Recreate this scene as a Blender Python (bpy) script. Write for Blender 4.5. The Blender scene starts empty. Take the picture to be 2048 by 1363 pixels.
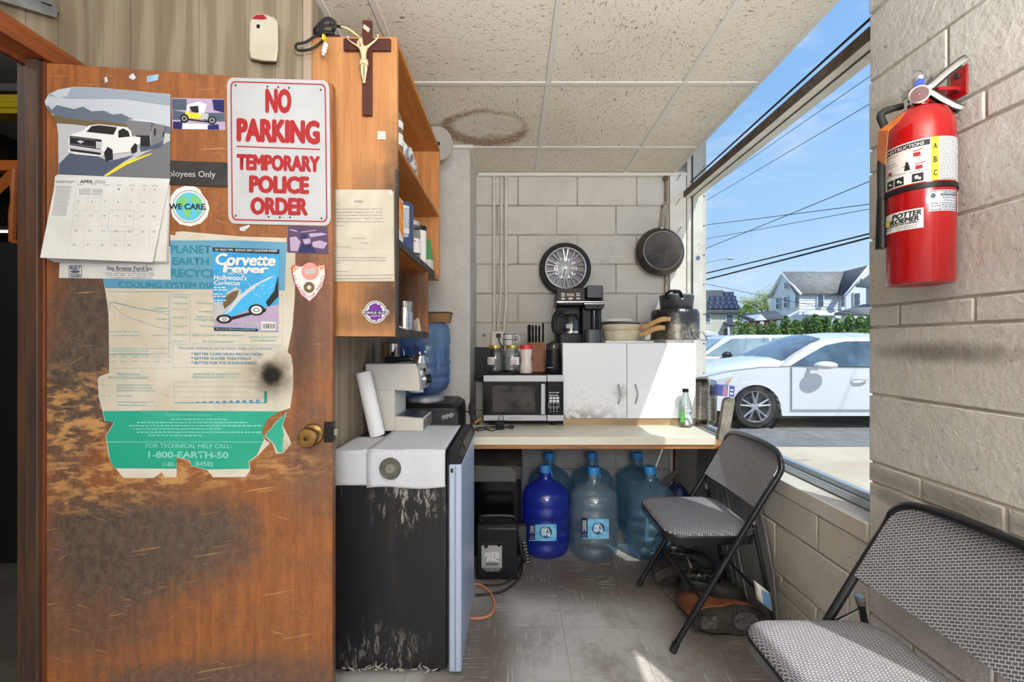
import bpy, bmesh, math, random
from mathutils import Vector, Matrix
random.seed(7)
PI = math.pi
SC = bpy.context.scene
COL = SC.collection

# ------------------------------------------------------------------ camera
F, H, VX, VY = 880.0, 1.225, 1027.0, 685.0       # focal length in px, eye height, vanishing point
cam_d = bpy.data.cameras.new('camera'); cam = bpy.data.objects.new('camera', cam_d); COL.objects.link(cam)
cam.location = (0, 0, H); cam.rotation_euler = (PI/2, 0, 0)
cam_d.sensor_width = 36; cam_d.lens = 36*F/2048
cam_d.shift_x = -(VX-1024)/2048; cam_d.shift_y = (VY-681.5)/2048
cam_d.clip_start = 0.02; cam_d.clip_end = 400
SC.camera = cam

# ------------------------------------------------------------------ exposure
SC.view_settings.view_transform = 'Standard'; SC.view_settings.look = 'None'
SC.view_settings.exposure = 0.3; SC.view_settings.gamma = 1; SC.view_settings.use_curve_mapping = False

def lin(c):
    r = []
    for v in c[:3]:
        v /= 255.0
        r.append(v/12.92 if v <= .04045 else ((v+.055)/1.055)**2.4)
    return (*r, 1.0)

def nd(nt, typ, ins=None, **at):
    n = nt.nodes.new(typ)
    for k, v in at.items(): setattr(n, k, v)
    for k, v in (ins or {}).items():
        s = n.inputs[k]
        if isinstance(v, bpy.types.NodeSocket): nt.links.new(v, s)
        else: s.default_value = v
    return n
def mth(nt, op, a, b=0.0, clamp=False, c=.5): return nd(nt, 'ShaderNodeMath', {0: a, 1: b, 2: c}, operation=op, use_clamp=clamp).outputs[0]
def mixc(nt, f, a, b, mode='MIX'):
    return nd(nt, 'ShaderNodeMix', {0: f, 6: a, 7: b}, data_type='RGBA', blend_type=mode).outputs[2]
def ramp(nt, f, stops):
    n = nd(nt, 'ShaderNodeValToRGB', {0: f}); e = n.color_ramp.elements
    while len(e) < len(stops): e.new(.5)
    for el, (p, c) in zip(e, stops): el.position = p; el.color = c if len(c) == 4 else lin(c)
    return n.outputs[0]
def noise(nt, vec, scale, detail=4, rough=.55, dist=0, st=None):
    if st: vec = nd(nt, 'ShaderNodeMapping', {'Vector': vec, 'Scale': st}).outputs[0]
    return nd(nt, 'ShaderNodeTexNoise', {'Vector': vec, 'Scale': scale, 'Detail': detail, 'Roughness': rough, 'Distortion': dist}).outputs[0]
def step(nt, v, a, b): return nd(nt, 'ShaderNodeMapRange', {0: v, 1: a, 2: b, 3: 0.0, 4: 1.0}, interpolation_type='SMOOTHSTEP').outputs[0]
def objco(nt): return nd(nt, 'ShaderNodeTexCoord').outputs['Object']

# ------------------------------------------------------------------ sky (clear blue with thin cloud)
W = bpy.data.worlds.new('sky'); SC.world = W; W.use_nodes = True
wt = W.node_tree; wt.nodes.clear()
g = nd(wt, 'ShaderNodeTexCoord').outputs['Generated']
sp = nd(wt, 'ShaderNodeSeparateXYZ', {0: g})
grad = ramp(wt, step(wt, sp.outputs[2], -0.02, 0.75), [(0, (206, 226, 246)), (.25, (170, 206, 244)), (.6, (150, 192, 240)), (1, (136, 180, 236))])
wm = nd(wt, 'ShaderNodeMapping', {'Vector': g, 'Scale': (1.4, 2.2, 5.0), 'Rotation': (0.3, .2, .5)}).outputs[0]
cl = nd(wt, 'ShaderNodeTexNoise', {'Vector': wm, 'Scale': 2.1, 'Detail': 7, 'Roughness': .6, 'Distortion': .5}).outputs[0]
clf = mth(wt, 'MULTIPLY', step(wt, cl, .47, .74), .72)
skyc = mixc(wt, clf, grad, lin((236, 240, 250)))
bg = nd(wt, 'ShaderNodeBackground', {0: skyc, 1: 1.0})
wt.links.new(bg.outputs[0], nd(wt, 'ShaderNodeOutputWorld').inputs[0])

# ------------------------------------------------------------------ sun (high, from behind right, through the side window)
sd = bpy.data.lights.new('sun', 'SUN'); sd.energy = 4.2; sd.angle = math.radians(.6); sd.color = (1, .955, .88)
sun = bpy.data.objects.new('sun', sd); COL.objects.link(sun); sun.location = (6, -8, 14)
SUNDIR = Vector((-.372, .63, -1)); sun.rotation_euler = SUNDIR.to_track_quat('-Z', 'Y').to_euler()
# ------------------------------------------------------------------ added fill lights, unseen, behind the camera and in the garage
for lx, ly, lz, e, r in ((.1, -2.0, 1.95, 56, .3), (.55, -2.7, 1.95, 66, .3), (-2.7, 1.0, 2.6, 14, .15)):
    ld = bpy.data.lights.new('fill_light', 'POINT'); ld.energy = e; ld.shadow_soft_size = r; ld.color = (.92, .96, 1)
    lo = bpy.data.objects.new('fill_light', ld); COL.objects.link(lo); lo.location = (lx, ly, lz)

# unseen fill light added behind the camera, aimed up to brighten the ceiling
ud = bpy.data.lights.new('ceiling_fill', 'AREA'); ud.shape = 'DISK'; ud.size = .5; ud.energy = 112; ud.color = (.92, .96, 1)
uo = bpy.data.objects.new('ceiling_fill', ud); COL.objects.link(uo); uo.location = (.5, -.7, 1.5); uo.rotation_euler = (PI-.04, 0, 0)

# ================================================================== mesh helpers
WM = {}
def P(px, py, d): return Vector(((px-VX)*d/F, d, H-(py-VY)*d/F))
def FL(px, py): return P(px, py, F*H/(py-VY))

class MB:
    def __init__(s): s.bm = bmesh.new(); s.mi = 0
    def m(s, i): s.mi = i; return s
    def fc(s, vs):
        try:
            f = s.bm.faces.new(vs); f.material_index = s.mi; return f
        except ValueError: return None
    def face(s, pts): s.fc([s.bm.verts.new(p) for p in pts]); return s
    def box(s, x0, x1, y0, y1, z0, z1, M=None):
        c = [Vector((x, y, z)) for x in (x0, x1) for y in (y0, y1) for z in (z0, z1)]
        if M: c = [M @ p for p in c]
        v = [s.bm.verts.new(p) for p in c]
        for q in ((0, 1, 3, 2), (4, 6, 7, 5), (0, 4, 5, 1), (2, 3, 7, 6), (0, 2, 6, 4), (1, 5, 7, 3)): s.fc([v[i] for i in q])
        return s
    def loft(s, loops, cap=True, closed=False, wrap=True):
        L = [[s.bm.verts.new(p) for p in l] for l in loops]
        n = len(L[0]); k = len(L)
        for i in range(k if closed else k-1):
            a, b = L[i], L[(i+1) % k]
            for j in range(n if wrap else n-1): s.fc([a[j], a[(j+1) % n], b[(j+1) % n], b[j]])
        if cap and not closed and wrap: s.fc(L[0][::-1]); s.fc(L[-1])
        return s
    def lathe(s, prof, c=(0, 0, 0), n=28, M=None, cap=True, a0=0, a1=2*PI):
        M = M or Matrix(); c = Vector(c); loops = []
        full = abs(a1-a0-2*PI) < 1e-6
        for r, z in prof:
            r = max(r, 1e-4)
            loops.append([c + M @ Vector((r*math.cos(a0+(a1-a0)*i/(n if full else n-1)), r*math.sin(a0+(a1-a0)*i/(n if full else n-1)), z)) for i in range(n)])
        return s.loft(loops, cap and full, wrap=full)
    def cyl(s, p, q, r, n=14, r2=None):
        p, q = Vector(p), Vector(q); d = q-p
        M = d.to_track_quat('Z', 'Y').to_matrix().to_4x4()
        return s.lathe([(r, 0), (r if r2 is None else r2, d.length)], p, n, M)
    def tube(s, pts, r, n=8, closed=False, flat=1.0, smooth=0):
        pts = [Vector(p) for p in pts]
        if smooth: pts = spline(pts, smooth, closed)
        k = len(pts); rs = r if isinstance(r, (list, tuple)) else [r]*k
        if len(rs) != k: rs = [rs[min(len(rs)-1, int(i*(len(rs)-1)/(k-1)+.5))] for i in range(k)]
        loops = []; up = None
        for i in range(k):
            a = pts[(i-1) % k] if (i or closed) else pts[0]; b = pts[(i+1) % k] if (i < k-1 or closed) else pts[-1]
            t = (b-a).normalized()
            if up is None:
                up = Vector((0, 0, 1)) if abs(t.z) < .9 else Vector((1, 0, 0))
            x = t.cross(up)
            if x.length < 1e-5: x = t.orthogonal()
            x.normalize(); up = x.cross(t).normalized()
            loops.append([pts[i] + (x*math.cos(2*PI*j/n) + up*math.sin(2*PI*j/n)*flat)*rs[i] for j in range(n)])
        return s.loft(loops, True, closed)
    def prism(s, poly, a0, a1, ax='y', M=None):
        f = {'y': lambda u, v, w: (u, w, v), 'z': lambda u, v, w: (u, v, w), 'x': lambda u, v, w: (w, u, v)}[ax]
        M = M or Matrix()
        A = [s.bm.verts.new(M @ Vector(f(u, v, a0))) for u, v in poly]; B = [s.bm.verts.new(M @ Vector(f(u, v, a1))) for u, v in poly]
        n = len(poly)
        for i in range(n): s.fc([A[i], A[(i+1) % n], B[(i+1) % n], B[i]])
        s.fc(A[::-1]); s.fc(B); return s
    def grid(s, fn, nu, nv, wu=False):
        G = [[s.bm.verts.new(fn(i/nu, j/nv)) for j in range(nv+1)] for i in range(nu if wu else nu+1)]
        for i in range(nu):
            for j in range(nv):
                a, b = G[i], G[(i+1) % len(G)]
                s.fc([a[j], b[j], b[j+1], a[j+1]])
        return s
    def ball(s, c, r, n=14, m=9, M=None):
        M = M or Matrix(); c = Vector(c); r = Vector(r) if not isinstance(r, (int, float)) else Vector((r, r, r))
        return s.loft([[c + M @ Vector((r.x*math.sin(PI*i/m)*math.cos(2*PI*j/n), r.y*math.sin(PI*i/m)*math.sin(2*PI*j/n), r.z*math.cos(PI*i/m))) for j in range(n)] for i in [.08]+list(range(1, m))+[m-.08]])
    # printing helpers: photo pixel -> real surface
    def ppoly(s, surf, pts, off): return s.face([surf(x, y, off) for x, y in pts])
    def prect(s, surf, x0, y0, x1, y1, off, sl=0, nx=1, ny=1):
        s.grid(lambda u, v: surf(x0+(x1-x0)*u, y0+(y1-y0)*v + sl*(x1-x0)*u, off), nx, ny); return s
    def pline(s, surf, a, b, w, off):
        dx, dy = b[0]-a[0], b[1]-a[1]; L = math.hypot(dx, dy) or 1; nx, ny = -dy/L*w/2, dx/L*w/2
        s.ppoly(surf, [(a[0]+nx, a[1]+ny), (b[0]+nx, b[1]+ny), (b[0]-nx, b[1]-ny), (a[0]-nx, a[1]-ny)], off); return s
    def pcurve(s, surf, pts, w, off):
        for a, b in zip(pts, pts[1:]): s.pline(surf, a, b, w, off)
        return s
    def pcirc(s, surf, cx, cy, r, off, ry=None, n=28):
        ry = ry or r
        s.ppoly(surf, [(cx+r*math.cos(2*PI*i/n), cy+ry*math.sin(2*PI*i/n)) for i in range(n)], off); return s
    def pring(s, surf, cx, cy, r, w, off, ry=None, n=32):
        k = (ry or r)/r
        for i in range(n):
            a, b = 2*PI*i/n, 2*PI*(i+1)/n
            s.ppoly(surf, [(cx+q*math.cos(t), cy+k*q*math.sin(t)) for q, t in ((r, a), (r, b), (r-w, b), (r-w, a))], off)
        return s
    def ptext(s, surf, txt, x0, x1, yb, yt, off, sl=0, bold=0, it=0, flip=False, cen=None):
        vs, fs, (mx0, mx1), cap = text2d(txt, 0)
        if x1 is None: x1 = x0 + (mx1-mx0)/cap*(yb-yt)
        w = bold*1.5; sh = [(0, 0)] if not bold else [(w*math.cos(k*PI/4), w*.7*math.sin(k*PI/4)) for k in range(8)]
        a0, a1 = mx0-w, mx1+w
        for kk, (dx, dy) in enumerate(sh):
            out = []
            for x, y in vs:
                u = (x+dx-a0)/(a1-a0)*(x1-x0); v = (y+dy)/cap*(yb-yt)
                px, py = x0+u+it*v, yb-v+sl*u
                if flip: px, py = x0+x1-px, yb+yt-py
                out.append(s.bm.verts.new(surf(px, py, off+kk*7e-5)))
            for f in fs: s.fc([out[i] for i in f])
        return s
    def pbars(s, surf, x0, x1, y, h, off, sl=0, seed=0, fill=1.0):
        rnd = random.Random(seed); x = x0
        while x < x1*fill + x0*(1-fill) - h:
            w = min(h*rnd.uniform(1.6, 5), x1-x); s.ppoly(surf, [(x, y+sl*(x-x0)), (x+w, y+sl*(x+w-x0)), (x+w, y+h+sl*(x+w-x0)), (x, y+h+sl*(x-x0))], off); x += w+h*.9
        return s
    def build(s, name, mats, parent=None, origin=None, bevel=0, ang=38, sub=0, solid=0, world=True, seg=2, weld=False):
        bm = s.bm
        if weld: bmesh.ops.remove_doubles(bm, verts=bm.verts, dist=1e-4)
        if solid == 0 and not getattr(s, 'flat', False): bmesh.ops.recalc_face_normals(bm, faces=bm.faces)
        if parent is not None:
            Mx = WM[parent.name]
            if world: bm.transform(Mx.inverted())
        else:
            if origin is None:
                xs = [v.co for v in bm.verts]
                lo = Vector([min(c[i] for c in xs) for i in range(3)]); hi = Vector([max(c[i] for c in xs) for i in range(3)])
                origin = ((lo.x+hi.x)/2, (lo.y+hi.y)/2, lo.z)
            Mx = Matrix.Translation(origin); bm.transform(Mx.inverted())
        ca = math.radians(ang)
        for f in bm.faces: f.smooth = True
        for e in bm.edges:
            if len(e.link_faces) == 2 and e.calc_face_angle(0) > ca: e.smooth = False
        me = bpy.data.meshes.new(name); bm.to_mesh(me); bm.free()
        for mt in (mats if isinstance(mats, (list, tuple)) else [mats]): me.materials.append(mt)
        o = bpy.data.objects.new(name, me); COL.objects.link(o)
        if parent is not None: o.parent = parent
        else: o.location = origin
        WM[o.name] = Mx
        if solid: md = o.modifiers.new('thickness', 'SOLIDIFY'); md.thickness = solid; md.offset = 0
        if bevel:
            md = o.modifiers.new('bevel', 'BEVEL'); md.width = bevel; md.segments = seg; md.limit_method = 'ANGLE'; md.angle_limit = math.radians(35); md.harden_normals = False
        if sub: md = o.modifiers.new('sub', 'SUBSURF'); md.levels = sub; md.render_levels = sub
        return o
def FMB():
    m = MB(); m.flat = True; return m

def spline(p, k, closed=False):
    out = []; n = len(p)
    for i in range(n if closed else n-1):
        a = p[(i-1) % n] if (i or closed) else p[0]; b = p[i]; c = p[(i+1) % n]; d = p[(i+2) % n] if (i < n-2 or closed) else p[-1]
        for j in range(k):
            t = j/k
            out.append(.5*((2*b)+(c-a)*t+(2*a-5*b+4*c-d)*t*t+(3*b-a-3*c+d)*t**3))
    if not closed: out.append(p[-1])
    return out
def rrect(x0, x1, y0, y1, r, k=5):
    o = []
    for cx, cy, a in ((x1-r, y1-r, 0), (x0+r, y1-r, PI/2), (x0+r, y0+r, PI), (x1-r, y0+r, 1.5*PI)):
        for i in range(k+1): o.append((cx+r*math.cos(a+PI/2*i/k), cy+r*math.sin(a+PI/2*i/k)))
    return o

_tc = {}
def text2d(txt, bold=0):
    key = (txt, bold)
    if key in _tc: return _tc[key]
    def mk(t):
        cu = bpy.data.curves.new('t', 'FONT'); cu.body = t; cu.size = 1; cu.resolution_u = 3; cu.offset = bold; cu.fill_mode = 'FRONT'
        ob = bpy.data.objects.new('t', cu); me = ob.to_mesh()
        vs = [(v.co.x, v.co.y) for v in me.vertices]; fs = [tuple(p.vertices) for p in me.polygons]
        ob.to_mesh_clear(); bpy.data.objects.remove(ob); bpy.data.curves.remove(cu)
        return vs, fs
    vs, fs = mk(txt)
    if '_cap' not in _tc:
        hv, _ = mk('H'); _tc['_cap'] = max(y for x, y in hv)
    xs = [x for x, y in vs]
    _tc[key] = (vs, fs, (min(xs), max(xs)), _tc['_cap'])
    return _tc[key]

def plane_surf(p0, n):
    p0 = Vector(p0); n = Vector(n).normalized(); C = Vector((0, 0, H))
    def f(px, py, off=0.0):
        r = Vector(((px-VX)/F, 1, -(py-VY)/F)); t = (p0 + n*off - C).dot(n)/r.dot(n); return C + r*t
    return f
def cyl_surf(cx, cy, R):
    def f(px, py, off=0.0):
        a = (px-VX)/F; R2 = R+off; A = a*a+1; B = -2*(a*cx+cy); Cc = cx*cx+cy*cy-R2*R2
        D = max(B*B-4*A*Cc, 0); t = (-B-math.sqrt(D))/(2*A); return Vector((a*t, t, H-(py-VY)/F*t))
    return f

def tag(o, label, cat=None, group=None, kind=None):
    if label: o['label'] = label
    if cat: o['category'] = cat
    if group: o['group'] = group
    if kind: o['kind'] = kind
    return o
def thing(name, label, cat, loc=(0, 0, 0), rz=0, group=None):
    o = bpy.data.objects.new(name, None); COL.objects.link(o); o.empty_display_size = .05
    o.location = loc; o.rotation_euler = (0, 0, rz); WM[o.name] = Matrix.Translation(loc) @ Matrix.Rotation(rz, 4, 'Z')
    return tag(o, label, cat, group)
def struct(mb, name, mats, parent=None, label=None, origin=(0, 0, 0), **k):
    o = mb.build(name, mats, parent, origin=origin, **k)
    if parent is None: o['kind'] = 'structure'
    if label: o['label'] = label
    return o
def dup(root, loc, label=None, group=None, rz=None, mats=None):
    r = root.copy(); COL.objects.link(r); r.location = loc
    if rz is not None: r.rotation_euler = (0, 0, rz)
    WM[r.name] = Matrix.Translation(loc) @ Matrix.Rotation(r.rotation_euler[2], 4, 'Z')
    if label: r['label'] = label
    if group: r['group'] = group
    for ch in [c for c in bpy.data.objects if c.parent == root]:
        c = ch.copy(); COL.objects.link(c); c.parent = r; WM[c.name] = WM[r.name]
        for g2 in [x for x in bpy.data.objects if x.parent == ch]:
            d = g2.copy(); COL.objects.link(d); d.parent = c
    return r

# ================================================================== materials
def mat(name, c, r=.5, m=0.0, c2=None, ns=8, st=None, det=5, lo=.35, hi=.65, bump=0, bs=None, coat=0, spec=.5, emit=0, dirt=None, dlo=.6, dhi=.75, ds=3, dst=None, r2=None):
    M = bpy.data.materials.new(name); M.use_nodes = True; nt = M.node_tree; b = nt.nodes['Principled BSDF']
    b.inputs['Roughness'].default_value = r; b.inputs['Metallic'].default_value = m; b.inputs['Specular IOR Level'].default_value = spec
    if coat: b.inputs['Coat Weight'].default_value = coat; b.inputs['Coat Roughness'].default_value = .08
    b.inputs['Base Color'].default_value = lin(c)
    if c2 or bump or dirt:
        v = objco(nt); col = lin(c)
        if c2:
            nz = noise(nt, v, ns, det, .6, st=st); col = mixc(nt, step(nt, nz, lo, hi), lin(c), lin(c2))
        if dirt:
            n2 = noise(nt, v, ds, 6, .65, .4, st=dst); f = step(nt, n2, dlo, dhi); col = mixc(nt, f, col, lin(dirt))
            if r2: nt.links.new(mth(nt, 'MULTIPLY_ADD', f, r2-r, c=r), b.inputs['Roughness'])
        if c2 or dirt: nt.links.new(col, b.inputs['Base Color'])
        if bump:
            bn = nd(nt, 'ShaderNodeBump', {'Height': noise(nt, v, bs or ns, 5, .6, st=st), 'Strength': bump, 'Distance': .01})
            nt.links.new(bn.outputs[0], b.inputs['Normal'])
    if emit: b.inputs['Emission Color'].default_value = lin(c); b.inputs['Emission Strength'].default_value = emit
    return M
def bsdf(M): return M.node_tree.nodes['Principled BSDF']
def glassy(name, tint, edge, gl=.06, rough=.02, glc=(255, 255, 255), body=0, bodyc=(255, 255, 255)):
    """thin clear wall: tinted see-through, deeper and shinier towards grazing"""
    M = bpy.data.materials.new(name); M.use_nodes = True; nt = M.node_tree; nt.nodes.clear()
    lw = nd(nt, 'ShaderNodeLayerWeight', {'Blend': .35}); lw2 = nd(nt, 'ShaderNodeLayerWeight', {'Blend': .5})
    tc = mixc(nt, lw.outputs['Facing'], lin(tint), lin(edge))
    t = nd(nt, 'ShaderNodeBsdfTransparent', {0: tc}); g_ = nd(nt, 'ShaderNodeBsdfGlossy', {'Color': lin(glc), 'Roughness': rough})
    f = mth(nt, 'ADD', mth(nt, 'MULTIPLY', mth(nt, 'POWER', lw2.outputs['Facing'], 4.0), .5 if gl > .02 else .18), gl, True)
    sh = nd(nt, 'ShaderNodeMixShader', {0: f, 1: t.outputs[0], 2: g_.outputs[0]}).outputs[0]
    if body:
        d = nd(nt, 'ShaderNodeBsdfDiffuse', {0: lin(bodyc)}); tr = nd(nt, 'ShaderNodeBsdfTranslucent', {0: lin(bodyc)})
        a = nd(nt, 'ShaderNodeMixShader', {0: .5, 1: d.outputs[0], 2: tr.outputs[0]}).outputs[0]
        sh = nd(nt, 'ShaderNodeMixShader', {0: body, 1: sh, 2: a}).outputs[0]
    nt.links.new(sh, nd(nt, 'ShaderNodeOutputMaterial').inputs[0]); return M
def finish(nt, b, col, rough=None, h=None, bs=.3, bd=.01):
    nt.links.new(col, b.inputs['Base Color'])
    if rough is not None: nt.links.new(rough, b.inputs['Roughness'])
    if h is not None: nt.links.new(nd(nt, 'ShaderNodeBump', {'Height': h, 'Strength': bs, 'Distance': bd}).outputs[0], b.inputs['Normal'])
def mnew(name, r=.6):
    M = bpy.data.materials.new(name); M.use_nodes = True; nt = M.node_tree; b = nt.nodes['Principled BSDF']; b.inputs['Roughness'].default_value = r
    return M, nt, b, objco(nt)
def blob(nt, v, c, r, a=.6, b=1.1, nz=None, amt=.5):
    """soft stain mask: 1 inside an ellipsoid, edge broken by noise"""
    m = nd(nt, 'ShaderNodeMapping', {'Vector': v, 'Location': tuple(-c[i]/r[i] for i in range(3)), 'Scale': tuple(1/q for q in r)}).outputs[0]
    L = nd(nt, 'ShaderNodeVectorMath', {0: m}, operation='LENGTH').outputs['Value']
    if nz is not None: L = mth(nt, 'ADD', L, mth(nt, 'MULTIPLY', mth(nt, 'SUBTRACT', nz, .5), amt*2))
    return mth(nt, 'SUBTRACT', 1.0, step(nt, L, a, b))

def block_mat(name, c, c2, dirt, amt=.5, dz=None, bump=.35):
    M, nt, b, v = mnew(name, .75)
    col = mixc(nt, step(nt, noise(nt, v, 3.5, 6, .65), .3, .7), lin(c), lin(c2))
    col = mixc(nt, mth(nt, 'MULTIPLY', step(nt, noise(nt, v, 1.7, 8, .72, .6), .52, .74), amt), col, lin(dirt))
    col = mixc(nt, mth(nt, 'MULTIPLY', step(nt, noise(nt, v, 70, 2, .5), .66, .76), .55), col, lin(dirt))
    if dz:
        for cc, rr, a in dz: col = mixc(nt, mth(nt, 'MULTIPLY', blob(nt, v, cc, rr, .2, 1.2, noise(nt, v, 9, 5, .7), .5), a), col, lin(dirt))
    h = mth(nt, 'ADD', noise(nt, v, 60, 4, .6), mth(nt, 'MULTIPLY', noise(nt, v, 14, 4, .6), 1.5))
    finish(nt, b, col, None, h, bump, .006); return M
MAT = {}
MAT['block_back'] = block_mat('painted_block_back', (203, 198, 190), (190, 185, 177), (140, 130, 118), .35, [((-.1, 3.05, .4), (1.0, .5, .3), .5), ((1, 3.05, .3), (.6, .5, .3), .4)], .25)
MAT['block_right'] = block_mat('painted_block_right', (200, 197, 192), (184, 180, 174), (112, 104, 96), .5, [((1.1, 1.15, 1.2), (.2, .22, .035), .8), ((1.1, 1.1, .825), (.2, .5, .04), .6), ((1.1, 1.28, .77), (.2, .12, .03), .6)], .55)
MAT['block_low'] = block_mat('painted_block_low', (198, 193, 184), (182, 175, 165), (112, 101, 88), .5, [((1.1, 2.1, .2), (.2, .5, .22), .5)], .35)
MAT['mortar'] = mat('mortar_paint', (176, 168, 156), .8, c2=(140, 132, 122), ns=6, bump=.3, bs=50)
MAT['stucco'] = block_mat('stucco_column', (204, 200, 194), (190, 185, 178), (140, 130, 118), .35, None, .8)
MAT['white_paint'] = mat('white_paint', (226, 222, 213), .5, c2=(214, 208, 197), ns=5, dirt=(150, 138, 122), dlo=.62, dhi=.72, ds=9)
MAT['frame_white'] = mat('frame_white', (222, 216, 205), .45, c2=(205, 197, 184), ns=6, st=(1, 1, 1), dirt=(140, 125, 108), dlo=.62, dhi=.75, ds=7)
MAT['bar_dark'] = mat('bar_dark_edge', (98, 84, 76), .7, c2=(70, 60, 54), ns=20)  # darker tone for the inner face of the transom bar
MAT['black'] = mat('black_plastic', (20, 20, 22), .42, c2=(28, 28, 30), ns=30, spec=.3)
MAT['black_gloss'] = mat('black_gloss', (12, 12, 14), .15, spec=.3)
MAT['black_metal'] = mat('black_painted_steel', (17, 18, 21), .3, c2=(26, 27, 30), ns=20, coat=.2)
MAT['rubber'] = mat('rubber', (28, 27, 27), .7, c2=(44, 42, 40), ns=25, bump=.2)
MAT['chrome'] = mat('chrome', (205, 205, 208), .16, 1.0)
MAT['steel'] = mat('brushed_steel', (190, 188, 184), .3, 1.0, c2=(160, 157, 152), ns=14, st=(1, 1, 8), dirt=(120, 105, 85), dlo=.6, dhi=.8, ds=6)
MAT['silver'] = mat('silver_plastic', (178, 178, 180), .35, .4)
MAT['white'] = mat('white_plastic', (232, 230, 226), .4)
MAT['cream'] = mat('cream_plastic', (208, 201, 184), .42, c2=(196, 187, 166), ns=6)
MAT['paper'] = mat('paper', (218, 217, 215), .75, c2=(208, 206, 202), ns=5)
MAT['oldpaper'] = mat('old_paper', (216, 209, 196), .8, c2=(196, 186, 166), ns=4, dirt=(150, 132, 108), dlo=.62, dhi=.75, ds=7)
def ink(n, c, r=.6): MAT[n] = mat(n, c, r); return MAT[n]
for n, c in (('ink_red', (164, 24, 30)), ('ink_black', (28, 28, 30)), ('ink_gray', (120, 120, 124)), ('ink_light', (186, 188, 192)), ('ink_teal', (52, 150, 160)), ('ink_tealp', (120, 178, 176)), ('ink_green', (20, 158, 128)),
             ('ink_blue', (44, 128, 186)), ('ink_navy', (26, 30, 92)), ('ink_sky', (64, 178, 236)), ('ink_white', (226, 226, 226)), ('ink_yellow', (236, 210, 40)), ('ink_orange', (232, 110, 40)), ('ink_purple', (112, 44, 150)), ('ink_pink', (232, 150, 140)), ('ink_plum', (84, 62, 96)),
             ('ink_lav', (180, 160, 190)), ('ink_lgreen', (120, 196, 120)), ('ink_cyan', (92, 190, 222)), ('ink_brown', (110, 92, 62)), ('ink_asphalt', (112, 112, 118)), ('ink_dkblue', (40, 58, 110)), ('ink_slate', (78, 88, 108)), ('ink_hill', (96, 106, 122)), ('ink_lsky', (202, 208, 216)), ('ink_msky', (150, 160, 174))):
    ink(n, c)

# panelling: pale wood-grain sheet with grooves; grooves are geometry, grain is here
def panel_mat(name, ax):
    M, nt, b, v = mnew(name, .45)
    st = (1, 1, .09)
    w = nd(nt, 'ShaderNodeTexWave', {'Vector': nd(nt, 'ShaderNodeMapping', {'Vector': v, 'Scale': (1, 1, .13)}).outputs[0], 'Scale': 3.2, 'Distortion': 11, 'Detail': 3, 'Detail Scale': 1.2, 'Detail Roughness': .6}, wave_type='RINGS', rings_direction='Y' if ax == 'x' else 'X').outputs[0]
    fine = noise(nt, v, 120, 3, .6, st=(1, 1, .02))
    col = mixc(nt, step(nt, w, .15, .9), lin((158, 144, 123)), lin((136, 121, 100)))
    col = mixc(nt, mth(nt, 'MULTIPLY', step(nt, fine, .5, .7), .45), col, lin((116, 101, 82)))
    finish(nt, b, col); return M
MAT['panel'] = panel_mat('wood_grain_panelling', 'x')
MAT['panel_side'] = panel_mat('wood_grain_panelling_side', 'y')

def pine_mat(name, c, c2, dark, vert=True, stains=()):
    M, nt, b, v = mnew(name, .5)
    st = (1, 1, .06) if vert == True else ((1, .06, 1) if vert == 'y' else (.06, 1, 1))
    g1 = noise(nt, v, 38, 3, .55, .2, st=st); g2 = noise(nt, v, 160, 2, .5, st=st)
    col = mixc(nt, step(nt, g1, .3, .7), lin(c), lin(c2))
    col = mixc(nt, mth(nt, 'MULTIPLY', step(nt, g2, .55, .7), .3), col, lin(dark))
    nz = noise(nt, v, 11, 6, .7)
    for cc, rr, a in stains: col = mixc(nt, mth(nt, 'MULTIPLY', blob(nt, v, cc, rr, .25, 1.15, nz, .5), a), col, lin((44, 34, 28)))
    finish(nt, b, col); return M
MAT['pine'] = pine_mat('pine_board', (206, 142, 80), (190, 122, 62), (150, 88, 40), True)
MAT['pine_in'] = pine_mat('pine_shelf', (190, 124, 62), (172, 106, 48), (120, 70, 32), 'y')
MAT['pine_side'] = pine_mat('pine_side_panel', (200, 144, 92), (184, 124, 74), (150, 90, 42), True,
    [((0.1285, -0.440, 0.374), (.05, .2, .36), .8), ((0.0985, -0.440, 0.114), (.09, .2, .13), .75), ((0.0485, -0.440, 0.504), (.07, .2, .1), .4), ((-0.0215, -0.440, 0.054), (.14, .2, .05), .35), ((0.0285, -0.440, 0.154), (.05, .2, .12), .35)])
MAT['pine_dark'] = pine_mat('pine_dirty', (150, 96, 54), (110, 68, 38), (50, 34, 24), True, [((.03, .1, .2), (.3, .3, .12), .6)])
MAT['edge_dark'] = mat('grimy_edge', (66, 62, 62), .6, c2=(44, 41, 42), ns=12)
MAT['plywood'] = pine_mat('plywood_edge', (178, 122, 72), (150, 98, 54), (80, 54, 34), 'x')
MAT['crosswood'] = pine_mat('cross_wood', (92, 42, 28), (70, 32, 22), (40, 20, 14), True)
MAT['blockwood'] = pine_mat('knife_block_wood', (150, 84, 36), (124, 64, 26), (70, 36, 16), True)
MAT['handlewood'] = pine_mat('pan_handle_wood', (218, 176, 122), (204, 156, 98), (160, 112, 66), 'x')
MAT['jamb'] = pine_mat('worn_jamb', (96, 66, 46), (62, 50, 46), (36, 32, 34), True)
MAT['header'] = pine_mat('header_wood', (150, 80, 36), (120, 60, 26), (66, 34, 18), 'y')
MAT['redwood'] = pine_mat('stop_wood', (112, 56, 28), (88, 42, 22), (50, 26, 16), True)

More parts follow.
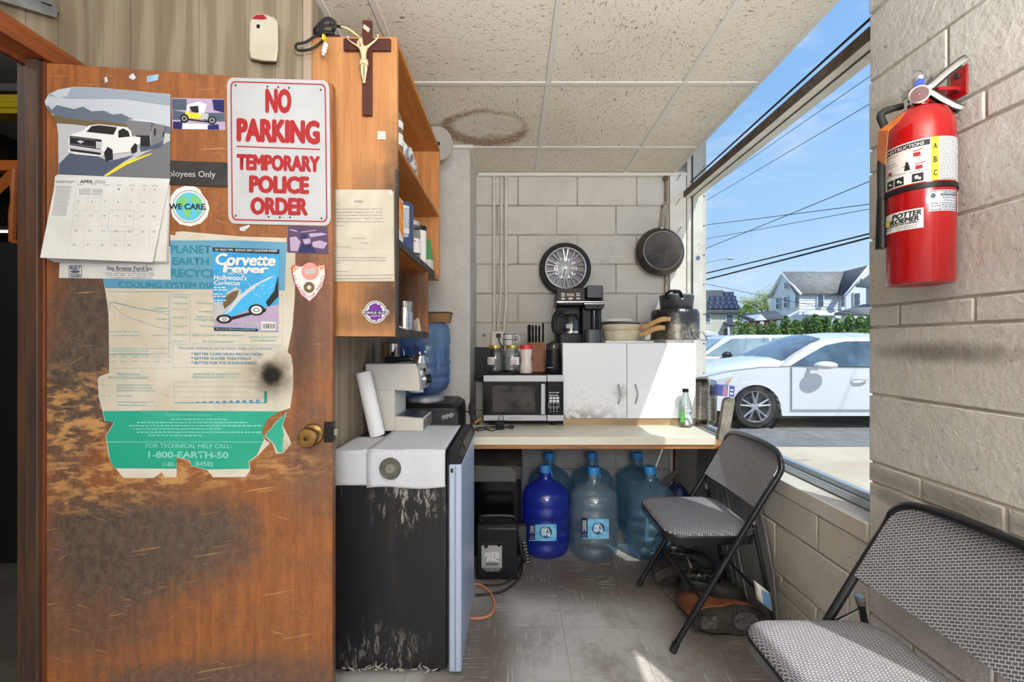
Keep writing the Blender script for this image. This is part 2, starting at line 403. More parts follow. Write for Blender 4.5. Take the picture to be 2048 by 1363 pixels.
# the worn flush door (object space: x along the door from the hinge, z up)
def door_mat():
    M, nt, b, v = mnew('worn_door_veneer', .42)
    n1 = noise(nt, v, 46, 4, .6, .1, st=(1, 1, .08)); n2 = noise(nt, v, 7, 8, .72, .3); n3 = noise(nt, v, 26, 6, .7, .2, st=(.5, 1, 1.2))
    col = mixc(nt, step(nt, n1, .3, .7), lin((164, 102, 56)), lin((138, 82, 44)))
    col = mixc(nt, mth(nt, 'MULTIPLY', step(nt, n2, .46, .72), .6), col, lin((116, 80, 58)))
    mot = noise(nt, v, 34, 9, .78, .2, st=(1, 1, .45)); col = mixc(nt, mth(nt, 'MULTIPLY', step(nt, mot, .47, .68), .5), col, lin((92, 58, 40)))
    col = mixc(nt, mth(nt, 'MULTIPLY', step(nt, noise(nt, v, 90, 5, .7), .58, .7), .35), col, lin((196, 140, 88)))
    g3 = step(nt, noise(nt, v, 48, 8, .8, .2, st=(1, 1, .6)), .38, .62); grime = mixc(nt, g3, lin((66, 62, 60)), lin((104, 88, 76)))
    for c, r, a in (((.12, 0, 1.22), (.17, .3, .34), .95), ((.24, 0, .62), (.38, .3, .23), .92), ((.10, 0, .40), (.3, .3, .16), .6), ((.05, 0, 1.0), (.1, .3, .3), .7), ((.75, 0, .85), (.12, .3, .22), .5), ((.5, 0, .18), (.4, .3, .1), .7), ((.15, 0, 1.72), (.2, .3, .12), .4), ((.74, 0, 1.3), (.1, .3, .3), .45), ((.3, 0, .05), (.6, .3, .2), .6), ((.5, 0, .62), (.12, .3, .16), .45)):
        col = mixc(nt, mth(nt, 'MULTIPLY', blob(nt, v, c, r, .4, 1.15, n2, .7), a), col, grime)
    tan = lin((196, 146, 92))
    for c, r, a in (((.2, 0, .93), (.34, .3, .12), .9), ((.1, 0, 1.06), (.16, .3, .10), .8), ((.42, 0, .84), (.4, .3, .07), .8), ((.1, 0, .78), (.3, .3, .06), .7)):
        f = mth(nt, 'MULTIPLY', blob(nt, v, c, r, .4, 1.3, n2, .6), step(nt, n3, .46, .6)); col = mixc(nt, mth(nt, 'MULTIPLY', f, a), col, tan)
    # thin pale scratches
    for rot, sc, th in ((.12, (2.2, 1, 60), .70), (-.35, (3, 1, 80), .735), (.6, (4, 1, 90), .75)):
        mv = nd(nt, 'ShaderNodeMapping', {'Vector': nd(nt, 'ShaderNodeMapping', {'Vector': v, 'Rotation': (0, rot, 0)}).outputs[0], 'Scale': sc}).outputs[0]
        s_ = step(nt, noise(nt, mv, 2.2, 2, .5), th-.03, th); col = mixc(nt, mth(nt, 'MULTIPLY', s_, .7), col, tan)
    col = mixc(nt, mth(nt, 'MULTIPLY', blob(nt, v, (.72, 0, 1.30), (.045, .3, .3), .3, 1.2, n2, .6), .55), col, lin((36, 28, 24)))
    finish(nt, b, col, mth(nt, 'MULTIPLY_ADD', n2, .35, c=.25), n1, .08)
    return M
MAT['door'] = door_mat()

def tile_mat(name, ax):
    M, nt, b, v = mnew(name, .85)
    st = (2.2, 7, 1) if ax == 0 else (7, 2.2, 1)
    w = step(nt, noise(nt, v, 21, 3, .55, 1.2, st=st), .61, .675)
    p = step(nt, noise(nt, v, 190, 2, .5), .64, .70)
    f = mth(nt, 'MAXIMUM', mth(nt, 'MULTIPLY', w, .95), mth(nt, 'MULTIPLY', p, .5))
    base = mixc(nt, step(nt, noise(nt, v, 2, 4), .3, .7), lin((230, 222, 206)), lin((222, 212, 194)))
    col = mixc(nt, f, base, lin((104, 92, 76)))
    # brown ring-shaped water stain
    nz = noise(nt, v, 5, 6, .65)
    o1 = blob(nt, v, (-.16, 2.42, 2.393), (.27, .22, 1), .8, 1.02, nz, .22); i1 = blob(nt, v, (-.13, 2.38, 2.393), (.21, .15, 1), .75, 1.05, nz, .25)
    ring = mth(nt, 'MULTIPLY', o1, mth(nt, 'SUBTRACT', 1.0, i1))
    low = blob(nt, v, (-.10, 2.56, 2.393), (.13, .1, 1), .3, 1.1, nz, .5)
    st2 = mth(nt, 'MAXIMUM', ring, mth(nt, 'MULTIPLY', low, .7))
    col = mixc(nt, mth(nt, 'MULTIPLY', mth(nt, 'MULTIPLY', st2, step(nt, noise(nt, v, 60, 4, .7), .25, .55)), .9), col, lin((142, 104, 62)))
    finish(nt, b, col, None, mth(nt, 'SUBTRACT', 1.0, f), .5, .004); return M
MAT['tile0'] = tile_mat('fissured_tile_a', 0); MAT['tile1'] = tile_mat('fissured_tile_b', 1)

def floor_mat():
    M, nt, b, v = mnew('worn_vinyl_tile', .5)
    mv = nd(nt, 'ShaderNodeMapping', {'Vector': v, 'Location': (-.213, -1.894, 0)}).outputs[0]
    br = nd(nt, 'ShaderNodeTexBrick', {'Vector': mv, 'Scale': 1, 'Color1': lin((188, 187, 186)), 'Color2': lin((180, 179, 178)), 'Mortar': lin((136, 131, 126)), 'Brick Width': .305, 'Row Height': .305, 'Mortar Size': .0016, 'Mortar Smooth': .5}, offset=0)
    n1 = noise(nt, v, 2.6, 8, .7, .3); n2 = noise(nt, v, 16, 6, .7)
    col = mixc(nt, mth(nt, 'MULTIPLY', step(nt, n1, .40, .66), .85), br.outputs[0], lin((122, 114, 106)))
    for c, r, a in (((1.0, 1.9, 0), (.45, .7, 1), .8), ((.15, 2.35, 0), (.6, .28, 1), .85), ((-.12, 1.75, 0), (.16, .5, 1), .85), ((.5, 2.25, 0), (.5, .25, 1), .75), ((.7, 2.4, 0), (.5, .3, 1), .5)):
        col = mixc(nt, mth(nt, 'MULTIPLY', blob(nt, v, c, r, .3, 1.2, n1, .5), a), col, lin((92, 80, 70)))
    ck = nd(nt, 'ShaderNodeTexChecker', {'Vector': mv, 'Color1': (0, 0, 0, 1), 'Color2': (1, 1, 1, 1), 'Scale': 1/.305}).outputs[1]; ick = mth(nt, 'SUBTRACT', 1.0, ck)
    for rot, sc, gate in ((0, (2.0, 34, 1), ck), (1.5708, (2.0, 34, 1), ick), (.18, (3, 60, 1), .4)):
        m2 = nd(nt, 'ShaderNodeMapping', {'Vector': nd(nt, 'ShaderNodeMapping', {'Vector': v, 'Rotation': (0, 0, rot)}).outputs[0], 'Scale': sc}).outputs[0]
        col = mixc(nt, mth(nt, 'MULTIPLY', mth(nt, 'MULTIPLY', step(nt, noise(nt, m2, 3.6, 3, .55), .60, .68), .62), gate), col, lin((204, 201, 196)))
    col = mixc(nt, mth(nt, 'MULTIPLY', step(nt, n2, .62, .74), .5), col, lin((66, 58, 52)))
    col = mixc(nt, mth(nt, 'MULTIPLY', step(nt, noise(nt, v, 46, 5, .75), .66, .72), .6), col, lin((198, 192, 184)))
    finish(nt, b, col, mth(nt, 'MULTIPLY_ADD', n1, .4, c=.25), n2, .06)
    return M
MAT['floor'] = floor_mat()

def fabric_mat(name, ax):
    M, nt, b, v = mnew(name, .85)
    s = nd(nt, 'ShaderNodeSeparateXYZ', {0: v}); u, w = s.outputs[1], (s.outputs[0] if ax == 'xy' else s.outputs[2])
    cv = nd(nt, 'ShaderNodeCombineXYZ', {0: u, 1: w}).outputs[0]
    k = {'Scale': 1, 'Color1': lin((82, 82, 87)), 'Color2': lin((96, 96, 101)), 'Mortar': lin((198, 198, 205)), 'Brick Width': .0115, 'Row Height': .0068, 'Mortar Size': .0008, 'Mortar Smooth': .2}
    a = nd(nt, 'ShaderNodeTexBrick', {'Vector': nd(nt, 'ShaderNodeMapping', {'Vector': cv, 'Rotation': (0, 0, .5)}).outputs[0], **k}, offset=.5).outputs
    col = mixc(nt, mth(nt, 'MULTIPLY', step(nt, noise(nt, v, 600, 2), .4, .6), .4), a[0], lin((56, 56, 60)))
    finish(nt, b, col, None, a[1], .25, .002); return M
MAT['fab_seat'] = fabric_mat('woven_fabric_seat', 'xy'); MAT['fab_back'] = fabric_mat('woven_fabric_back', 'yz')

def towel_mat():
    M, nt, b, v = mnew('quilted_paper_towel', .9)
    w = nd(nt, 'ShaderNodeTexWave', {'Vector': nd(nt, 'ShaderNodeMapping', {'Vector': v, 'Rotation': (.5, .3, .5)}).outputs[0], 'Scale': 55, 'Distortion': 3, 'Detail': 1}).outputs[0]
    col = mixc(nt, mth(nt, 'MULTIPLY', w, .5), lin((212, 214, 221)), lin((190, 193, 203)))
    finish(nt, b, col, None, w, .25, .002); return M
MAT['towel'] = towel_mat()
def scratched():
    M, nt, b, v = mnew('scratched_black_film', .42)
    n1 = noise(nt, v, 30, 5, .7, .3, st=(1.6, 1, .5))
    up = blob(nt, v, (.05, -.25, .64), (.14, .5, .12), .2, 1.2, noise(nt, v, 8, 4), .6); dn = blob(nt, v, (-.04, -.25, .05), (.2, .5, .16), .2, 1.2, noise(nt, v, 8, 4), .6)
    f = mth(nt, 'MULTIPLY', mth(nt, 'ADD', mth(nt, 'MULTIPLY', up, .9), mth(nt, 'MULTIPLY', dn, .55), True), step(nt, n1, .52, .62))
    s1 = step(nt, noise(nt, v, 20, 3, .6, st=(2.2, 1, .12)), .69, .73)
    col = mixc(nt, mth(nt, 'MULTIPLY', mth(nt, 'MAXIMUM', f, mth(nt, 'MULTIPLY', s1, .4)), .85), lin((26, 26, 28)), lin((176, 172, 164)))
    col = mixc(nt, mth(nt, 'MULTIPLY', step(nt, noise(nt, v, 26, 4, .6, st=(1, 1, .1)), .5, .75), .35), col, lin((62, 58, 56)))
    finish(nt, b, col); return M
MAT['scratched'] = scratched()
MAT['film'] = mat('silver_blue_film', (190, 202, 224), .35, .1, c2=(172, 186, 212), ns=5, st=(1, 1, .3), dirt=(120, 116, 116), dlo=.64, dhi=.72, ds=14, dst=(1, 1, .2))
MAT['glass'] = glassy('window_glass', (250, 252, 253), (235, 243, 246), .012)
MAT['jarglass'] = glassy('jar_glass', (240, 245, 243), (150, 160, 158), .07)
MAT['bottleclear'] = glassy('clear_bottle', (246, 250, 252), (190, 214, 226), .10, .05, body=.20, bodyc=(222, 236, 244))
MAT['bottleblue'] = glassy('blue_bottle', (140, 160, 248), (50, 62, 220), .10, .05, body=.36, bodyc=(74, 102, 246))
MAT['bottlesky'] = glassy('pale_blue_bottle', (214, 236, 248), (118, 178, 214), .10, .05, body=.22, bodyc=(176, 222, 244))
MAT['coolerblue'] = glassy('cooler_bottle_blue', (204, 226, 248), (128, 174, 226), .05, .04, body=.30, bodyc=(160, 200, 242))
MAT['capblue'] = mat('blue_cap', (64, 150, 224), .4)
MAT['red'] = mat('extinguisher_red', (172, 16, 22), .22, coat=.3, c2=(162, 15, 20), ns=4)
MAT['carwhite'] = mat('car_white', (216, 217, 220), .22, coat=.5)
MAT['carglass'] = mat('car_glass', (58, 74, 88), .06, coat=.6, c2=(96, 118, 134), ns=1.2)
MAT['alloy'] = mat('alloy', (196, 196, 200), .3, .6)
MAT['asphalt'] = mat('asphalt', (132, 130, 128), .9, c2=(116, 114, 112), ns=6, bump=.3, bs=90)
MAT['concrete'] = mat('concrete_apron', (206, 190, 166), .9, c2=(190, 172, 148), ns=1.2, dirt=(158, 138, 116), dlo=.55, dhi=.75, ds=1.3, dst=(.6, 2.2, 1))
MAT['siding'] = mat('white_siding', (226, 228, 234), .6)
MAT['siding_beige'] = mat('beige_siding', (214, 208, 196), .7)
MAT['shingle'] = mat('grey_shingle', (142, 140, 136), .9, c2=(124, 122, 120), ns=2)
MAT['shingle_dark'] = mat('dark_shingle', (86, 88, 94), .9, c2=(74, 76, 82), ns=2)
MAT['winglass'] = mat('house_window', (84, 96, 110), .15)
MAT['brickred'] = mat('chimney_brick', (168, 110, 92), .9)
MAT['leaf'] = mat('hedge_leaf', (132, 162, 78), .7, c2=(88, 124, 58), ns=1.5, det=8)
MAT['leaf2'] = mat('spring_leaf', (160, 164, 92), .7, c2=(124, 146, 74), ns=.6)
MAT['bark'] = mat('bark', (112, 96, 82), .9)
MAT['grass'] = mat('lawn', (128, 134, 100), .9, c2=(140, 140, 112), ns=.5)
# ================================================================== THE SETTING
CZ = 2.393; RX = 1.105; BY = 3.05; PY = 1.46; LX = -1.38; CX = -.67
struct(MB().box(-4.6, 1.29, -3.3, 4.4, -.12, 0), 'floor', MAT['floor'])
struct(MB().box(-4.8, 1.59, -3.6, 4.6, 3.1, 3.25), 'ceiling', MAT['white_paint']).name = 'trim_roof'

# dropped ceiling: tiles (two ways round) and the T-bar grid
gx = [LX, -1.09, -.4837, .157, .770, 1.107]; gy = [-3.2, -2.6, -1.96, -1.3, -.64, .02, .68, 1.334, 1.988, 2.642, BY]
def ct(xs, ys, nm):
    t = MB()
    for i in range(len(xs)-1):
        for j in range(len(ys)-1):
            t.m((i+j) % 2 if i < 4 else 1).box(xs[i]+.009, xs[i+1]-.009, ys[j]+.009, ys[j+1]-.009, CZ+.004, CZ+.018)
    return t
t = ct(gx, gy[:8]+[PY], 'a')
# only over the room: beyond the panelled wall the alcove narrows
t = MB()
for i in range(5):
    for j in range(10):
        x0, x1, y0, y1 = gx[i], gx[i+1], gy[j], gy[j+1]
        if y0 >= 1.3 and i < 2: 
            if i == 0: x0, x1 = LX, -.68; y1 = min(y1, PY)
            else: x0 = CX
            if i == 0 and y0 > 1.4: continue
        t.m(1 if (i == 3 and j < 8) or (j == 8) or j == 9 else 0)
        if i == 4: t.m(0)
        t.box(x0+.008, x1-.008, y0+.008, y1-.008, CZ+.004, CZ+.018)
struct(t, 'ceiling', [MAT['tile0'], MAT['tile1']])
t = MB()
for x in gx[1:5]: t.box(x-.012, x+.012, -3.2, BY if x > -1 else PY, CZ, CZ+.006)
for y in gy[1:-1]: t.box(LX if y < PY else CX, 1.107, y-.012, y+.012, CZ-.0008, CZ+.006)
t.box(1.095, 1.115, -3.2, BY, CZ-.001, CZ+.03)
t.box(-.26, 1.19, BY-.03, BY-.001, CZ-.022, CZ); t.box(-.259, -.239, 2.615, BY, CZ-.02, CZ); t.box(CX, -.239, 2.595, 2.615, CZ-.02, CZ); t.box(CX, CX+.02, PY, 2.6, CZ-.01, CZ)
struct(t, 'trim_1', mat('grid_paint', (216, 212, 202), .5))

def blocks(cours, u0, u1, face, ax, seed=0, bw=.406, joint=.008, depth=.05, off0=0.0, jut=.004, offs=None):
    """courses of blocks on a plane; ax 'y': u is x, face looks to -y; ax 'x': u is y, face looks to -x"""
    m = MB(); rnd = random.Random(seed)
    for k, (z0, z1, w, o) in enumerate(cours):
        u = u0 - w + ((o - u0) % w)
        while u < u1:
            a, b = max(u+joint/2, u0), min(u+w-joint/2, u1); u += w
            if b-a < .012: continue
            d = rnd.uniform(-.0012, .0012)
            if ax == 'y': m.m(0).box(a, b, face+d, face+depth, z0+joint/2, z1-joint/2)
            else: m.m(0).box(face+d, face+depth, a, b, z0+joint/2, z1-joint/2)
    return m
zz = [2.175-.203*k for k in range(-2, 12)]; zz[-1] = 0
cs = []
for k in range(len(zz)-1): cs.append((max(zz[k+1], 0), min(zz[k], 2.42), .412, .298 if k % 2 == 0 else .03) if zz[k+1] < 2.4 else None)
cs = [c for c in cs if c]
m = blocks(cs, -.26, 1.30, BY, 'y', 3); m.m(1).box(-.30, 1.30, BY+.004, BY+.25, 0, 3.1)
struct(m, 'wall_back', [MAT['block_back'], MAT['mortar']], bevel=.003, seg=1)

# window wall: full height pier, low wall, lintel
C1 = [(0, .187, .406, .2), (.187, .39, .406, 0), (.39, .593, .406, .2), (.593, .796, .406, 1.105), (.796, .858, .205, 1.418-.02), (.858, 1.066, 1.3, .8), (1.066, 1.272, 1.3, .3), (1.272, 1.336, .205, 1.26), (1.336, 1.5425, 1.3, .85), (1.5425, 1.747, .82, .44), (1.747, 1.82, .205, 1.03), (1.82, 2.03, .82, .3), (2.03, 2.24, .82, .55), (2.24, 2.45, .82, .3), (2.45, 2.66, .82, .55), (2.66, 2.87, .82, .3), (2.87, 3.1, .82, .55)]
m = blocks(C1, .69, 1.368, RX, 'x', 5, joint=.006, depth=.19); m.m(1).box(RX+.0028, 1.295, .70, 1.36, 0, 3.1)
m.m(1).box(RX, 1.3, .69-1.6, .69, 2.2, 3.1); m.box(RX, 1.3, -3.4, -.91, 0, 3.1)
struct(m, 'wall_right', [MAT['block_right'], MAT['mortar']], bevel=.004, seg=2)
C2 = [(0, .19, .406, 1.6), (.19, .262, .205, 1.4), (.262, .465, .406, 1.45), (.465, .60, .406, 1.6)]
m = blocks(C2, 1.37, BY, RX, 'x', 8, joint=.008, depth=.19); m.m(1).box(RX+.005, 1.3, 1.37, BY+.01, 0, .60)
m.m(0).box(RX-.004, 1.19, 1.37, BY-.02, .60, .662); m.box(1.19, 1.34, 1.37, BY, .60, .655)
m.m(1).box(RX, 1.3, 1.368, BY+.3, 2.75, 3.1)
struct(m, 'wall_window', [MAT['block_low'], MAT['mortar']], bevel=.003, seg=1)
# far pier of blocks seen past the frame
m = blocks([(z/10*2.03, (z+1)/10*2.03, .25, 1.1) for z in range(0, 15)], 1.298, 1.326, BY-.02, 'y', 2, depth=.4, joint=.012); m.m(1).box(1.29, 1.32, BY-.01, BY+.38, 0, 3.1)
struct(m, 'wall_pier', [MAT['block_back'], MAT['mortar']])

# window
win = thing('window_1', None, None, (1.217, 2.2, .66)); win['kind'] = 'structure'
m = MB().m(0).box(1.17, 1.27, 1.30, 3.06, 2.221, 2.262); m.m(1).box(1.168, 1.172, 1.30, 3.06, 2.219, 2.263)
m.build('transom_bar', [MAT['frame_white'], MAT['bar_dark']], win)
FRM = [MAT['frame_white']]
MB().box(1.213, 1.221, 1.3, 3.05, 2.2185, 2.222).box(1.214, 1.22, 1.3, 3.05, 2.326, 2.333).box(1.224, 1.229, 3.0105, 3.03, .7, 2.9).build('gasket', MAT['black'], win)
MB().box(1.192, 1.224, 3.02, 3.07, .66, 2.9).box(1.229, 1.297, 3.012, 3.07, .66, 2.9).box(1.224, 1.229, 3.03, 3.07, .66, 2.9).build('side_jamb', FRM, win, bevel=.003)
MB().box(1.19, 1.255, 1.37, 3.01, .662, .69).box(1.205, 1.235, 1.37, 3.01, .69, .712).build('bottom_rail', mat('rail_aluminium', (176, 186, 196), .3, .5), win, bevel=.004)
MB().box(1.215, 1.219, 1.37, 3.02, .705, 2.225).build('lower_pane', MAT['glass'], win)
MB().box(1.215, 1.219, 1.37, 3.02, 2.26, 2.75).build('upper_pane', MAT['glass'], win)
m = MB().cyl((1.262, 3.012, 1.805), (1.262, 3.009, 1.805), .014, 20)
tag(m.build('round_sticker', mat('sticker_blue', (70, 96, 140), .5)), 'small round blue sticker on the white window jamb', 'sticker')
struct(MB().box(1.075, 1.187, 3.022, 3.05, 0, CZ-.022), 'trim_2', MAT['white_paint'], bevel=.002)
struct(MB().box(1.186, 1.193, 3.035, 3.05, .66, CZ), 'trim_3', MAT['black'])
for k, (x, y) in enumerate(((1353, 362), (1352, 410), (1354, 466))):
    p = P(x, y, 3.02); n_ = MB().cyl(p, p+Vector((.013, -.03, .03)), .0016, 6).cyl(p+Vector((.013, -.03, .03)), p+Vector((.0138, -.032, .032)), .004, 8)
    tag(n_.build('nail', MAT['edge_dark']), ('uppermost bent nail in the white board beside the window', 'middle bent nail in the white board beside the window', 'lowest bent nail in the white board, just above the hanging pan')[k], 'nail', 'nails in the white board')

# column, panelled walls
m = MB().box(CX, -.259, 2.615, BY+.05, 0, 3.1)
struct(m, 'wall_column', MAT['stucco'], bevel=.006)
def X3(px): return (px-VX)/603.0
gr = [LX-.02, X3(261), X3(398), X3(491), X3(551), X3(606)]
m = MB()
for a, b in zip(gr, gr[1:]): m.m(0).box(a+.0018, b-.0018, PY, PY+.01, 0, CZ+.05)
m.m(1).box(LX-.02, CX-.014, PY+.004, PY+.06, 0, 3.1)
m.m(2).box(X3(608), CX+.001, PY-.004, PY+.008, 0, CZ)
struct(m, 'wall_center', [MAT['panel'], mat('panel_groove', (184, 173, 156), .6), mat('corner_strip', (176, 158, 140), .5)])
m = MB(); ys = [PY+.01, 1.66, 1.75, 1.95, 2.05, 2.25, 2.42, 2.615]
for a, b in zip(ys, ys[1:]): m.m(0).box(CX-.01, CX, a+.0015, b-.0015, 0, CZ+.05)
m.m(1).box(CX-.06, CX-.004, PY+.05, 2.65, 0, 3.1)
struct(m, 'wall_left', [MAT['panel_side'], MAT['mortar']])
m = MB(); D0, D1 = .475, 1.29
ys = [-3.2, -2.9, -2.3, -1.7, -1.1, -.5, 0, D0]
for a, b in zip(ys, ys[1:]): m.m(0).box(LX-.09, LX, a+.0015, b-.0015, 0, 3.1)
ys = [D0, .7, .93, 1.12, (1027-52)*0+1.245, 1.335, PY+.06]
for a, b in zip(ys, ys[1:]): m.m(0).box(LX-.02, LX, a+.0015, b-.0015, 2.06, CZ+.05)
m.m(1).box(LX-.09, LX-.004, D0, PY+.06, 2.06, 3.1); m.m(1).box(LX-.09, LX-.004, D1+.02, PY+.06, 0, 2.06)
struct(m, 'wall_doorway', [MAT['panel_side'], MAT['panel_side']])
m = MB().box(LX-.1, RX, -3.4, -3.2, 0, .35).box(LX-.1, -1.2, -3.4, -3.2, 0, 3.1).box(.95, RX, -3.4, -3.2, 0, 3.1).box(LX-.1, RX, -3.4, -3.2, 2.3, 3.1)
struct(m, 'wall_rear', MAT['white_paint'])
# doorway casing: head, jamb, stop
m = MB().m(0).box(LX-.004, LX+.014, D0-.06, 1.42, 2.055, 2.112)
m.box(LX-.085, LX-.001, D0-.02, D1+.001, 2.055, 2.075); m.m(2).box(LX-.055, LX-.04, D0-.02, D1, 2.035, 2.056)
m.m(1).box(-1.456, LX-.004, D1, D1+.03, 0, 2.05); m.box(-1.42, LX-.004, D1-.012, D1+.01, 0, 2.05)
m.m(2).box(LX-.004, LX+.006, D1-.002, D1+.03, 0, 2.05); m.m(1).box(-1.456, LX, D0-.03, D0, 0, 2.05)
struct(m, 'trim_4', [MAT['header'], MAT['jamb'], MAT['redwood']], bevel=.002)

# ------------------------------------------------------------------ garage seen through the doorway
GD = mat('garage_wall', (66, 62, 56), .9, c2=(48, 45, 42), ns=3)
m = MB().box(-4.7, -4.6, -3.3, 4.4, 0, 3.1).box(-4.6, LX-.1, 4.3, 4.4, 0, 3.1).box(-4.6, LX-.1, -3.4, -3.3, 0, 3.1).box(LX-.09, CX-.06, PY+.06, 4.4, 0, 3.1).box(-.75, -.2, BY+.25, BY+.3, 0, 3.1)
struct(m, 'wall_garage', GD)
struct(MB().box(-4.6, LX-.09, -3.3, 4.3, 0, .004), 'floor_garage', mat('garage_floor', (112, 108, 98), .8, c2=(84, 80, 72), ns=2))
d = 2.6
def gb(x0, y0, x1, y1, dd, th): a, b = P(x0, y1, dd), P(x1, y0, dd); return (a.x, b.x, dd, dd+th, a.z, b.z)
t = thing('shop_hoist', 'yellow and grey steel hoist beam high in the dark garage beyond the doorway', 'hoist', (P(0, 200, d).x, d, P(0, 226, d).z))
m = MB()
for y0, y1 in ((188, 203), (203, 214), (214, 226)): m.box(*gb(-260, y0, 46, y1, d+(0 if y0 != 203 else -.012), .1))
m.build('beam', mat('hoist_yellow', (236, 206, 40), .45), t, bevel=.004)
MB().box(*gb(-260, 166, 46, 181, d, .12)).build('rail', mat('rail_grey', (120, 116, 112), .6), t)
t = thing('hoist_post', 'orange steel post frame with a diagonal brace in the garage', 'post frame', (P(28, 490, 2.4).x, 2.4, 0))
OR = mat('orange_paint', (206, 112, 44), .5)
MB().box(*gb(-200, 320, 38, 340, 2.4, .06)).build('top_beam', OR, t)
MB().tube([P(-60, 430, 2.42), P(30, 344, 2.42)], .03, 4).build('brace', OR, t)
m = MB(); pts = [P(31, 338, 2.4), P(30, 370, 2.4), P(28, 400, 2.4), P(27, 430, 2.4), P(25, 484, 2.4)]; m.tube(pts, [.014, .02, .014, .02, .016], 8); m.box(*gb(22, 480, 38, 486, 2.38, .06)); m.build('post', OR, t)
p0 = P(10, 486, 2.46); MB().box(p0.x-.4, p0.x+.12, 2.44, 2.5, 0, p0.z).build('pedestal', mat('dark_steel', (40, 40, 40), .6), t)
t = thing('work_light', 'small lit fluorescent tube under a hood in the garage', 'lamp', P(5, 468, 3.4))
MB().box(*gb(-120, 452, 22, 458, 3.4, .12)).build('hood', mat('lamp_hood', (90, 88, 80), .5), t)
MB().cyl(P(-120, 462, 3.45), P(20, 462, 3.45), .012).build('tube', mat('tube_glow', (255, 244, 214), .5, emit=2.0), t)
MB().tube([P(-9, 330, 3.46), P(-9, 452, 3.46)], .008, 6).build('drop_rod', MAT['black'], t)
p = P(20, 640, 3.2); t = thing('tool_cabinet', 'black tool cabinet standing in the dark garage', 'cabinet', (p.x, 3.2, 0))
MB().box(p.x-.5, p.x+.14, 3.2, 3.6, 0, P(0, 590, 3.2).z).build('body', MAT['black'], t, bevel=.01)
m = MB()
for k in range(5): m.box(p.x-.46, p.x+.1, 3.185, 3.2, .08+.22*k, .26+.22*k)
m.build('drawer_fronts', mat('drawer_dark', (36, 36, 38), .4), t, bevel=.005)
m = MB().tube([P(14, 674, 3.16), P(9, 735, 3.15), P(4, 805, 3.14)], .022, 8)
t = thing('crate', 'brown wooden crate on a low dark bench in the garage', 'crate', (P(0, 830, 2.85).x, 2.85, P(0, 830, 2.85).z))
MB().box(*gb(-60, 806, 20, 830, 2.8, .3)).build('box_sides', mat('crate_brown', (110, 78, 40), .8), t)
tag(m.build('steel_pipe', mat('pipe_grey', (130, 130, 132), .4, .6)), 'grey steel pipe leaning beside the tool cabinet in the garage', 'pipe')
p = P(0, 832, 2.8); t = thing('work_bench', 'low dark bench under the brown crate in the garage', 'bench', (p.x, 2.9, 0))
MB().box(p.x-.6, p.x+.16, 2.75, 3.1, p.z-.05, p.z).build('bench_top', mat('bench_dark', (52, 46, 40), .7), t)
for x in (p.x-.5, p.x+.1): MB().box(x-.03, x+.03, 2.85, 2.91, 0, p.z-.05).build('leg', MAT['black'], t)

# ------------------------------------------------------------------ outside
GZ = -.10
struct(MB().box(1.3, 60, -20, 5.6, GZ-.1, GZ).box(-20, 1.3, -20, -3.4, GZ-.1, GZ), 'floor_apron', MAT['concrete'])
struct(MB().box(-20, 80, 5.6, 22, GZ-.1, GZ-.005).box(60, 80, -20, 5.6, GZ-.1, GZ), 'floor_street', MAT['asphalt'])
struct(MB().box(-40, 120, 22, 120, GZ-.1, GZ), 'floor_lawn', MAT['grass'])

# white sedan
CD = 6.77; cs_ = F/CD
def cp(x, y): return ((x-VX)/cs_, H-(y-VY)/cs_)
sed = thing('sedan', 'white four door sedan parked side-on outside the window, nearest car', 'car', (5.2, CD+.9, GZ))
WC = cp(1513, 819); WR = .335
front_arch = [(WC[0]+.385*math.cos(a), WC[1]+.385*math.sin(a)) for a in [PI*i/12 for i in range(0, 13)]]
rx = WC[0]+2.78; rear_arch = [(rx+.385*math.cos(a), WC[1]+.385*math.sin(a)) for a in [PI*i/12 for i in range(0, 13)]]
sill = .10
low = [(2.78, .22), (2.74, .42), (2.80, .60), (2.98, .72), (3.35, .80), (3.8, .855), (4.30, .862), (5.2, .845), (6.4, .85), (7.2, .87), (7.5, .82), (7.6, .5), (7.5, .2)]
low += [(rx+.40, sill)] + rear_arch + [(rx-.40, sill), (WC[0]+.40, sill)] + front_arch + [(WC[0]-.40, .16)]
m = MB(); n = len(low)
def shell(dy, k): return [Vector((5.2+(x-5.2)*(1-.02*k) , CD+dy, (z if z < .3 else z+.0*k))) for x, z in low]
Wd = 1.86
m.loft([shell(.10, 1.2), shell(.02, .35), shell(0, 0), shell(Wd, 0), shell(Wd-.02, .35), shell(Wd-.10, 1.2)][1:5], cap=True)
body = m.build('body', MAT['carwhite'], sed, bevel=.045, seg=3, ang=30)
# bonnet crown and greenhouse
m = MB(); hx = [(2.86, .66, .25), (3.2, .80, .12), (3.7, .90, .08), (4.2, .965, .06), (4.75, 1.0, .05)]
m.loft([[Vector((x, CD+e, z-.13)), Vector((x, CD+e+.10, z-.03)), Vector((x, CD+.5, z+.02)), Vector((x, CD+Wd/2, z+.03)), Vector((x, CD+Wd-.5, z+.02)), Vector((x, CD+Wd-e-.1, z-.03)), Vector((x, CD+Wd-e, z-.13))] for x, z, e in hx], cap=False, wrap=False)
m.build('bonnet', MAT['carwhite'], sed, ang=60)
roof = [(4.15, .86), (4.42, 1.02), (4.78, 1.20), (5.02, 1.275), (5.4, 1.31), (5.9, 1.315), (6.4, 1.27), (6.9, 1.08), (7.25, .88)]
def gl(dy, f, zz=0): return [Vector((x, CD+dy+f*(z-.86)/.45*.24, z+zz)) for x, z in roof]
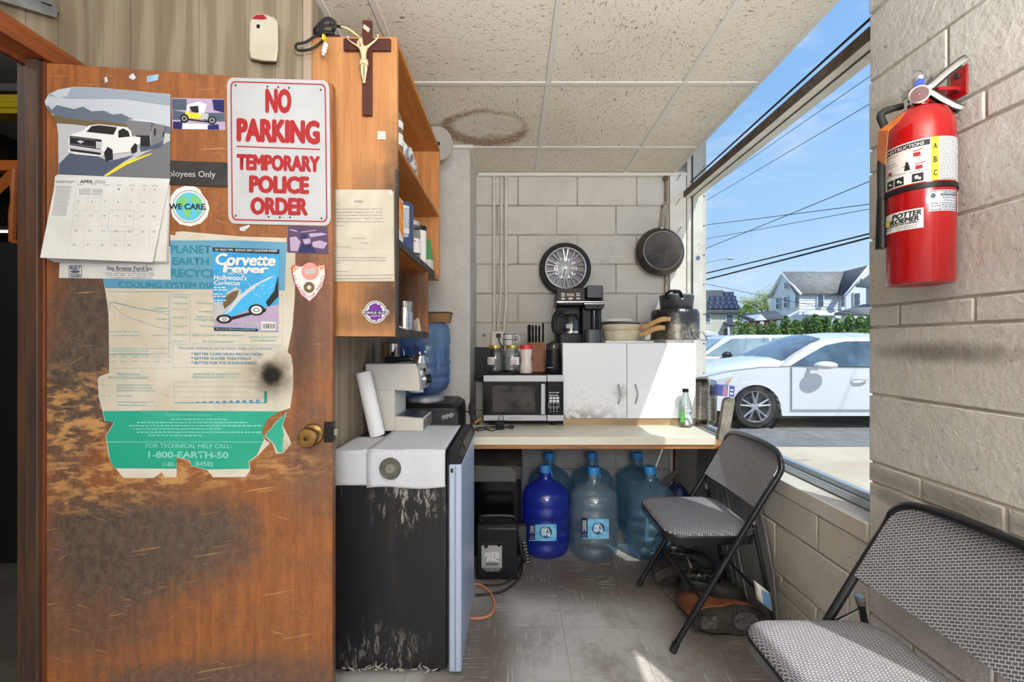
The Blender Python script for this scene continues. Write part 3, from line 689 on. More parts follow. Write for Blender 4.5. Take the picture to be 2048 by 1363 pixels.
ring0 = [Vector((x, CD+.02+(z-.86)/.45*.27, z)) for x, z in roof]; ring1 = [Vector((x, CD+Wd-.02-(z-.86)/.45*.27, z)) for x, z in roof]
crown = [[Vector((x, CD+Wd*f if 0 else (CD+.02+(z-.86)/.45*.27)*(1-f)+(CD+Wd-.02-(z-.86)/.45*.27)*f, z+.09*math.sin(PI*f)*min(1, (z-.86)/.2))) for x, z in roof] for f in (0, .08, .2, .35, .5, .65, .8, .92, 1)]
m = MB(); m.loft(crown, cap=True); m.build('cabin', MAT['carwhite'], sed, ang=40, bevel=.02)
def side(x, z, o=.006): return Vector((x, CD+.02+(z-.86)/.45*.27-o, z))
def crownz(x):
    for (a, za), (b, zb) in zip(roof, roof[1:]):
        if a <= x <= b: return za+(zb-za)*(x-a)/(b-a)
m = MB().face([side(4.27, .868), side(4.62, 1.04), side(4.95, 1.185), side(5.28, 1.245), side(5.72, 1.25), side(5.72, .86)]); m.face([side(5.79, .86), side(5.79, 1.25), side(6.2, 1.23), side(6.6, 1.08), side(6.75, .87)])
m.build('side_window', MAT['carglass'], sed)
m = MB()
def ws(u, v):
    x = 4.20+(4.98-4.20)*v; z = crownz(x); f = .06+.88*u; y0 = CD+.02+(z-.86)/.45*.27; y1 = CD+Wd-.02-(z-.86)/.45*.27
    return Vector((x-.012-.10*math.sin(PI*f)*(1-v), y0*(1-f)+y1*f, z+.012+.09*math.sin(PI*f)*min(1, (z-.86)/.2)))
m.grid(ws, 10, 8).build('windscreen', MAT['carglass'], sed, ang=80)
def wheel(parent, cx, cy, cz, R, side_y, nm='wheel'):
    t_ = MB().lathe([(R*.70, -.1), (R*.93, -.105), (R, -.07), (R, .07), (R*.93, .105), (R*.70, .1)], (cx, cy, cz), 40, Matrix.Rotation(PI/2, 4, 'X'), cap=False)
    w = t_.build(nm, MAT['rubber'], parent)
    m2 = MB().lathe([(R*.745, .09), (R*.72, .107), (R*.69, .09), (R*.66, .04), (.02, .03)], (cx, cy, cz), 40, Matrix.Rotation(PI/2, 4, 'X'), cap=False)
    m2.build('rim', MAT['alloy'], w)
    m3 = MB()
    for k in range(5):
        for dl in (-.16, .16):
            a = PI/2+k*2*PI/5+dl*.35; b = PI/2+k*2*PI/5+dl*1.25
            p = Vector((cx+R*.12*math.cos(a), cy-.085, cz+R*.12*math.sin(a))); q = Vector((cx+R*.70*math.cos(b), cy-.085, cz+R*.70*math.sin(b)))
            m3.tube([p, q], [.030, .022], 6, flat=.6)
    m3.lathe([(.001, .10), (.04, .10), (.06, .085), (.065, .05)], (cx, cy, cz), 20, Matrix.Rotation(PI/2, 4, 'X'), cap=False)
    m3.build('spokes', MAT['alloy'], w)
    MB().lathe([(R*.69, .055), (.001, .05)], (cx, cy, cz), 30, Matrix.Rotation(PI/2, 4, 'X'), cap=False).build('brake_disc', mat('brake_dark', (60, 60, 62), .5, .4), w)
for x in (WC[0], rx):
    for y in (CD+.13, CD+Wd-.13): wheel(sed, x, y, GZ+WR, WR, 0)
for x in (WC[0], rx): MB().lathe([(.386, -.06), (.384, .02), (.001, .25)], (x, CD+.07, WC[1]), 30, Matrix.Rotation(-PI/2, 4, 'X'), cap=False).build('wheel_well', MAT['black'], sed)
m = MB(); hl = [cp(1417, 763), cp(1440, 757), cp(1466, 752), cp(1460, 762), cp(1448, 769), cp(1420, 772)]
m.prism(hl, CD-.012, CD+.1).build('headlight', mat('lamp_lens', (190, 196, 200), .1, coat=.5), sed)
m = MB().prism([cp(1449, 765), cp(1465, 753), cp(1459, 762), cp(1450, 769)], CD-.014, CD+.05).build('amber_lens', mat('amber', (226, 150, 112), .2), sed)
p = cp(1637, 729); m = MB().ball((p[0], CD-.16, p[1]), (.175, .09, .062)); m.box(p[0]-.16, p[0]-.1, CD-.14, CD+.02, p[1]-.075, p[1]-.04)
m.build('wing_mirror', MAT['carwhite'], sed)
p = cp(1720, 758); MB().tube([(p[0]-.11, CD-.005, p[1]), (p[0]-.06, CD-.04, p[1]+.01), (p[0]+.06, CD-.04, p[1]+.008), (p[0]+.12, CD-.005, p[1])], .016, 8).build('door_handle', MAT['carwhite'], sed)
m = MB().box(5.748, 5.756, CD-.003, CD+.01, .2, .845); a = cp(1583, 738)[0]
m.box(a, a+.008, CD-.003, CD+.01, .2, .845).box(a, 6.9, CD-.003, CD+.01, .19, .198)
m.build('door_seams', MAT['ink_gray'], sed)
m = MB().prism([cp(1400, 800), cp(1412, 800), cp(1412, 818), cp(1400, 822)], CD-.01, CD+.05); m.build('fog_lamp', MAT['black'], sed)

# white van-like wagon behind
D2 = 10.4
def car_box(nm, label, D, x0, x1, zt, wins, wr=.34):
    q = F/D; t_ = thing(nm, label, 'car', ((x0+x1)/2, D+.9, GZ-.05))
    zb = .88
    m = MB(); lo = [(x0, .2), (x0-.03, .55), (x0+.15, .80), (x0+1.2, zb+.03), (x1, zb), (x1+.03, .5), (x1, .2)]
    m.prism(lo, D, D+1.85).build('body', MAT['carwhite'], t_, bevel=.06, seg=3)
    ux = x0+1.05; up = [(ux, zb), (ux+.75, zt-.05), (ux+1.1, zt), (x1-.5, zt), (x1-.1, zb)]
    m = MB(); m.loft([[Vector((x, D+.03+(.22 if z > zb+.1 else 0), z)) for x, z in up], [Vector((x, D+1.82-(.22 if z > zb+.1 else 0), z)) for x, z in up]]).build('cabin', MAT['carwhite'], t_, bevel=.05, seg=3)
    k = (zt-zb)
    def s_(x, z): return Vector((x, D+.03+.22*(z-zb)/k-.012, z))
    ww = MB()
    for a, b in wins: ww.face([s_(ux+a[0]*.75+.12, zb+.03), s_(ux+.75+.10 if a[1] else a[0]*0+ux+b[0], zt-.10), s_(ux+b[1], zt-.08), s_(ux+b[1], zb+.03)]) if a[1] else ww.face([s_(ux+b[0], zb+.03), s_(ux+b[0], zt-.08), s_(ux+b[1], zt-.08), s_(ux+b[1], zb+.03)])
    ww.build('side_window', mat('car_glass_pale', (120, 140, 146), .1, coat=.4, c2=(150, 168, 172), ns=1.5), t_)
    MB().loft([[Vector((ux+.03, D+.12, zb+.05)), Vector((ux+.66, D+.32, zt-.1))], [Vector((ux+.03, D+1.7, zb+.05)), Vector((ux+.66, D+1.5, zt-.1))]], wrap=False, cap=False).build('windscreen', bpy.data.materials['car_glass_pale'], t_)
    p = Vector((ux+.6, D-.1, zb+.05)); MB().ball(p, (.12, .08, .09)).build('wing_mirror', MAT['black'], t_)
    for x in (x0+.95, x1-.95):
        for y in (D+.1, D+1.75): MB().lathe([(.001, -.1), (wr*.9, -.1), (wr, -.05), (wr, .05), (wr*.9, .1), (.001, .1)], (x, y, GZ+wr), 24, Matrix.Rotation(PI/2, 4, 'X')).build('wheel', MAT['rubber'], t_)
    return t_
car_box('station_wagon', 'white wagon parked behind the nearest white sedan', D2, 3.35, 8.6, 1.42, [((0, 1), (0, 1.75)), ((0, 0), (1.83, 2.75)), ((0, 0), (2.85, 3.9))])
# small van at the far left
t = thing('parked_van', 'dark-windowed white van far off beside the window jamb', 'van', (11.1, 23.6, GZ))
s24 = F/24
m = MB().prism([(9.2, .1), (9.2, 1.75), (10.0, 1.85), (10.6, 1.80), (11.1, 1.3), (11.9, 1.1), (12.0, .1)], 23, 24.8); m.build('body', MAT['carwhite'], t, bevel=.06)
for x in (9.75, 11.4): MB().cyl((x, 22.98, GZ+.33), (x, 23.2, GZ+.33), .33, 20).build('wheel', MAT['rubber'], t)
MB().prism([(9.6, 1.05), (9.6, 1.6), (10.5, 1.6), (10.95, 1.05)], 22.98, 23.02).build('side_window', MAT['carglass'], t)

# houses
def house_window(par, x, y, z, w, h, nrm='y'):
    f = MB()
    if nrm == 'y': f.box(x-w/2-.12, x+w/2+.12, y-.06, y+.02, z-.12, z+h+.15).build('window_casing', mat('casing', (232, 234, 238), .5), par).name
    g_ = MB().box(x-w/2, x+w/2, y-.09, y-.05, z, z+h/2-.03).box(x-w/2, x+w/2, y-.09, y-.05, z+h/2+.03, z+h)
    g_.build('window_pane', MAT['winglass'], par)
def siding(x0, x1, y, z0, z1):
    m_ = MB(); z = z0
    while z < z1-.02:
        zz_ = min(z+.22, z1); m_.loft([[Vector((x0, y-.03, z)), Vector((x1, y-.03, z))], [Vector((x0, y, zz_)), Vector((x1, y, zz_))]], wrap=False, cap=False); z = zz_
    return m_
def hx(px, d): return (px-VX)*d/F
def hz(py, d): return H-(py-VY)*d/F
t = thing('white_house', 'large white clapboard house with grey roofs and a gable window', 'house', (P(1640, 690, 44).x, 46, GZ))
def gp(px, d): p = P(px, 685, d); p.z = GZ; return p
def wallpoly(pts, nm, mt=MAT['siding'], th=Vector((.1, .3, 0))): return MB().loft([pts, [p+th for p in pts]]).build(nm, mt, t)
dB, dA, dC, dP = 47.5, 42.0, 43.0, 45.0
wallpoly([gp(1543, dB), P(1543, 591, dB), P(1565, 548, dP), P(1598, 586, dA), gp(1598, dA)], 'gable_wall')
wallpoly([gp(1598, dA), P(1598, 586, dA), P(1694, 586, dC), gp(1694, dC)], 'long_wall')
# clapboard shadow lines as thin laps
m = MB()
for k in range(20):
    z = GZ+1.2+.28*k
    if z < P(1598, 586, dA).z-.1: a, b = gp(1598, dA), gp(1690, dC); a.z = b.z = z; m.loft([[a+Vector((0, -.05, 0)), b+Vector((0, -.05, 0))], [a+Vector((0, -.005, .26)), b+Vector((0, -.005, .26))]], wrap=False, cap=False)
m.build('clapboards', MAT['siding'], t)
def slope(pts, nm, mt): return MB().face(pts).build(nm, mt, t, solid=.25)
slope([P(1594, 588, 41.6), P(1697, 588, 42.6), P(1697, 545, 47), P(1564, 545, 45)], 'main_roof', MAT['shingle'])
slope([P(1537, 597, dB), P(1541, 590, dB), P(1564, 544, dP), P(1564, 549, dP)], 'gable_verge', MAT['siding'])
slope([P(1600, 590, 41.5), P(1602, 586, 41.5), P(1564, 544, 44.9), P(1564, 549, 44.9)], 'gable_verge', MAT['siding'])
dR = 40.0
wallpoly([gp(1692, dR), P(1692, 586, dR), P(1736, 535, dR), P(1780, 586, dR), gp(1780, dR)], 'wing_wall')
slope([P(1688, 590, dR-.5), P(1736, 532, dR-.5), P(1680, 546, 49), P(1680, 590, 43)], 'wing_roof', MAT['shingle_dark'])
slope([P(1687, 593, dR-.6), P(1690, 588, dR-.6), P(1736, 532, dR-.6), P(1736, 537, dR-.6)], 'wing_verge', MAT['siding'])
def hwin(px, py, w, h, d0, d1=None, tilt=0):
    a, b = P(px-w/2, py+h/2, d0), P(px+w/2, py+h/2, d1 or d0); up = Vector((0, 0, h*d0/F)); o = Vector((-.02, -.14, 0)); e = (b-a)*.18
    f = MB().loft([[a-e+o-up*.08, b+e+o-up*.08, b+e+o+up*1.1, a-e+o+up*1.1], [a-e-up*.08, b+e-up*.08, b+e+up*1.1, a-e+up*1.1]]).build('window_casing', bpy.data.materials.get('casing') or mat('casing', (232, 234, 238), .5), t)
    m_ = MB(); o2 = o*1.4
    for z0, z1 in ((0, .47), (.53, 1)): m_.face([a+o2+up*z0, b+o2+up*z0, b+o2+up*z1, a+o2+up*z1])
    m_.build('window_pane', MAT['winglass'], f)
def gd_(px): return dA+(dB-dA)*(1598-px)/55.0
for px, py, w, h in ((1553, 607, 5.5, 21), (1568.5, 604.5, 5.5, 21), (1585, 602, 6, 22), (1569, 571.5, 5.5, 10)): hwin(px, py, w, h, gd_(px-w/2)-.7, gd_(px+w/2)-.7)
hwin(1639.5, 601, 10, 23, 42.3); hwin(1684, 601, 5, 22, 42.7); hwin(1712, 598, 10, 23, dR-.02); hwin(1728, 560, 9, 6, dR-.02)
a, b = P(1610, 628, 40.5), P(1668, 628, 40.5); MB().box(a.x, b.x, 40.5, 42.2, GZ, a.z).build('bay', mat('bay_grey', (206, 211, 220), .6), t)
slope([P(1606, 630, 40), P(1671, 630, 40), P(1668, 622, 42.2), P(1609, 622, 42.2)], 'bay_roof', MAT['siding'])
Dp = 37.0
t = thing('porch', 'open front porch with grey roof and red posts beside the white house', 'porch', (hx(1540, Dp), Dp, GZ))
m = MB().loft([[Vector((hx(1502, Dp), Dp, hz(641, Dp))), Vector((hx(1572, Dp), Dp, hz(637, Dp)))], [Vector((hx(1520, Dp), Dp+3.5, hz(625, Dp))), Vector((hx(1600, Dp), Dp+3.5, hz(617, Dp)))]], wrap=False, cap=False); m.build('porch_roof', MAT['shingle_dark'], t, solid=.2)
m = MB().prism([(hx(1508, Dp), hz(641, Dp)), (hx(1518, Dp), hz(628, Dp)), (hx(1530, Dp), hz(640, Dp))], Dp-.3, Dp+2); m.build('porch_gable', MAT['siding'], t)
MB().prism([(hx(1562, Dp), hz(637, Dp)), (hx(1600, Dp), hz(618, Dp)), (hx(1600, Dp), hz(621, Dp)), (hx(1564, Dp), hz(640, Dp))], Dp-.1, Dp).build('fascia', MAT['siding'], t)
PR = mat('porch_red', (140, 66, 60), .6)
for px in (1504, 1518, 1535, 1552): MB().box(hx(px, Dp)-.12, hx(px, Dp)+.12, Dp+.1, Dp+.3, GZ, hz(640, Dp)).build('post', PR, t)
m = MB()
for k in range(5): m.box(hx(1507, Dp), hx(1528, Dp), Dp-1.5+.3*k, Dp-1.2+.3*k, GZ, GZ+.2*(k+1))
m.build('steps', PR, t)
D = 58.0
t = thing('beige_house', 'beige house with a dark hipped roof carrying solar panels and a chimney', 'house', (hx(1445, D), D+4, GZ))
bx0, bx1 = hx(1350, D), hx(1480, D); ev = hz(625, D)
m = siding(bx0, bx1, D, GZ, ev); m.box(bx0, bx1, D+.01, D+8, GZ, ev); m.build('wall', MAT['siding_beige'], t)
rzz = ev+3.3
m = MB().loft([[Vector((bx0-.4, D-.5, ev-.1)), Vector((hx(1487, D), D-.5, ev-.1))], [Vector((bx0+4, D+3.5, rzz)), Vector((hx(1466, D)+.3, D+3.5, rzz))]], wrap=False, cap=False)
m.face([Vector((hx(1487, D), D-.5, ev-.1)), Vector((hx(1487, D), D+8, ev-.1)), Vector((hx(1466, D)+.3, D+3.5, rzz))]); m.build('roof', MAT['shingle_dark'], t, solid=.2)
def rf(px, k, o=.2): return Vector((hx(px, D-.5+4*k), D-.5+4*k-o*.6, ev-.1+3.4*k+o))
sol = MB()
for r_, (a, b) in enumerate(((1415, 1478), (1417, 1476), (1420, 1474), (1450, 1470))):
    k0, k1 = .12+.19*r_, .305+.19*r_
    n_ = max(1, int((b-a)/10))
    for i in range(n_):
        u0, u1 = a+(b-a)*i/n_+.1, a+(b-a)*(i+1)/n_-.1; sol.face([rf(u0-4*k0, k0), rf(u1-4*k0, k0), rf(u1-4*k1, k1), rf(u0-4*k1, k1)])
sol.build('solar_panels', mat('solar_navy', (44, 50, 72), .25), t, solid=.06)
MB().box(hx(1425, D), hx(1431, D), D+3, D+3.6, rzz-1.2, hz(580, D)+.2).build('chimney', MAT['brickred'], t)
for px in (1413, 1459): house_window(t, hx(px, D), D-.03, hz(643, D), .85, .9)
m = MB().loft([[Vector((hx(1436, D), D-2.5, hz(652, D))), Vector((hx(1483, D), D-2.5, hz(652, D)))], [Vector((hx(1447, D), D, hz(645, D))), Vector((hx(1472, D), D, hz(645, D)))]], wrap=False, cap=False); m.build('porch_roof', MAT['shingle_dark'], t, solid=.2)
MB().box(hx(1448, D), hx(1456, D), D-.08, D, GZ, hz(657, D)).build('door', mat('house_door', (110, 84, 84), .6), t)
for px in (1440, 1476): MB().box(hx(px, D)-.1, hx(px, D)+.1, D-2.4, D-2.2, GZ, hz(652, D)).build('porch_post', MAT['siding'], t)
D = 30.0
t = thing('neighbour_house', 'corner of a grey house with a porch roof at the window right edge', 'house', (30.5, 32.5, GZ))
xw = hx(1732, 35); MB().box(xw, xw+6, 31, 35, GZ, P(1732, 566, 35).z).build('wall', mat('grey_siding', (176, 180, 186), .7), t)
MB().loft([[P(1711, 572, 34.6), P(1800, 580, 31)], [P(1745, 545, 36), P(1830, 545, 33)]], wrap=False, cap=False).build('upper_roof', MAT['shingle'], t, solid=.15)
MB().loft([[P(1668, 628, 33), P(1800, 632, 30)], [P(1726, 610, 35), P(1820, 605, 32)]], wrap=False, cap=False).build('porch_roof', MAT['shingle'], t, solid=.15)
for px in (1687, 1722): p = P(px, 628, 33); MB().box(p.x-.08, p.x+.08, p.y, p.y+.16, GZ, p.z).build('porch_post', MAT['siding'], t)

# hedge of separate arborvitae
def leaf_blob(mb, c, r, nleaf, rnd, size, top=1.0):
    for _ in range(nleaf):
        a = rnd.uniform(0, 2*PI); v = rnd.uniform(0, 1); rr = (1-v**1.6*top)**.5 if v < 1 else 0
        q = rnd.uniform(.72, 1.03); p = Vector((c[0]+r[0]*rr*q*math.cos(a), c[1]+r[1]*rr*q*math.sin(a), c[2]+r[2]*v))
        u = Vector((rnd.gauss(0, 1), rnd.gauss(0, 1), rnd.gauss(0, 1))).normalized()*size*rnd.uniform(.6, 1.3); w = u.orthogonal()
        w.rotate(Matrix.Rotation(rnd.uniform(0, 6), 3, u)); w = w.normalized()*size*rnd.uniform(.4, .8)
        mb.face([p-u, p+w*.6, p+u, p-w*.6])
rnd = random.Random(11); D = 24.0
hedge = [(1500, 652, .8), (1522, 648, .9), (1546, 644, 1.0), (1571, 632, .75), (1592, 640, .9), (1611, 636, .8), (1631, 628, .7), (1652, 634, .8), (1676, 637, .9), (1700, 628, .9), (1722, 632, .9), (1744, 626, .9), (1765, 630, .9)]
for k, (px, py, w) in enumerate(hedge):
    dd = D+rnd.uniform(-.5, .5); x = hx(px, dd); zt = hz(py, dd)
    t = thing('hedge_shrub', 'green arborvitae shrub in the clipped hedge row below the white house', 'shrub', (x, dd, GZ), group='hedge shrubs across the street')
    m = FMB(); leaf_blob(m, (x, dd, GZ+.25), (w*.62, .6, zt-GZ-.25), 900, rnd, .10)
    m.build('foliage', MAT['leaf'], t)
    m = MB(); m.lathe([(.06, 0), (.5*w, .3), (.5*w, (zt-GZ)*.45), (.3*w, (zt-GZ)*.75), (.01, (zt-GZ)*.95)], (x, dd, GZ), 10); m.build('inner_branches', mat('hedge_inside', (52, 70, 34), .9) if k == 0 else bpy.data.materials['hedge_inside'], t)
D = 22.5
tag(MB().box(hx(1478, D), hx(1760, D), D, D+.05, GZ, hz(672, D)-.02).build('lattice_fence', mat('fence_dark', (112, 104, 98), .9, c2=(80, 84, 70), ns=8)), 'low weathered fence along the foot of the green hedge', 'fence')
# spring tree
D = 66.0; c = (hx(1540, D), D, GZ)
t = thing('spring_tree', 'tall spreading tree with sparse yellow-green spring leaves between the houses', 'tree', c)
m = MB(); rnd = random.Random(5); tips = []
base = Vector(c); m.tube([base, base+Vector((.1, 0, 3)), base+Vector((-.2, 0, 5))], [.4, .34, .3], 8)
for k in range(22):
    a = rnd.uniform(0, 2*PI); h = rnd.uniform(2.6, 5.2); L = rnd.uniform(2.5, 4.6); el = rnd.uniform(.25, 1.15)
    p = base+Vector((0, 0, h)); q = p+Vector((math.cos(a)*math.cos(el)*L*1.15, math.sin(a)*math.cos(el)*L, math.sin(el)*L)); mid = (p+q)/2+Vector((0, 0, .4))
    m.tube([p, mid, q], [.14, .08, .03], 5); tips += [mid, q, (mid+q)/2]
    for _ in range(4):
        e = q+Vector((rnd.gauss(0, .8), rnd.gauss(0, .8), rnd.gauss(.2, .6))); m.tube([(mid+q)/2, e], [.04, .015], 4); tips.append(e)
m.build('trunk', MAT['bark'], t)
m = FMB()
for p in tips:
    for _ in range(44):
        q = p+Vector((rnd.gauss(0, .45), rnd.gauss(0, .45), rnd.gauss(0, .3))); u = Vector((rnd.gauss(0, 1), rnd.gauss(0, 1), rnd.gauss(0, 1))).normalized()*.11; w = u.orthogonal().normalized()*.07
        m.face([q-u, q+w, q+u, q-w])
m.build('foliage', MAT['leaf2'], t)
D = 50.0; x = hx(1494, D); t = thing('bush', 'bushy bright green shrub between the beige house and the porch', 'shrub', (x, D, GZ)); m = FMB()
leaf_blob(m, (x, D, GZ+.2), (1.6, 1.5, hz(612, D)-GZ), 1800, random.Random(3), .17); m.build('foliage', mat('lime_leaf', (150, 178, 72), .7, c2=(110, 146, 56), ns=1), t)
MB().lathe([(.2, 0), (1.1, .6), (1.0, 2.6), (.1, 4)], (x, D, GZ), 10).build('inner_branches', bpy.data.materials['hedge_inside'], t)
# overhead wires and street lamp
def wire(a, b, d0, d1, r, label, sag=.0):
    p, q = P(*a, d0), P(*b, d1); e_ = q-p; p, q = p-e_*.6, q+e_*.9; pts = [p.lerp(q, i/12)-Vector((0, 0, sag*4*(i/12)*(1-i/12))) for i in range(13)]
    tag(MB().tube([x for x in pts if x.z > 1.5], r, 6).build('power_line', MAT['black']), label, 'power line', 'overhead lines')
wire((1380, 551), (1790, 449), 24, 15, .030, 'thick dark power line sloping across the sky, upper of the close pair', .1)
wire((1380, 564), (1790, 456), 24, 15, .036, 'thickest dark power line sloping across the sky, lower of the close pair', .1)
wire((1380, 508), (1790, 338), 20, 12, .012, 'thin power line rising towards the right above the thick pair', .05)
wire((1380, 450), (1790, 395), 20, 13, .012, 'thin power line nearly level in the middle of the sky', .1)
wire((1380, 420), (1790, 178), 18, 9, .008, 'thin steep wire high in the window, upper of the faint steep pair', 0)
wire((1440, 360), (1790, 118), 18, 9, .008, 'thin steep wire just under the window transom', 0)
wire((1380, 556), (1600, 600), 30, 30, .016, 'faint wire dipping down towards the white house roof', .2)
wire((1400, 478), (1790, 405), 20, 13, .010, 'thin wire running just below the level thin line', .05)
p = P(1461, 517, 29); t = thing('street_lamp', 'pale cobra-head street lamp on a long arm against the sky', 'street lamp', p)
MB().ball(p, (.26, .14, .075)).build('lamp_head', mat('lamp_grey', (196, 204, 212), .4), t)
MB().tube([p+Vector((-.2, 0, 0)), P(1430, 521, 29), P(1395, 530, 29)], .022, 6, smooth=4).build('arm', mat('arm_grey', (120, 130, 140), .5), t)
MB().tube([P(1385, 535, 29), Vector((P(1385, 535, 29).x, 29, GZ))], .09, 8).build('pole', mat('pole_wood', (110, 96, 84), .8), t)
# ================================================================== THE OPEN DOOR AND WHAT HANGS ON IT
HX, HY, QX, QY = -1.38, 1.295, -.5755, 1.40
DRZ = math.atan2(QY-HY, QX-HX); DW = math.hypot(QX-HX, QY-HY)
door = thing('door_1', None, None, (HX, HY, 0), DRZ); door['kind'] = 'structure'
MB().box(0, DW, 0, .036, .012, 2.05).build('door_leaf', MAT['door'], door, world=False, bevel=.0025)
DN = Vector((math.sin(DRZ), -math.cos(DRZ), 0)); DU = Vector((math.cos(DRZ), math.sin(DRZ), 0))
DS = plane_surf((HX, HY, 0), DN)
BR = mat('worn_brass', (170, 134, 78), .3, 1.0, c2=(120, 92, 56), ns=18)
k0 = DS(627, 867); Mk = DN.to_track_quat('Z', 'Y').to_matrix().to_4x4()
kn = MB().lathe([(.034, -.001), (.034, .004), (.03, .009), (.017, .012), (.014, .03), (.016, .036), (.027, .042), (.031, .052), (.031, .060), (.027, .066), (.012, .068), (.001, .066)], k0, 32, Mk).build('door_knob', BR, door)
MB().lathe([(.009, .066), (.0085, .0705), (.004, .071), (.003, .069)], k0, 20, Mk).build('lock_cylinder', mat('dark_brass', (110, 88, 54), .35, 1.0), kn)
m = MB()
a, b = DS(647, 843, .002), DS(664, 884, .002)
m.box(DW-.026, DW+.0012, -.003, .03, b.z, a.z, WM[door.name]).build('latch_plate', mat('latch_black', (40, 38, 36), .4, .6), door, bevel=.002)
m = MB(); m.box(DW, DW+.011, .008, .022, DS(664, 872).z, DS(664, 858).z, WM[door.name]).build('latch_bolt', MAT['steel'], door, bevel=.002)

def sheet(mb, surf, pts, off):
    return mb.ppoly(surf, pts, off)
def s1(*p): return [(x/2.84, y/2.84) for x, y in p]
def s2(*p): return [(60+x/2.621, 440+y/2.621) for x, y in p]
E = .0005

# --- NO PARKING sign
t = thing('parking_sign', 'white metal sign with red NO PARKING lettering screwed to the brown door', 'sign', DS(557, 451, .004))
rc = rrect(0, 1, 0, 1, .045, 4)
def quad(c, inset=0):
    (ax, ay), (bx, by), (cx, cy), (dx, dy) = c
    return lambda u, v: ((ax*(1-u)+bx*u)*(1-v)+(dx*(1-u)+cx*u)*v, (ay*(1-u)+by*u)*(1-v)+(dy*(1-u)+cy*u)*v)
Q = quad(((453.6, 154.5), (658.5, 161), (662, 451.5), (456.5, 447)))
def rr(iu, iv, r): return [Q(u, v) for u, v in [(iu+(1-2*iu)*x, iv+(1-2*iv)*y) for x, y in [(p, q) for p, q in rrect(0, 1, 0, 1, r, 4)]]]
m = MB(); m.loft([[DS(x, y, .0015) for x, y in rr(0, 0, .06)], [DS(x, y, .004) for x, y in rr(0, 0, .06)]])
m.build('sign_plate', mat('sign_white', (190, 192, 196), .4, c2=(180, 182, 186), ns=5, dirt=(176, 172, 166), dlo=.62, dhi=.8, ds=4), t)
m = FMB(); A, B = rr(.034, .024, .045), rr(.046, .0325, .04)
for i in range(len(A)):
    j = (i+1) % len(A); m.ppoly(DS, [A[i], A[j], B[j], B[i]], .0046)
m.pline(DS, (473, 292.4), (640, 298.6), 2.4, .0046); m.build('border', MAT['ink_red'], t)
m = FMB()
for tx, x0, x1, yb, yt, sl in (('NO', 530.5, 583, 222.5, 180, .02), ('PARKING', 473, 640, 279.5, 238.5, .036), ('TEMPORARY', 473, 640, 337.5, 309.5, .028), ('POLICE', 498, 618.5, 383, 352.5, .022), ('ORDER', 500.5, 616, 426.5, 396, .018)):
    m.ptext(DS, tx, x0, x1, yb, yt, .0047, sl, bold=.048)
m.build('lettering', MAT['ink_red'], t)
m = FMB()
for x, y in ((471, 170.5), (641.5, 179.5), (535, 173), (556.5, 174), (578, 175.5), (471.5, 431), (643, 436.5), (537, 433.5), (559.5, 434.5), (580, 434.5)): m.pcirc(DS, x, y, 2.1, .0046, n=12)
m.build('bolt_holes', MAT['edge_dark'], t)

# --- hanging calendar
t = thing('wall_calendar', 'wall calendar open at April with a white pickup truck picture, hung on the door', 'calendar', DS(212, 557, .002))
def coff(x, y):
    v = max(0, min(1, (y-348)/175)); u = max(0, min(1, (330-x)/240))
    return .006 + .038*v*v*(.4+.6*u) + .006*v
def CS(x, y, off=0): return DS(x, y, coff(x, y)+off)
def poff(x, y):
    e = max(0, (120-x)/40) if x < 120 else 0
    return .005+.018*e*e
def PS(x, y, off=0): return DS(x, y, poff(x, y)+off)
def gpoly(mb, surf, quadf, nu, nv, off): mb.grid(lambda u, v: surf(*quadf(u, v), off), nu, nv)
# dealer strip and under-pages
m = FMB(); gpoly(m, DS, quad(((120, 500), (341, 492), (341.5, 559), (118, 555.5))), 4, 2, .003); bk = m.build('dealer_strip', MAT['paper'], t)
m = FMB(); m.ptext(DS, 'Sea Breeze Ford Inc.', 214, 307, 539.5, 532, .0036, .01, bold=.015); m.pbars(DS, 224, 300, 541, 1.6, .0036, seed=4)
m.ptext(DS, 'FORD - LINCOLN - POWER STROKE DIESEL', 211, 309, 547.3, 544.2, .0036, .01); m.ptext(DS, '(732) 681-1500 - Parts: (732) 681-1601', 213, 308, 551.6, 548.6, .0036, .01); m.ptext(DS, 'www.jaford.com - parts@jaford.com', 220, 303, 556, 553, .0036, .01)
m.build('dealer_lettering', MAT['ink_slate'], bk)
m = FMB(); m.m(0)
for a, b in (((138, 531), (163, 531)), ((163, 531), (163, 554)), ((163, 554), (138, 554)), ((138, 554), (138, 531))): m.pline(DS, a, b, 1.2, .0036)
m.ptext(DS, 'BUILT', 140, 161, 538.5, 532.5, .0036, .01, bold=.03); m.ptext(DS, 'TOUGH', 140, 161, 553, 547, .0036, .01, bold=.03); m.pcirc(DS, 150.5, 542.8, 9.5, .0036, 3.2)
m.build('badge', MAT['ink_slate'], bk)
for k in range(3):
    m = FMB(); gpoly(m, lambda x, y, o: DS(x, y, coff(x, y)*(.25+.2*k)+o), quad(((110, 352), (341-k, 356), (337-2*k, 527-2*k), (106-6*k, 524-3*k))), 10, 14, 0); m.build('under_page', MAT['paper'], t)
m = FMB(); gpoly(m, CS, quad(((113.5, 348.5), (340.5, 357), (305.5, 524), (80, 515))), 14, 16, 0); pg = m.build('month_page', MAT['paper'], t)
Mq = quad(((113.5, 348.5), (340.5, 357), (305.5, 524), (80, 515)))
m = FMB(); m.ptext(CS, 'APRIL', 160, 187, 366, 359.5, E, .012, bold=.012); m.build('month_name', MAT['ink_black'], pg)
m = FMB(); m.ptext(CS, '2026', 189, 210.5, 366.4, 359.8, E, .012)
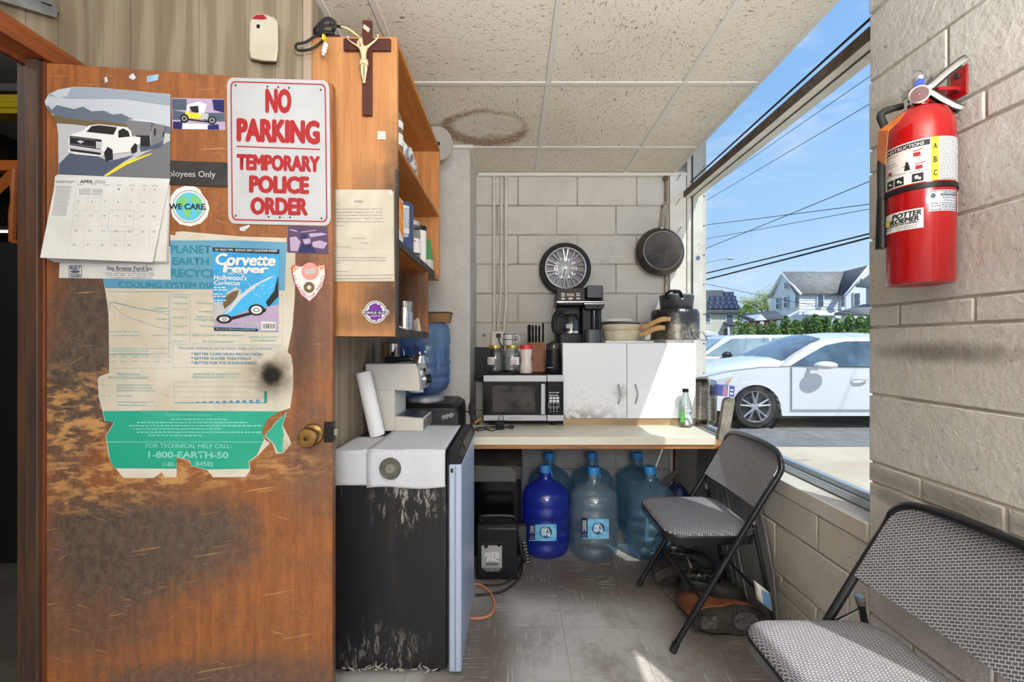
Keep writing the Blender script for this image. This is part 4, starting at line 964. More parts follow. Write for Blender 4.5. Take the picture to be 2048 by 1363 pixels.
# day numbers: columns/rows measured on the page
cols = lambda y: [157-(y-402)*.10, 184-(y-402)*.085, 210-(y-402)*.075, 236-(y-402)*.062, 262-(y-402)*.05, 287-(y-402)*.035, 309-(y-402)*.02]
day = 1
for r, y in enumerate((377, 402.5, 430.5, 461, 489)):
    for c in range(7):
        if r == 0 and c < 3: continue
        if day > 30: break
        x = cols(y)[c]; yy = y+.012*(x-157); w = 3.2 if day < 10 else 6.4
        if r == 4: x += 0
        m.ptext(CS, str(day), x-w/2, x+w/2, yy+2.2, yy-2.2, E, 0); day += 1
m.pbars(CS, 112, 150, 361, 1.5, E, .02, 1); m.pbars(CS, 112, 146, 363.6, 1.5, E, .02, 2)
for k in range(24): m.pbars(CS, 113-k*.42, 143-k*.40, 372+k*2.5, .9, E, .02, 20+k, .96)
for k in range(5):
    m.pbars(CS, 158, 182, 377.5+k*2.6, 1, E, .012, 50+k); m.pbars(CS, 185, 207, 378+k*2.6, 1, E, .012, 60+k, .9)
for c in range(7): x = cols(371)[c]; m.pbars(CS, x-5, x+6, 368.5+.012*(x-157), 1.1, E, .012, 80+c)
m.build('day_numbers', MAT['ink_gray'], pg)
m = FMB()
for y in (394, 421, 451.5, 480):
    m.pcurve(CS, [(157-(y-402)*.10-8, y), (200, y+.6), (250, y+1.6), (316-(y-402)*.06, y+2.2)], .35, E)
for c in range(1, 7): m.pcurve(CS, [(cols(372)[c]-9, 372), (cols(430)[c]-9, 430), (cols(505)[c]-9, 505)], .35, E)
m.pcurve(CS, [(153, 360), (148, 420), (141, 470), (136, 512)], .5, E); m.pring(CS, 242, 442, 0.1, .05, E, n=4)
for a, b in (((219, 419), (268, 420)), ((268, 420), (266, 463)), ((266, 463), (215, 462)), ((215, 462), (219, 419))): m.pline(CS, a, b, 1.2, E)
m.build('grid_lines', MAT['ink_light'], pg)
m = FMB(); gpoly(m, PS, quad(((88, 200), (340, 186), (340.5, 358), (117, 350))), 4, 4, -.0008)
pic_out = s1((253, 575), (275, 535), (330, 508), (420, 492), (560, 497), (760, 515), (968, 535), (967, 1015), (640, 1003), (333, 988), (330, 760), (322, 700), (290, 640), (262, 605))
m = FMB(); m.ppoly(PS, pic_out, 0); pic = m.build('picture_page', mat('print_base', (190, 196, 206), .25), t)
L = [0]
def lay(key, polys, surf=PS, base=.0005, step_=.00035):
    mm = FMB(); L[0] += 1
    for p_ in polys: mm.ppoly(surf, p_, base+L[0]*step_)
    return mm
P_ = []
def prt(name, ink_, polys): lay(None, polys).build(name, MAT[ink_], pic)
prt('upper_sky', 'ink_msky', [s1((270, 545), (330, 510), (420, 494), (560, 499), (760, 517), (966, 537), (966, 600), (700, 560), (400, 560))])
prt('hills', 'ink_hill', [s1((262, 600), (300, 590), (420, 620), (470, 605), (520, 632), (590, 628), (640, 650), (690, 645), (740, 670), (770, 680), (966, 720), (966, 760), (600, 700), (330, 668), (290, 640))])
prt('field', 'ink_brown', [s1((296, 655), (400, 655), (620, 690), (720, 705), (720, 760), (420, 705), (322, 700))])
prt('road', 'ink_light', [s1((324, 700), (420, 706), (700, 745), (966, 760), (966, 1013), (640, 1002), (334, 987), (331, 760))])
prt('road_right', 'ink_asphalt', [s1((966, 800), (966, 1013), (600, 1000), (800, 880))])
prt('spray', 'ink_slate', [s1((335, 930), (395, 870), (560, 890), (620, 915), (760, 880), (640, 960), (590, 1000), (334, 987)), s1((790, 830), (930, 800), (920, 835), (800, 862))])
prt('road_line', 'ink_yellow', [s1((590, 995), (700, 925), (860, 868), (860, 875), (720, 935), (610, 998))])
prt('trailer_side', 'ink_gray', [s1((858, 688), (938, 712), (928, 800), (855, 830)), s1((715, 690), (730, 678), (860, 690), (870, 700), (850, 770), (735, 770))])
prt('trailer_roof', 'ink_lsky', [s1((720, 680), (800, 675), (880, 690), (935, 712), (860, 694), (735, 682))])
prt('trailer_dark', 'ink_black', [s1((770, 768), (850, 770), (852, 830), (800, 830)), s1((875, 728), (886, 730), (884, 770), (873, 768)), s1((925, 748), (934, 750), (932, 776), (924, 776))])
prt('truck_body', 'ink_white', [s1((388, 795), (400, 765), (470, 740), (505, 712), (560, 705), (720, 722), (745, 745), (750, 775), (798, 778), (796, 815), (760, 830), (740, 862), (700, 866), (650, 872), (590, 880), (575, 888), (430, 876), (388, 862))])
prt('truck_dark', 'ink_black', [s1((396, 770), (575, 792), (580, 808), (572, 850), (396, 824)), s1((490, 748), (520, 716), (560, 710), (665, 722), (645, 765)), s1((672, 742), (700, 728), (730, 745), (738, 775), (672, 782)), s1((590, 868), (612, 832), (640, 850), (640, 905), (600, 915)), s1((742, 845), (765, 812), (780, 822), (776, 862), (748, 872)), s1((395, 840), (575, 868), (570, 880), (400, 858))])
prt('truck_trim', 'ink_light', [s1((384, 828), (585, 855), (585, 868), (384, 842)), s1((436, 800), (458, 796), (478, 803), (458, 816)), s1((545, 802), (580, 806), (576, 846), (545, 842))])
prt('truck_grille', 'ink_asphalt', [s1((400, 775), (540, 793), (540, 798), (400, 780)), s1((400, 815), (540, 833), (540, 838), (400, 820))])

# --- small sticker-photos, name plate, round sticker
t = thing('snapshot', 'colour snapshot of a yellow hot rod beside the parking sign', 'photo', DS(395, 262, .001))
c1 = s1((972, 555), (1272, 562), (1281, 738), (980, 733))
m = FMB(); m.ppoly(DS, c1, .0012); sn = m.build('print', MAT['ink_lav'], t)
def prt2(par, name, ink_, polys, o, surf=DS):
    mm = FMB()
    for p_ in polys: mm.ppoly(surf, p_, o)
    return mm.build(name, MAT[ink_], par)
prt2(sn, 'fence_area', 'ink_slate', [s1((976, 560), (1060, 562), (1060, 625), (978, 625)), s1((1150, 640), (1275, 640), (1278, 690), (1160, 690)), s1((980, 625), (1070, 640), (1060, 680), (980, 680))], .0015)
prt2(sn, 'dark_car', 'ink_navy', [s1((1205, 565), (1272, 565), (1274, 640), (1215, 625)), s1((982, 690), (1035, 690), (1033, 733), (983, 731)), s1((1180, 710), (1240, 705), (1245, 735), (1180, 735))], .0018)
prt2(sn, 'hot_rod', 'ink_yellow', [s1((1050, 635), (1090, 640), (1140, 645), (1140, 675), (1060, 668))], .0021)
prt2(sn, 'hot_rod_roof', 'ink_white', [s1((1062, 595), (1130, 575), (1175, 595), (1160, 640), (1130, 648), (1080, 605), (1072, 640), (1058, 632)), s1((1040, 700), (1180, 705), (1180, 733), (1035, 733))], .0022)
m = FMB()
for x, y, r in ((1047, 672, 9), (1205, 683, 8.5)): m.pcirc(DS, x/2.84, y/2.84, r, .0024)
m.ppoly(DS, s1((1075, 605), (1125, 600), (1130, 640), (1090, 635)), .0024); m.ppoly(DS, s1((1070, 672), (1190, 690), (1190, 697), (1070, 682)), .0024); m.build('wheels', MAT['ink_black'], sn)
m = FMB()
for x, y, r in ((1047, 672, 5), (1205, 683, 5)): m.pring(DS, x/2.84, y/2.84, r, 1.6, .0027)
m.ppoly(DS, s1((1140, 640), (1185, 645), (1180, 680), (1140, 672)), .0026); m.build('chrome_bits', MAT['ink_light'], sn)

t = thing('name_plate', 'black plastic plate reading Employees Only partly behind the calendar', 'sign', DS(400, 372, .001))
m = MB(); c = [(322, 320), (452, 325), (455, 328), (455, 370), (452, 374), (322, 368)]
m.loft([[DS(x, y, .001) for x, y in c], [DS(x, y, .006) for x, y in c]]); m.build('plate', mat('plate_black', (44, 42, 42), .4, c2=(58, 55, 54), ns=20), t, bevel=.0015)
m = FMB(); m.ptext(DS, 'Employees Only', 316, 431, 352, 340, .0066, .02, bold=.004); m.build('lettering', MAT['ink_light'], t)

t = thing('globe_sticker', 'round white sticker with a globe and the words WE CARE', 'sticker', DS(378, 453, .001))
out = s1((966, 1165), (970, 1115), (1000, 1075), (1050, 1054), (1105, 1058), (1135, 1075), (1150, 1105), (1178, 1140), (1190, 1180), (1178, 1230), (1140, 1268), (1080, 1285), (1020, 1272), (980, 1230))
m = FMB(); m.ppoly(DS, out, .0012); m.build('disc', mat('sticker_white', (226, 226, 224), .4, dirt=(190, 184, 174), dlo=.6, dhi=.8, ds=9), t)
gx_, gy_ = 1074/2.84, 1172/2.84
m = FMB(); m.pcirc(DS, gx_, gy_, 28, .0016); m.build('ocean', MAT['ink_cyan'], t)
m = FMB()
m.ppoly(DS, s1((1000, 1150), (1020, 1120), (1055, 1110), (1070, 1130), (1055, 1160), (1040, 1172), (1020, 1165)), .002); m.ppoly(DS, s1((1080, 1112), (1110, 1108), (1140, 1130), (1148, 1165), (1120, 1160), (1095, 1150), (1082, 1132)), .002)
m.ppoly(DS, s1((1040, 1188), (1080, 1185), (1092, 1200), (1070, 1235), (1058, 1240), (1045, 1210)), .002); m.ppoly(DS, s1((1115, 1185), (1140, 1185), (1132, 1215), (1118, 1210)), .002); m.build('land', MAT['ink_lgreen'], t)
m = FMB(); m.pring(DS, gx_, gy_, 32.5, .8, .0018); m.ptext(DS, 'WE CARE.', 338, 413, 418, 407, .0024, .01, bold=.02)
for k in range(26):
    a = PI*(.12+.76*k/25); m.pcirc(DS, gx_+30.3*math.cos(a), gy_+30.3*math.sin(a), .55, .0018, n=6)
m.build('lettering', MAT['ink_black'], t)

# --- torn antifreeze poster
t = thing('torn_poster', 'big torn scorched poster in teal and white about antifreeze on the door', 'poster', DS(390, 955, .001))
PO = [(735, 75), (760, 80), (765, 62), (800, 58), (880, 66), (1100, 85), (1345, 93), (1346, 168), (1391, 172), (1388, 400), (1376, 560), (1350, 692), (1368, 706), (1378, 760), (1380, 870), (1364, 985), (1300, 1005), (1245, 1040), (1215, 1110), (1232, 1150), (1258, 1168), (1195, 1232), (1150, 1265), (1155, 1310), (1130, 1345), (960, 1347), (930, 1310), (850, 1290), (835, 1260), (770, 1243), (768, 1347), (705, 1347), (690, 1320), (650, 1350), (490, 1350), (465, 1320), (440, 1290), (415, 1250), (405, 1180), (395, 1130), (440, 1060), (390, 1050), (380, 1000), (360, 930), (355, 830), (370, 815), (415, 800), (412, 500), (400, 400), (385, 320), (380, 285), (560, 280), (735, 285)]
m = FMB(); m.ppoly(DS, s2(*PO), .0009); m.ppoly(DS, s2((1345, 1005), (1325, 1075), (1360, 1140), (1368, 1172), (1330, 1220), (1290, 1225), (1270, 1168), (1228, 1130), (1262, 1090), (1290, 1055)), .0009)
m.build('paper_sheet', MAT['oldpaper'], t)
m = FMB(); m.ppoly(DS, s2((380, 300), (735, 300), (735, 106), (1100, 106), (1345, 116), (1336, 368), (394, 356)), .0013); m.build('header_band', mat('poster_blue', (86, 148, 184), .5, c2=(104, 160, 190), ns=5), t)
m = FMB(); m.ppoly(DS, s2((382, 1000), (700, 998), (1310, 1002), (1245, 1040), (1216, 1110), (1228, 1148), (1190, 1230), (1146, 1262), (1150, 1302), (925, 1306), (850, 1288), (838, 1258), (770, 1240), (768, 1302), (442, 1300), (418, 1248), (408, 1180), (398, 1130), (442, 1062), (394, 1050)), .0013)
m.ppoly(DS, s2((1340, 1008), (1322, 1078), (1330, 1120), (1325, 1218), (1300, 1214), (1275, 1166), (1232, 1128), (1290, 1060)), .0013)
m.build('footer_band', mat('poster_green', (30, 160, 132), .5, c2=(52, 172, 146), ns=4, dirt=(120, 190, 170), dlo=.62, dhi=.76, ds=7), t)
m = FMB()
for tx, x0, x1, yb, yt in (('PLANET', 735, 950, 172, 132), ('EARTH', 746, 938, 232, 196), ('RECYCLE', 735, 1010, 296, 256), ('COOLING SYSTEM DIAGNOSIS', 465, 1140, 352, 322)):
    a, b = s2((x0, yb), (x1, yt)); m.ptext(DS, tx, a[0], b[0], a[1], b[1], .0017, .012, bold=.02)
m.build('header_lettering', mat('poster_teal_text', (42, 134, 150), .6), t)
TL = mat('faded_teal', (128, 180, 180), .7); TD = mat('faded_blue', (84, 140, 176), .7)
m = FMB(); n2_ = FMB()
def tx2(mm, s, x0, x1, y, h, b=0, o=.0017):
    a, b_ = s2((x0, y), (x1, y-h)); mm.ptext(DS, s, a[0], b_[0], a[1], b_[1], o, .006, bold=b)
for s_, x0, x1, y, h in (('pH VALUE', 750, 828, 408, 13), ('10.8 & over', 750, 828, 440, 10), ('9.6 to 10.5', 750, 828, 470, 10), ('9.0 to 9.5', 750, 822, 515, 10), ('8.4 to 8.9', 750, 822, 560, 10), ('7.6 to 8.3', 750, 822, 604, 10), ('7.0 to 7.5', 750, 818, 638, 10),
    ('Over conventional', 874, 1010, 440, 11), ('Virgin or new', 868, 975, 510, 11), ('Average to good', 858, 985, 526, 11), ('Excellent', 886, 960, 483, 11), ('Corrosive', 890, 962, 560, 11), ('Highly corrosive - will attack aluminum', 850, 1120, 606, 11), ('No corrosion protection', 905, 1070, 640, 11),
    ('problem started within', 1150, 1300, 616, 11), ('your cooling system', 1155, 1290, 634, 11), ('CAST IRON', 645, 720, 465, 9), ('COPPER', 660, 718, 523, 9), ('ALUMINUM', 640, 718, 608, 9), ('FREEZE & BOIL', 455, 580, 812, 12), ('PROTECTION GUIDELINES', 410, 622, 830, 12), ('DEPARTMENT OF TRANSPORTATION', 855, 1100, 812, 11), ('VEHICLE DISABLEMENT STUDY', 845, 1090, 828, 11),
    ('5 to -34', 365, 420, 866, 9), ('Improper lower protection', 455, 630, 866, 9), ('Improper Freeze-up protection', 455, 640, 881, 9), ('Engine will fail from it Freeze-up', 455, 655, 896, 9), ('0 to -45', 368, 420, 924, 9), ('Proper range', 455, 535, 924, 9), ('Over concentration - Boil over &', 455, 650, 956, 9), ('Freeze-up conditions occur', 460, 610, 972, 9)):
    tx2(m, s_, x0, x1, y, h, .004)
for k in range(6):
    for yy in (720, 745): tx2(m, ('10,000', '20,000', '30,000', '40,000', '50,000', '60,000')[k], 415+58*k, 447+58*k, yy, 9)
for k in range(2): a = s2((412, 582+20*k)); m.pbars(DS, a[0][0], a[0][0]+66, a[0][1], 2, .0016, 0, 200+k); m.pbars(DS, a[0][0], a[0][0]+80, a[0][1]+38, 2, .0016, 0, 210+k)
for a, b in (((737, 388), (737, 648)), ((838, 392), (838, 645)), ((737, 388), (1325, 392)), ((737, 648), (1322, 652)), ((1325, 392), (1322, 652)), ((750, 655), (750, 772)), ((750, 655), (1330, 662)), ((750, 772), (1328, 774)), ((415, 775), (740, 775)), ((754, 845), (1240, 848)), ((754, 845), (754, 960)), ((754, 872), (1230, 874)), ((754, 899), (1230, 901)), ((754, 927), (1230, 930))):
    a, b = s2(a, b); m.pline(DS, a, b, .5, .0016)
for k in range(18): a, b = s2((740+33*k, 985), (765+33*k, 965)); m.pline(DS, a, b, .4, .0016)
m.build('small_print', TL, t)
m = FMB()
for s_, x0, x1, y, h, b in (('Recycled antifreeze can be better than new antifreeze.', 780, 1275, 676, 14, 0), ('* BETTER CORROSION PROTECTION', 845, 1215, 708, 14, .014), ('* BETTER WATER TREATMENT', 845, 1160, 731, 14, .014), ('* BETTER FOR THE ENVIRONMENT', 845, 1190, 754, 14, .014)): tx2(m, s_, x0, x1, y, h, b)
for pts in ([(402, 440), (440, 430), (490, 440), (540, 456), (620, 470), (730, 495)], [(402, 445), (430, 440), (470, 480), (520, 510), (600, 535), (660, 560), (728, 568)], [(402, 425), (500, 445), (600, 468), (728, 480)], [(402, 375), (740, 375)], [(728, 400), (728, 700)], [(414, 700), (728, 700)], [(414, 672), (728, 672)]):
    m.pcurve(DS, s2(*pts), .6, .0017)
for k in range(10):
    x = 870+35*k; h = 4+1.2*k; a, b = s2((x, 955-h), (x+18, 955)); m.prect(DS, a[0], a[1], b[0], b[1], .0017)
a, b = s2((754, 955), (1240, 959)); m.prect(DS, a[0], a[1], b[0], b[1], .0016)
m.build('headline_print', TD, t)
m = FMB(); a, b = s2((1228, 895), (1243, 955)); m.prect(DS, a[0], a[1], b[0], b[1], .0018); m.build('chart_bar', MAT['ink_green'], t)
m = FMB()
for s_, x0, x1, y, h, b in (('COOLING SYSTEM DIAGNOSIS', 712, 950, 1026, 11, 0), ('FOR TECHNICAL HELP CALL:', 608, 1055, 1192, 22, .008), ('1-800-EARTH-50', 620, 1040, 1244, 32, .02), ('(1-800-', 695, 762, 1290, 24, .01), ('8450)', 868, 960, 1288, 24, .01)): tx2(m, s_, x0, x1, y, h, b)
for k, (x0, x1) in enumerate(((740, 1030), (560, 1140), (520, 1220), (540, 1000), (560, 1215), (620, 900))): a, b = s2((x0, 1040+17*k), (x1, 0)); m.pbars(DS, a[0], b[0], a[1], 2.2, .0017, 0, 300+k)
a, b = s2((405, 1160), (1255, 1163)); m.prect(DS, a[0], a[1], b[0], b[1], .0016)
m.build('footer_lettering', mat('faded_mint', (132, 206, 190), .6), t)
# scorch mark: thin charred film with a ragged edge
def burn_mat(c, r):
    M, nt, b, v = mnew('scorch', .9); b.inputs['Base Color'].default_value = lin((24, 20, 18))
    nz = noise(nt, v, 26, 7, .72)
    core = blob(nt, v, c, (r*.42, r, r*.5), .2, 1.2, nz, .4); halo = mth(nt, 'MULTIPLY', blob(nt, v, c, (r, r, r*1.05), .1, 1.0, nz, .5), .62)
    a = mth(nt, 'MAXIMUM', core, mth(nt, 'MULTIPLY', halo, step(nt, nz, .32, .6)))
    nt.links.new(mixc(nt, core, lin((92, 72, 50)), lin((22, 19, 18))), b.inputs['Base Color']); nt.links.new(a, b.inputs['Alpha']); return M
bc = DS(544, 752, .0023); br = .11
lc = WM[t.name].inverted() @ bc
m = FMB(); m.pcirc(DS, 544, 750, 80, .0023, n=40); m.build('burn_stain', burn_mat(lc, br), t)

# --- car magazine cover
t = thing('magazine_cover', 'bright blue car magazine cover pinned over the torn poster', 'magazine', DS(500, 664, .002))
MQ = [(955, 140), (1308, 152), (1302, 585), (965, 580)]
m = FMB(); m.ppoly(DS, s2(*MQ), .0028); mg = m.build('cover', mat('cover_blue', (46, 150, 216), .25, c2=(74, 176, 228), ns=6), t)
def mp(name, ink_, polys, o): return prt2(mg, name, ink_, [s2(*p_) for p_ in polys], o)
mp('black_strip', 'ink_black', [[(957, 142), (1307, 154), (1306, 178), (958, 164)], [(964, 562), (1195, 570), (1195, 582), (965, 578)]], .0032)
mp('ground', 'ink_lav', [[(963, 470), (1040, 440), (1180, 470), (1304, 440), (1302, 583), (1196, 582), (1196, 566), (964, 558)]], .0031)
mp('ground_sand', 'ink_light', [[(964, 430), (1000, 440), (1060, 400), (1130, 420), (1060, 490), (965, 520)], [(1040, 440), (1030, 380), (1080, 350), (1110, 370), (1090, 440)]], .0033)
mp('car_body', 'ink_sky', [[(1010, 500), (1080, 410), (1160, 350), (1260, 300), (1297, 288), (1300, 330), (1270, 400), (1240, 450), (1150, 470), (1040, 510)]], .0036)
mp('car_bonnet', 'ink_lsky', [[(1080, 410), (1160, 345), (1250, 300), (1290, 290), (1200, 335), (1110, 410), (1050, 480), (1020, 495)]], .0039)
mp('car_shade', 'ink_black', [[(1300, 290), (1302, 400), (1250, 455), (1235, 430), (1280, 370)], [(1050, 508), (1160, 480), (1240, 460), (1235, 480), (1150, 498), (1060, 522)]], .0038)
m = FMB()
for x, y, r, ry in ((1187, 470, 13, 9.5), (1018, 518, 13, 7)): a = s2((x, y))[0]; m.pcirc(DS, a[0], a[1], r+3, .0041, ry+2)
m.build('tyres', MAT['ink_black'], mg)
m = FMB()
for x, y, r, ry in ((1187, 470, 11, 8), (1018, 518, 10, 5)): a = s2((x, y))[0]; m.pcirc(DS, a[0], a[1], r, .0044, ry)
rnd = random.Random(2)
for _ in range(34):
    x, y = rnd.uniform(1090, 1280), rnd.uniform(320, 450)
    if abs((y-300)-(1290-x)*.62) < 55+.0*x: a = s2((x, y))[0]; m.pcirc(DS, a[0], a[1], 1.1, .0042, n=6)
m.build('white_spots', MAT['ink_white'], mg)
m = FMB()
for x, y, r in ((1187, 470, 6), (1018, 518, 4.5)): a = s2((x, y))[0]; m.pring(DS, a[0], a[1], r, 1.6, .0047, r*.72)
m.build('wheel_trim', MAT['ink_dkblue'], mg)
mp('engine', 'ink_brown', [[(1010, 440), (1030, 395), (1060, 375), (1095, 365), (1085, 400), (1050, 440), (1020, 465)]], .0038)
m = FMB()
def tm(s_, x0, x1, y, h, b=0, it=0, sl=.02): a, b_ = s2((x0, y), (x1, y-h)); m.ptext(DS, s_, a[0], b_[0], a[1], b_[1], .0046, sl, bold=b, it=it)
tm('101 TECH TIPS - BONUS! 2004 CALENDAR INSIDE', 970, 1295, 160, 11, .012); tm('Corvette', 968, 1285, 232, 56, .03, .15); tm('Fever', 1010, 1250, 272, 40, .035, .15); tm('Lights! Camera!', 1038, 1140, 282, 10, .01)
tm("Hollywood's", 963, 1135, 312, 26, .02, .12); tm('Corvettes', 963, 1100, 338, 22, .02, .12); tm('Visit us on the Web! www.corvettefever.com', 972, 1180, 573, 7)
for k, w in enumerate((60, 78, 52, 66, 70, 50)): a = s2((963, 350+12*k+(k//2)*10))[0]; m.pbars(DS, a[0], a[0]+w/2.6, a[1], 2.2, .0046, 0, 400+k)
m.ppoly(DS, s2((1212, 530), (1288, 534), (1287, 578), (1212, 575)), .0044)
m.build('title_lettering', MAT['ink_white'], mg)
m = FMB(); tm('50 RPM', 1092, 1200, 552, 20, .02); m.build('price_print', MAT['ink_light'], mg)
m = FMB(); x = 1220; rnd = random.Random(9)
while x < 1280:
    w = rnd.choice((1.5, 2.5, 4)); a, b = s2((x, 542), (x+w, 568)); m.prect(DS, a[0], a[1], b[0], b[1], .0048); x += w+rnd.choice((2, 3))
m.build('barcode', MAT['ink_black'], mg)

# --- purple garage photo, shield sticker, paper scraps
t = thing('purple_photo', 'small purple-tinted photo of an engine bay below the parking sign', 'photo', DS(618, 507, .001))
m = FMB(); m.ppoly(DS, s2((1352, 30), (1560, 36), (1566, 178), (1350, 170)), .0012); pp = m.build('print', MAT['ink_plum'], t)
mp2 = lambda n_, i_, pl, o: prt2(pp, n_, i_, [s2(*q) for q in pl], o)
mp2('pale_shapes', 'ink_lav', [[(1362, 90), (1395, 85), (1420, 115), (1410, 165), (1365, 160)], [(1480, 115), (1520, 105), (1560, 120), (1540, 150), (1480, 140)], [(1460, 70), (1530, 66), (1560, 75), (1470, 90)], [(1360, 45), (1400, 55), (1400, 62), (1362, 52)], [(1420, 60), (1500, 50), (1500, 54), (1422, 65)], [(1430, 100), (1470, 95), (1470, 120), (1440, 130)]], .0016)
mp2('dark_shapes', 'ink_navy', [[(1410, 120), (1480, 130), (1500, 170), (1405, 168)], [(1420, 75), (1450, 72), (1450, 95), (1420, 98)]], .0016)
t = thing('shield_sticker', 'shield-shaped sticker about donuts above the door knob', 'sticker', DS(618, 604, .001))
SH = [(1462, 222), (1510, 238), (1550, 228), (1552, 290), (1535, 350), (1500, 400), (1465, 430), (1420, 395), (1385, 330), (1370, 275), (1375, 235), (1420, 240)]
m = FMB(); m.ppoly(DS, s2(*SH), .0012); m.build('edge', mat('ink_crimson', (160, 40, 62), .5), t)
cx_, cy_ = 1462, 315
m = FMB(); m.ppoly(DS, s2(*[(cx_+(x-cx_)*.93, cy_+(y-cy_)*.94) for x, y in SH]), .0016); m.build('face', MAT['ink_white'], t)
m = FMB(); a = s2((1468, 268))[0]; m.pcirc(DS, a[0], a[1], 17.5, .002); m.build('pink_circle', MAT['ink_pink'], t)
m = FMB(); m.ppoly(DS, s2((1435, 262), (1500, 250), (1490, 280), (1445, 282)), .0023); m.build('diamond', MAT['ink_light'], t)
m = FMB(); a = s2((1463, 352))[0]; m.pring(DS, a[0], a[1], 11, 7, .002); m.build('ring', MAT['ink_brown'], t)
m = FMB()
def arc_txt(mm, txt, pts, h, surf, off, bold=.01):
    n = len(txt)
    for i, ch in enumerate(txt):
        if ch == ' ': continue
        f = i/(n-1); k = min(int(f*(len(pts)-1)), len(pts)-2); g_ = f*(len(pts)-1)-k
        x = pts[k][0]*(1-g_)+pts[k+1][0]*g_; y = pts[k][1]*(1-g_)+pts[k+1][1]*g_; dx, dy = pts[k+1][0]-pts[k][0], pts[k+1][1]-pts[k][1]; l = math.hypot(dx, dy); dx /= l; dy /= l
        vs, fs, (a0, a1), cap = text2d(ch, bold); o_ = [mm.bm.verts.new(surf(x+dx*(u-(a0+a1)/2)/cap*h+dy*v/cap*h, y+dy*(u-(a0+a1)/2)/cap*h-dx*v/cap*h, off)) for u, v in vs]
        for f_ in fs: mm.fc([o_[j] for j in f_])
arc_txt(m, 'TO PROTECT', s2((1378, 295), (1395, 345), (1425, 385), (1448, 408)), 5, DS, .0021); arc_txt(m, 'THE DONUTS', s2((1478, 408), (1505, 380), (1530, 340), (1542, 295)), 5, DS, .0021); m.build('lettering', MAT['ink_red'], t)
m = FMB(); arc_txt(m, 'DO', s2((1388, 265), (1402, 255)), 9, DS, .0021, .02); arc_txt(m, 'NT', s2((1515, 254), (1530, 262)), 9, DS, .0021, .02); m.build('top_lettering', MAT['ink_orange'], t)
for pts, lab in ((((208, 155), (213, 153), (216, 162), (210, 166)), 'tiny white torn paper scrap on the door top, left of three'), (((258, 151), (266, 146), (272, 155), (266, 160), (258, 156)), 'small grey torn paper scrap on the door top, middle of three'), (((294, 152), (317, 148), (316, 160), (293, 165)), 'pale blue torn label scrap on the door top, right of three'), (((479, 455), (498, 449), (500, 452), (489, 462), (480, 461)), 'small torn scrap just under the parking sign')):
    m = FMB(); c_ = [(sum(p[0] for p in pts)/len(pts), sum(p[1] for p in pts)/len(pts))]; 
    for i in range(len(pts)): m.face([DS(*pts[i], .0012), DS(*pts[(i+1) % len(pts)], .0012), DS(*c_[0], .004)])
    tag(m.build('paper_scrap', MAT['ink_lsky' if 'blue' not in lab else 'ink_cyan'] if 'under' in lab or 'white' in lab or 'grey' in lab else mat('scrap_blue', (150, 184, 210), .6)), lab, 'paper scrap', 'torn scraps on the door')

# ------------------------------------------------------------------ on the panelled wall
PN = plane_surf((0, PY-.001, 0), (0, -1, 0))
a = PN(526, 124); t = thing('alarm_sounder', 'cream plastic alarm sounder with a red lens high on the panelled wall', 'alarm', a)
def fr(x, y, d_): return P(x, y, PY-d_)
ol = [(498, 44), (503, 34), (515, 28), (530, 28), (548, 34), (557, 46), (557, 100), (554, 124), (525, 123), (500, 118), (497, 100)]
m = MB(); m.loft([[fr(x, y, 0) for x, y in ol], [fr(x, y, .028) for x, y in ol], [fr(527+(x-527)*.94, 76+(y-76)*.96, .038) for x, y in ol]]); m.build('housing', MAT['cream'], t, bevel=.004)
ol = [(504, 37), (512, 30), (527, 29), (534, 37), (524, 38.5)]
m = MB(); m.loft([[fr(x, y, .02) for x, y in ol], [fr(x, y, .0415) for x, y in ol]]); m.build('red_lens', mat('red_lens', (170, 30, 44), .25), t, bevel=.001)
m = MB()
for k in range(3): p, q = fr(514, 50+2.2*k, .0378), fr(519, 51.2+2.2*k, .0402); m.box(p.x, q.x, q.y, p.y, q.z, p.z)
m.build('grille_slots', MAT['black'], t)
# grey folded metal tray fixed to the wall over the doorway
t = thing('metal_tray', 'folded grey sheet-metal fitting on the wall above the doorway', 'metal fitting', (LX+.01, 1.2, 2.17))
def WL(px, py, o=.012): return P(px, py, -(LX+o)*F/(VX-px))
GM = mat('galvanised', (158, 162, 164), .4, .4, c2=(130, 134, 136), ns=9)
def slab(pts, o0, o1): return MB().loft([[WL(x, y, o0) for x, y in pts], [WL(x, y, o1) for x, y in pts]])
slab([(-90, -60), (-90, -34), (113, 27), (119, 23), (104, -6), (90, -40)], .002, .014).build('tray', GM, t, bevel=.002)
slab([(-90, -38), (-90, -26), (112, 35), (115, 26)], .002, .026).build('folded_lip', GM, t)
slab([(82, 3), (104, 10), (104, 13.5), (83, 6)], .0142, .0150).build('slot', MAT['black'], t)
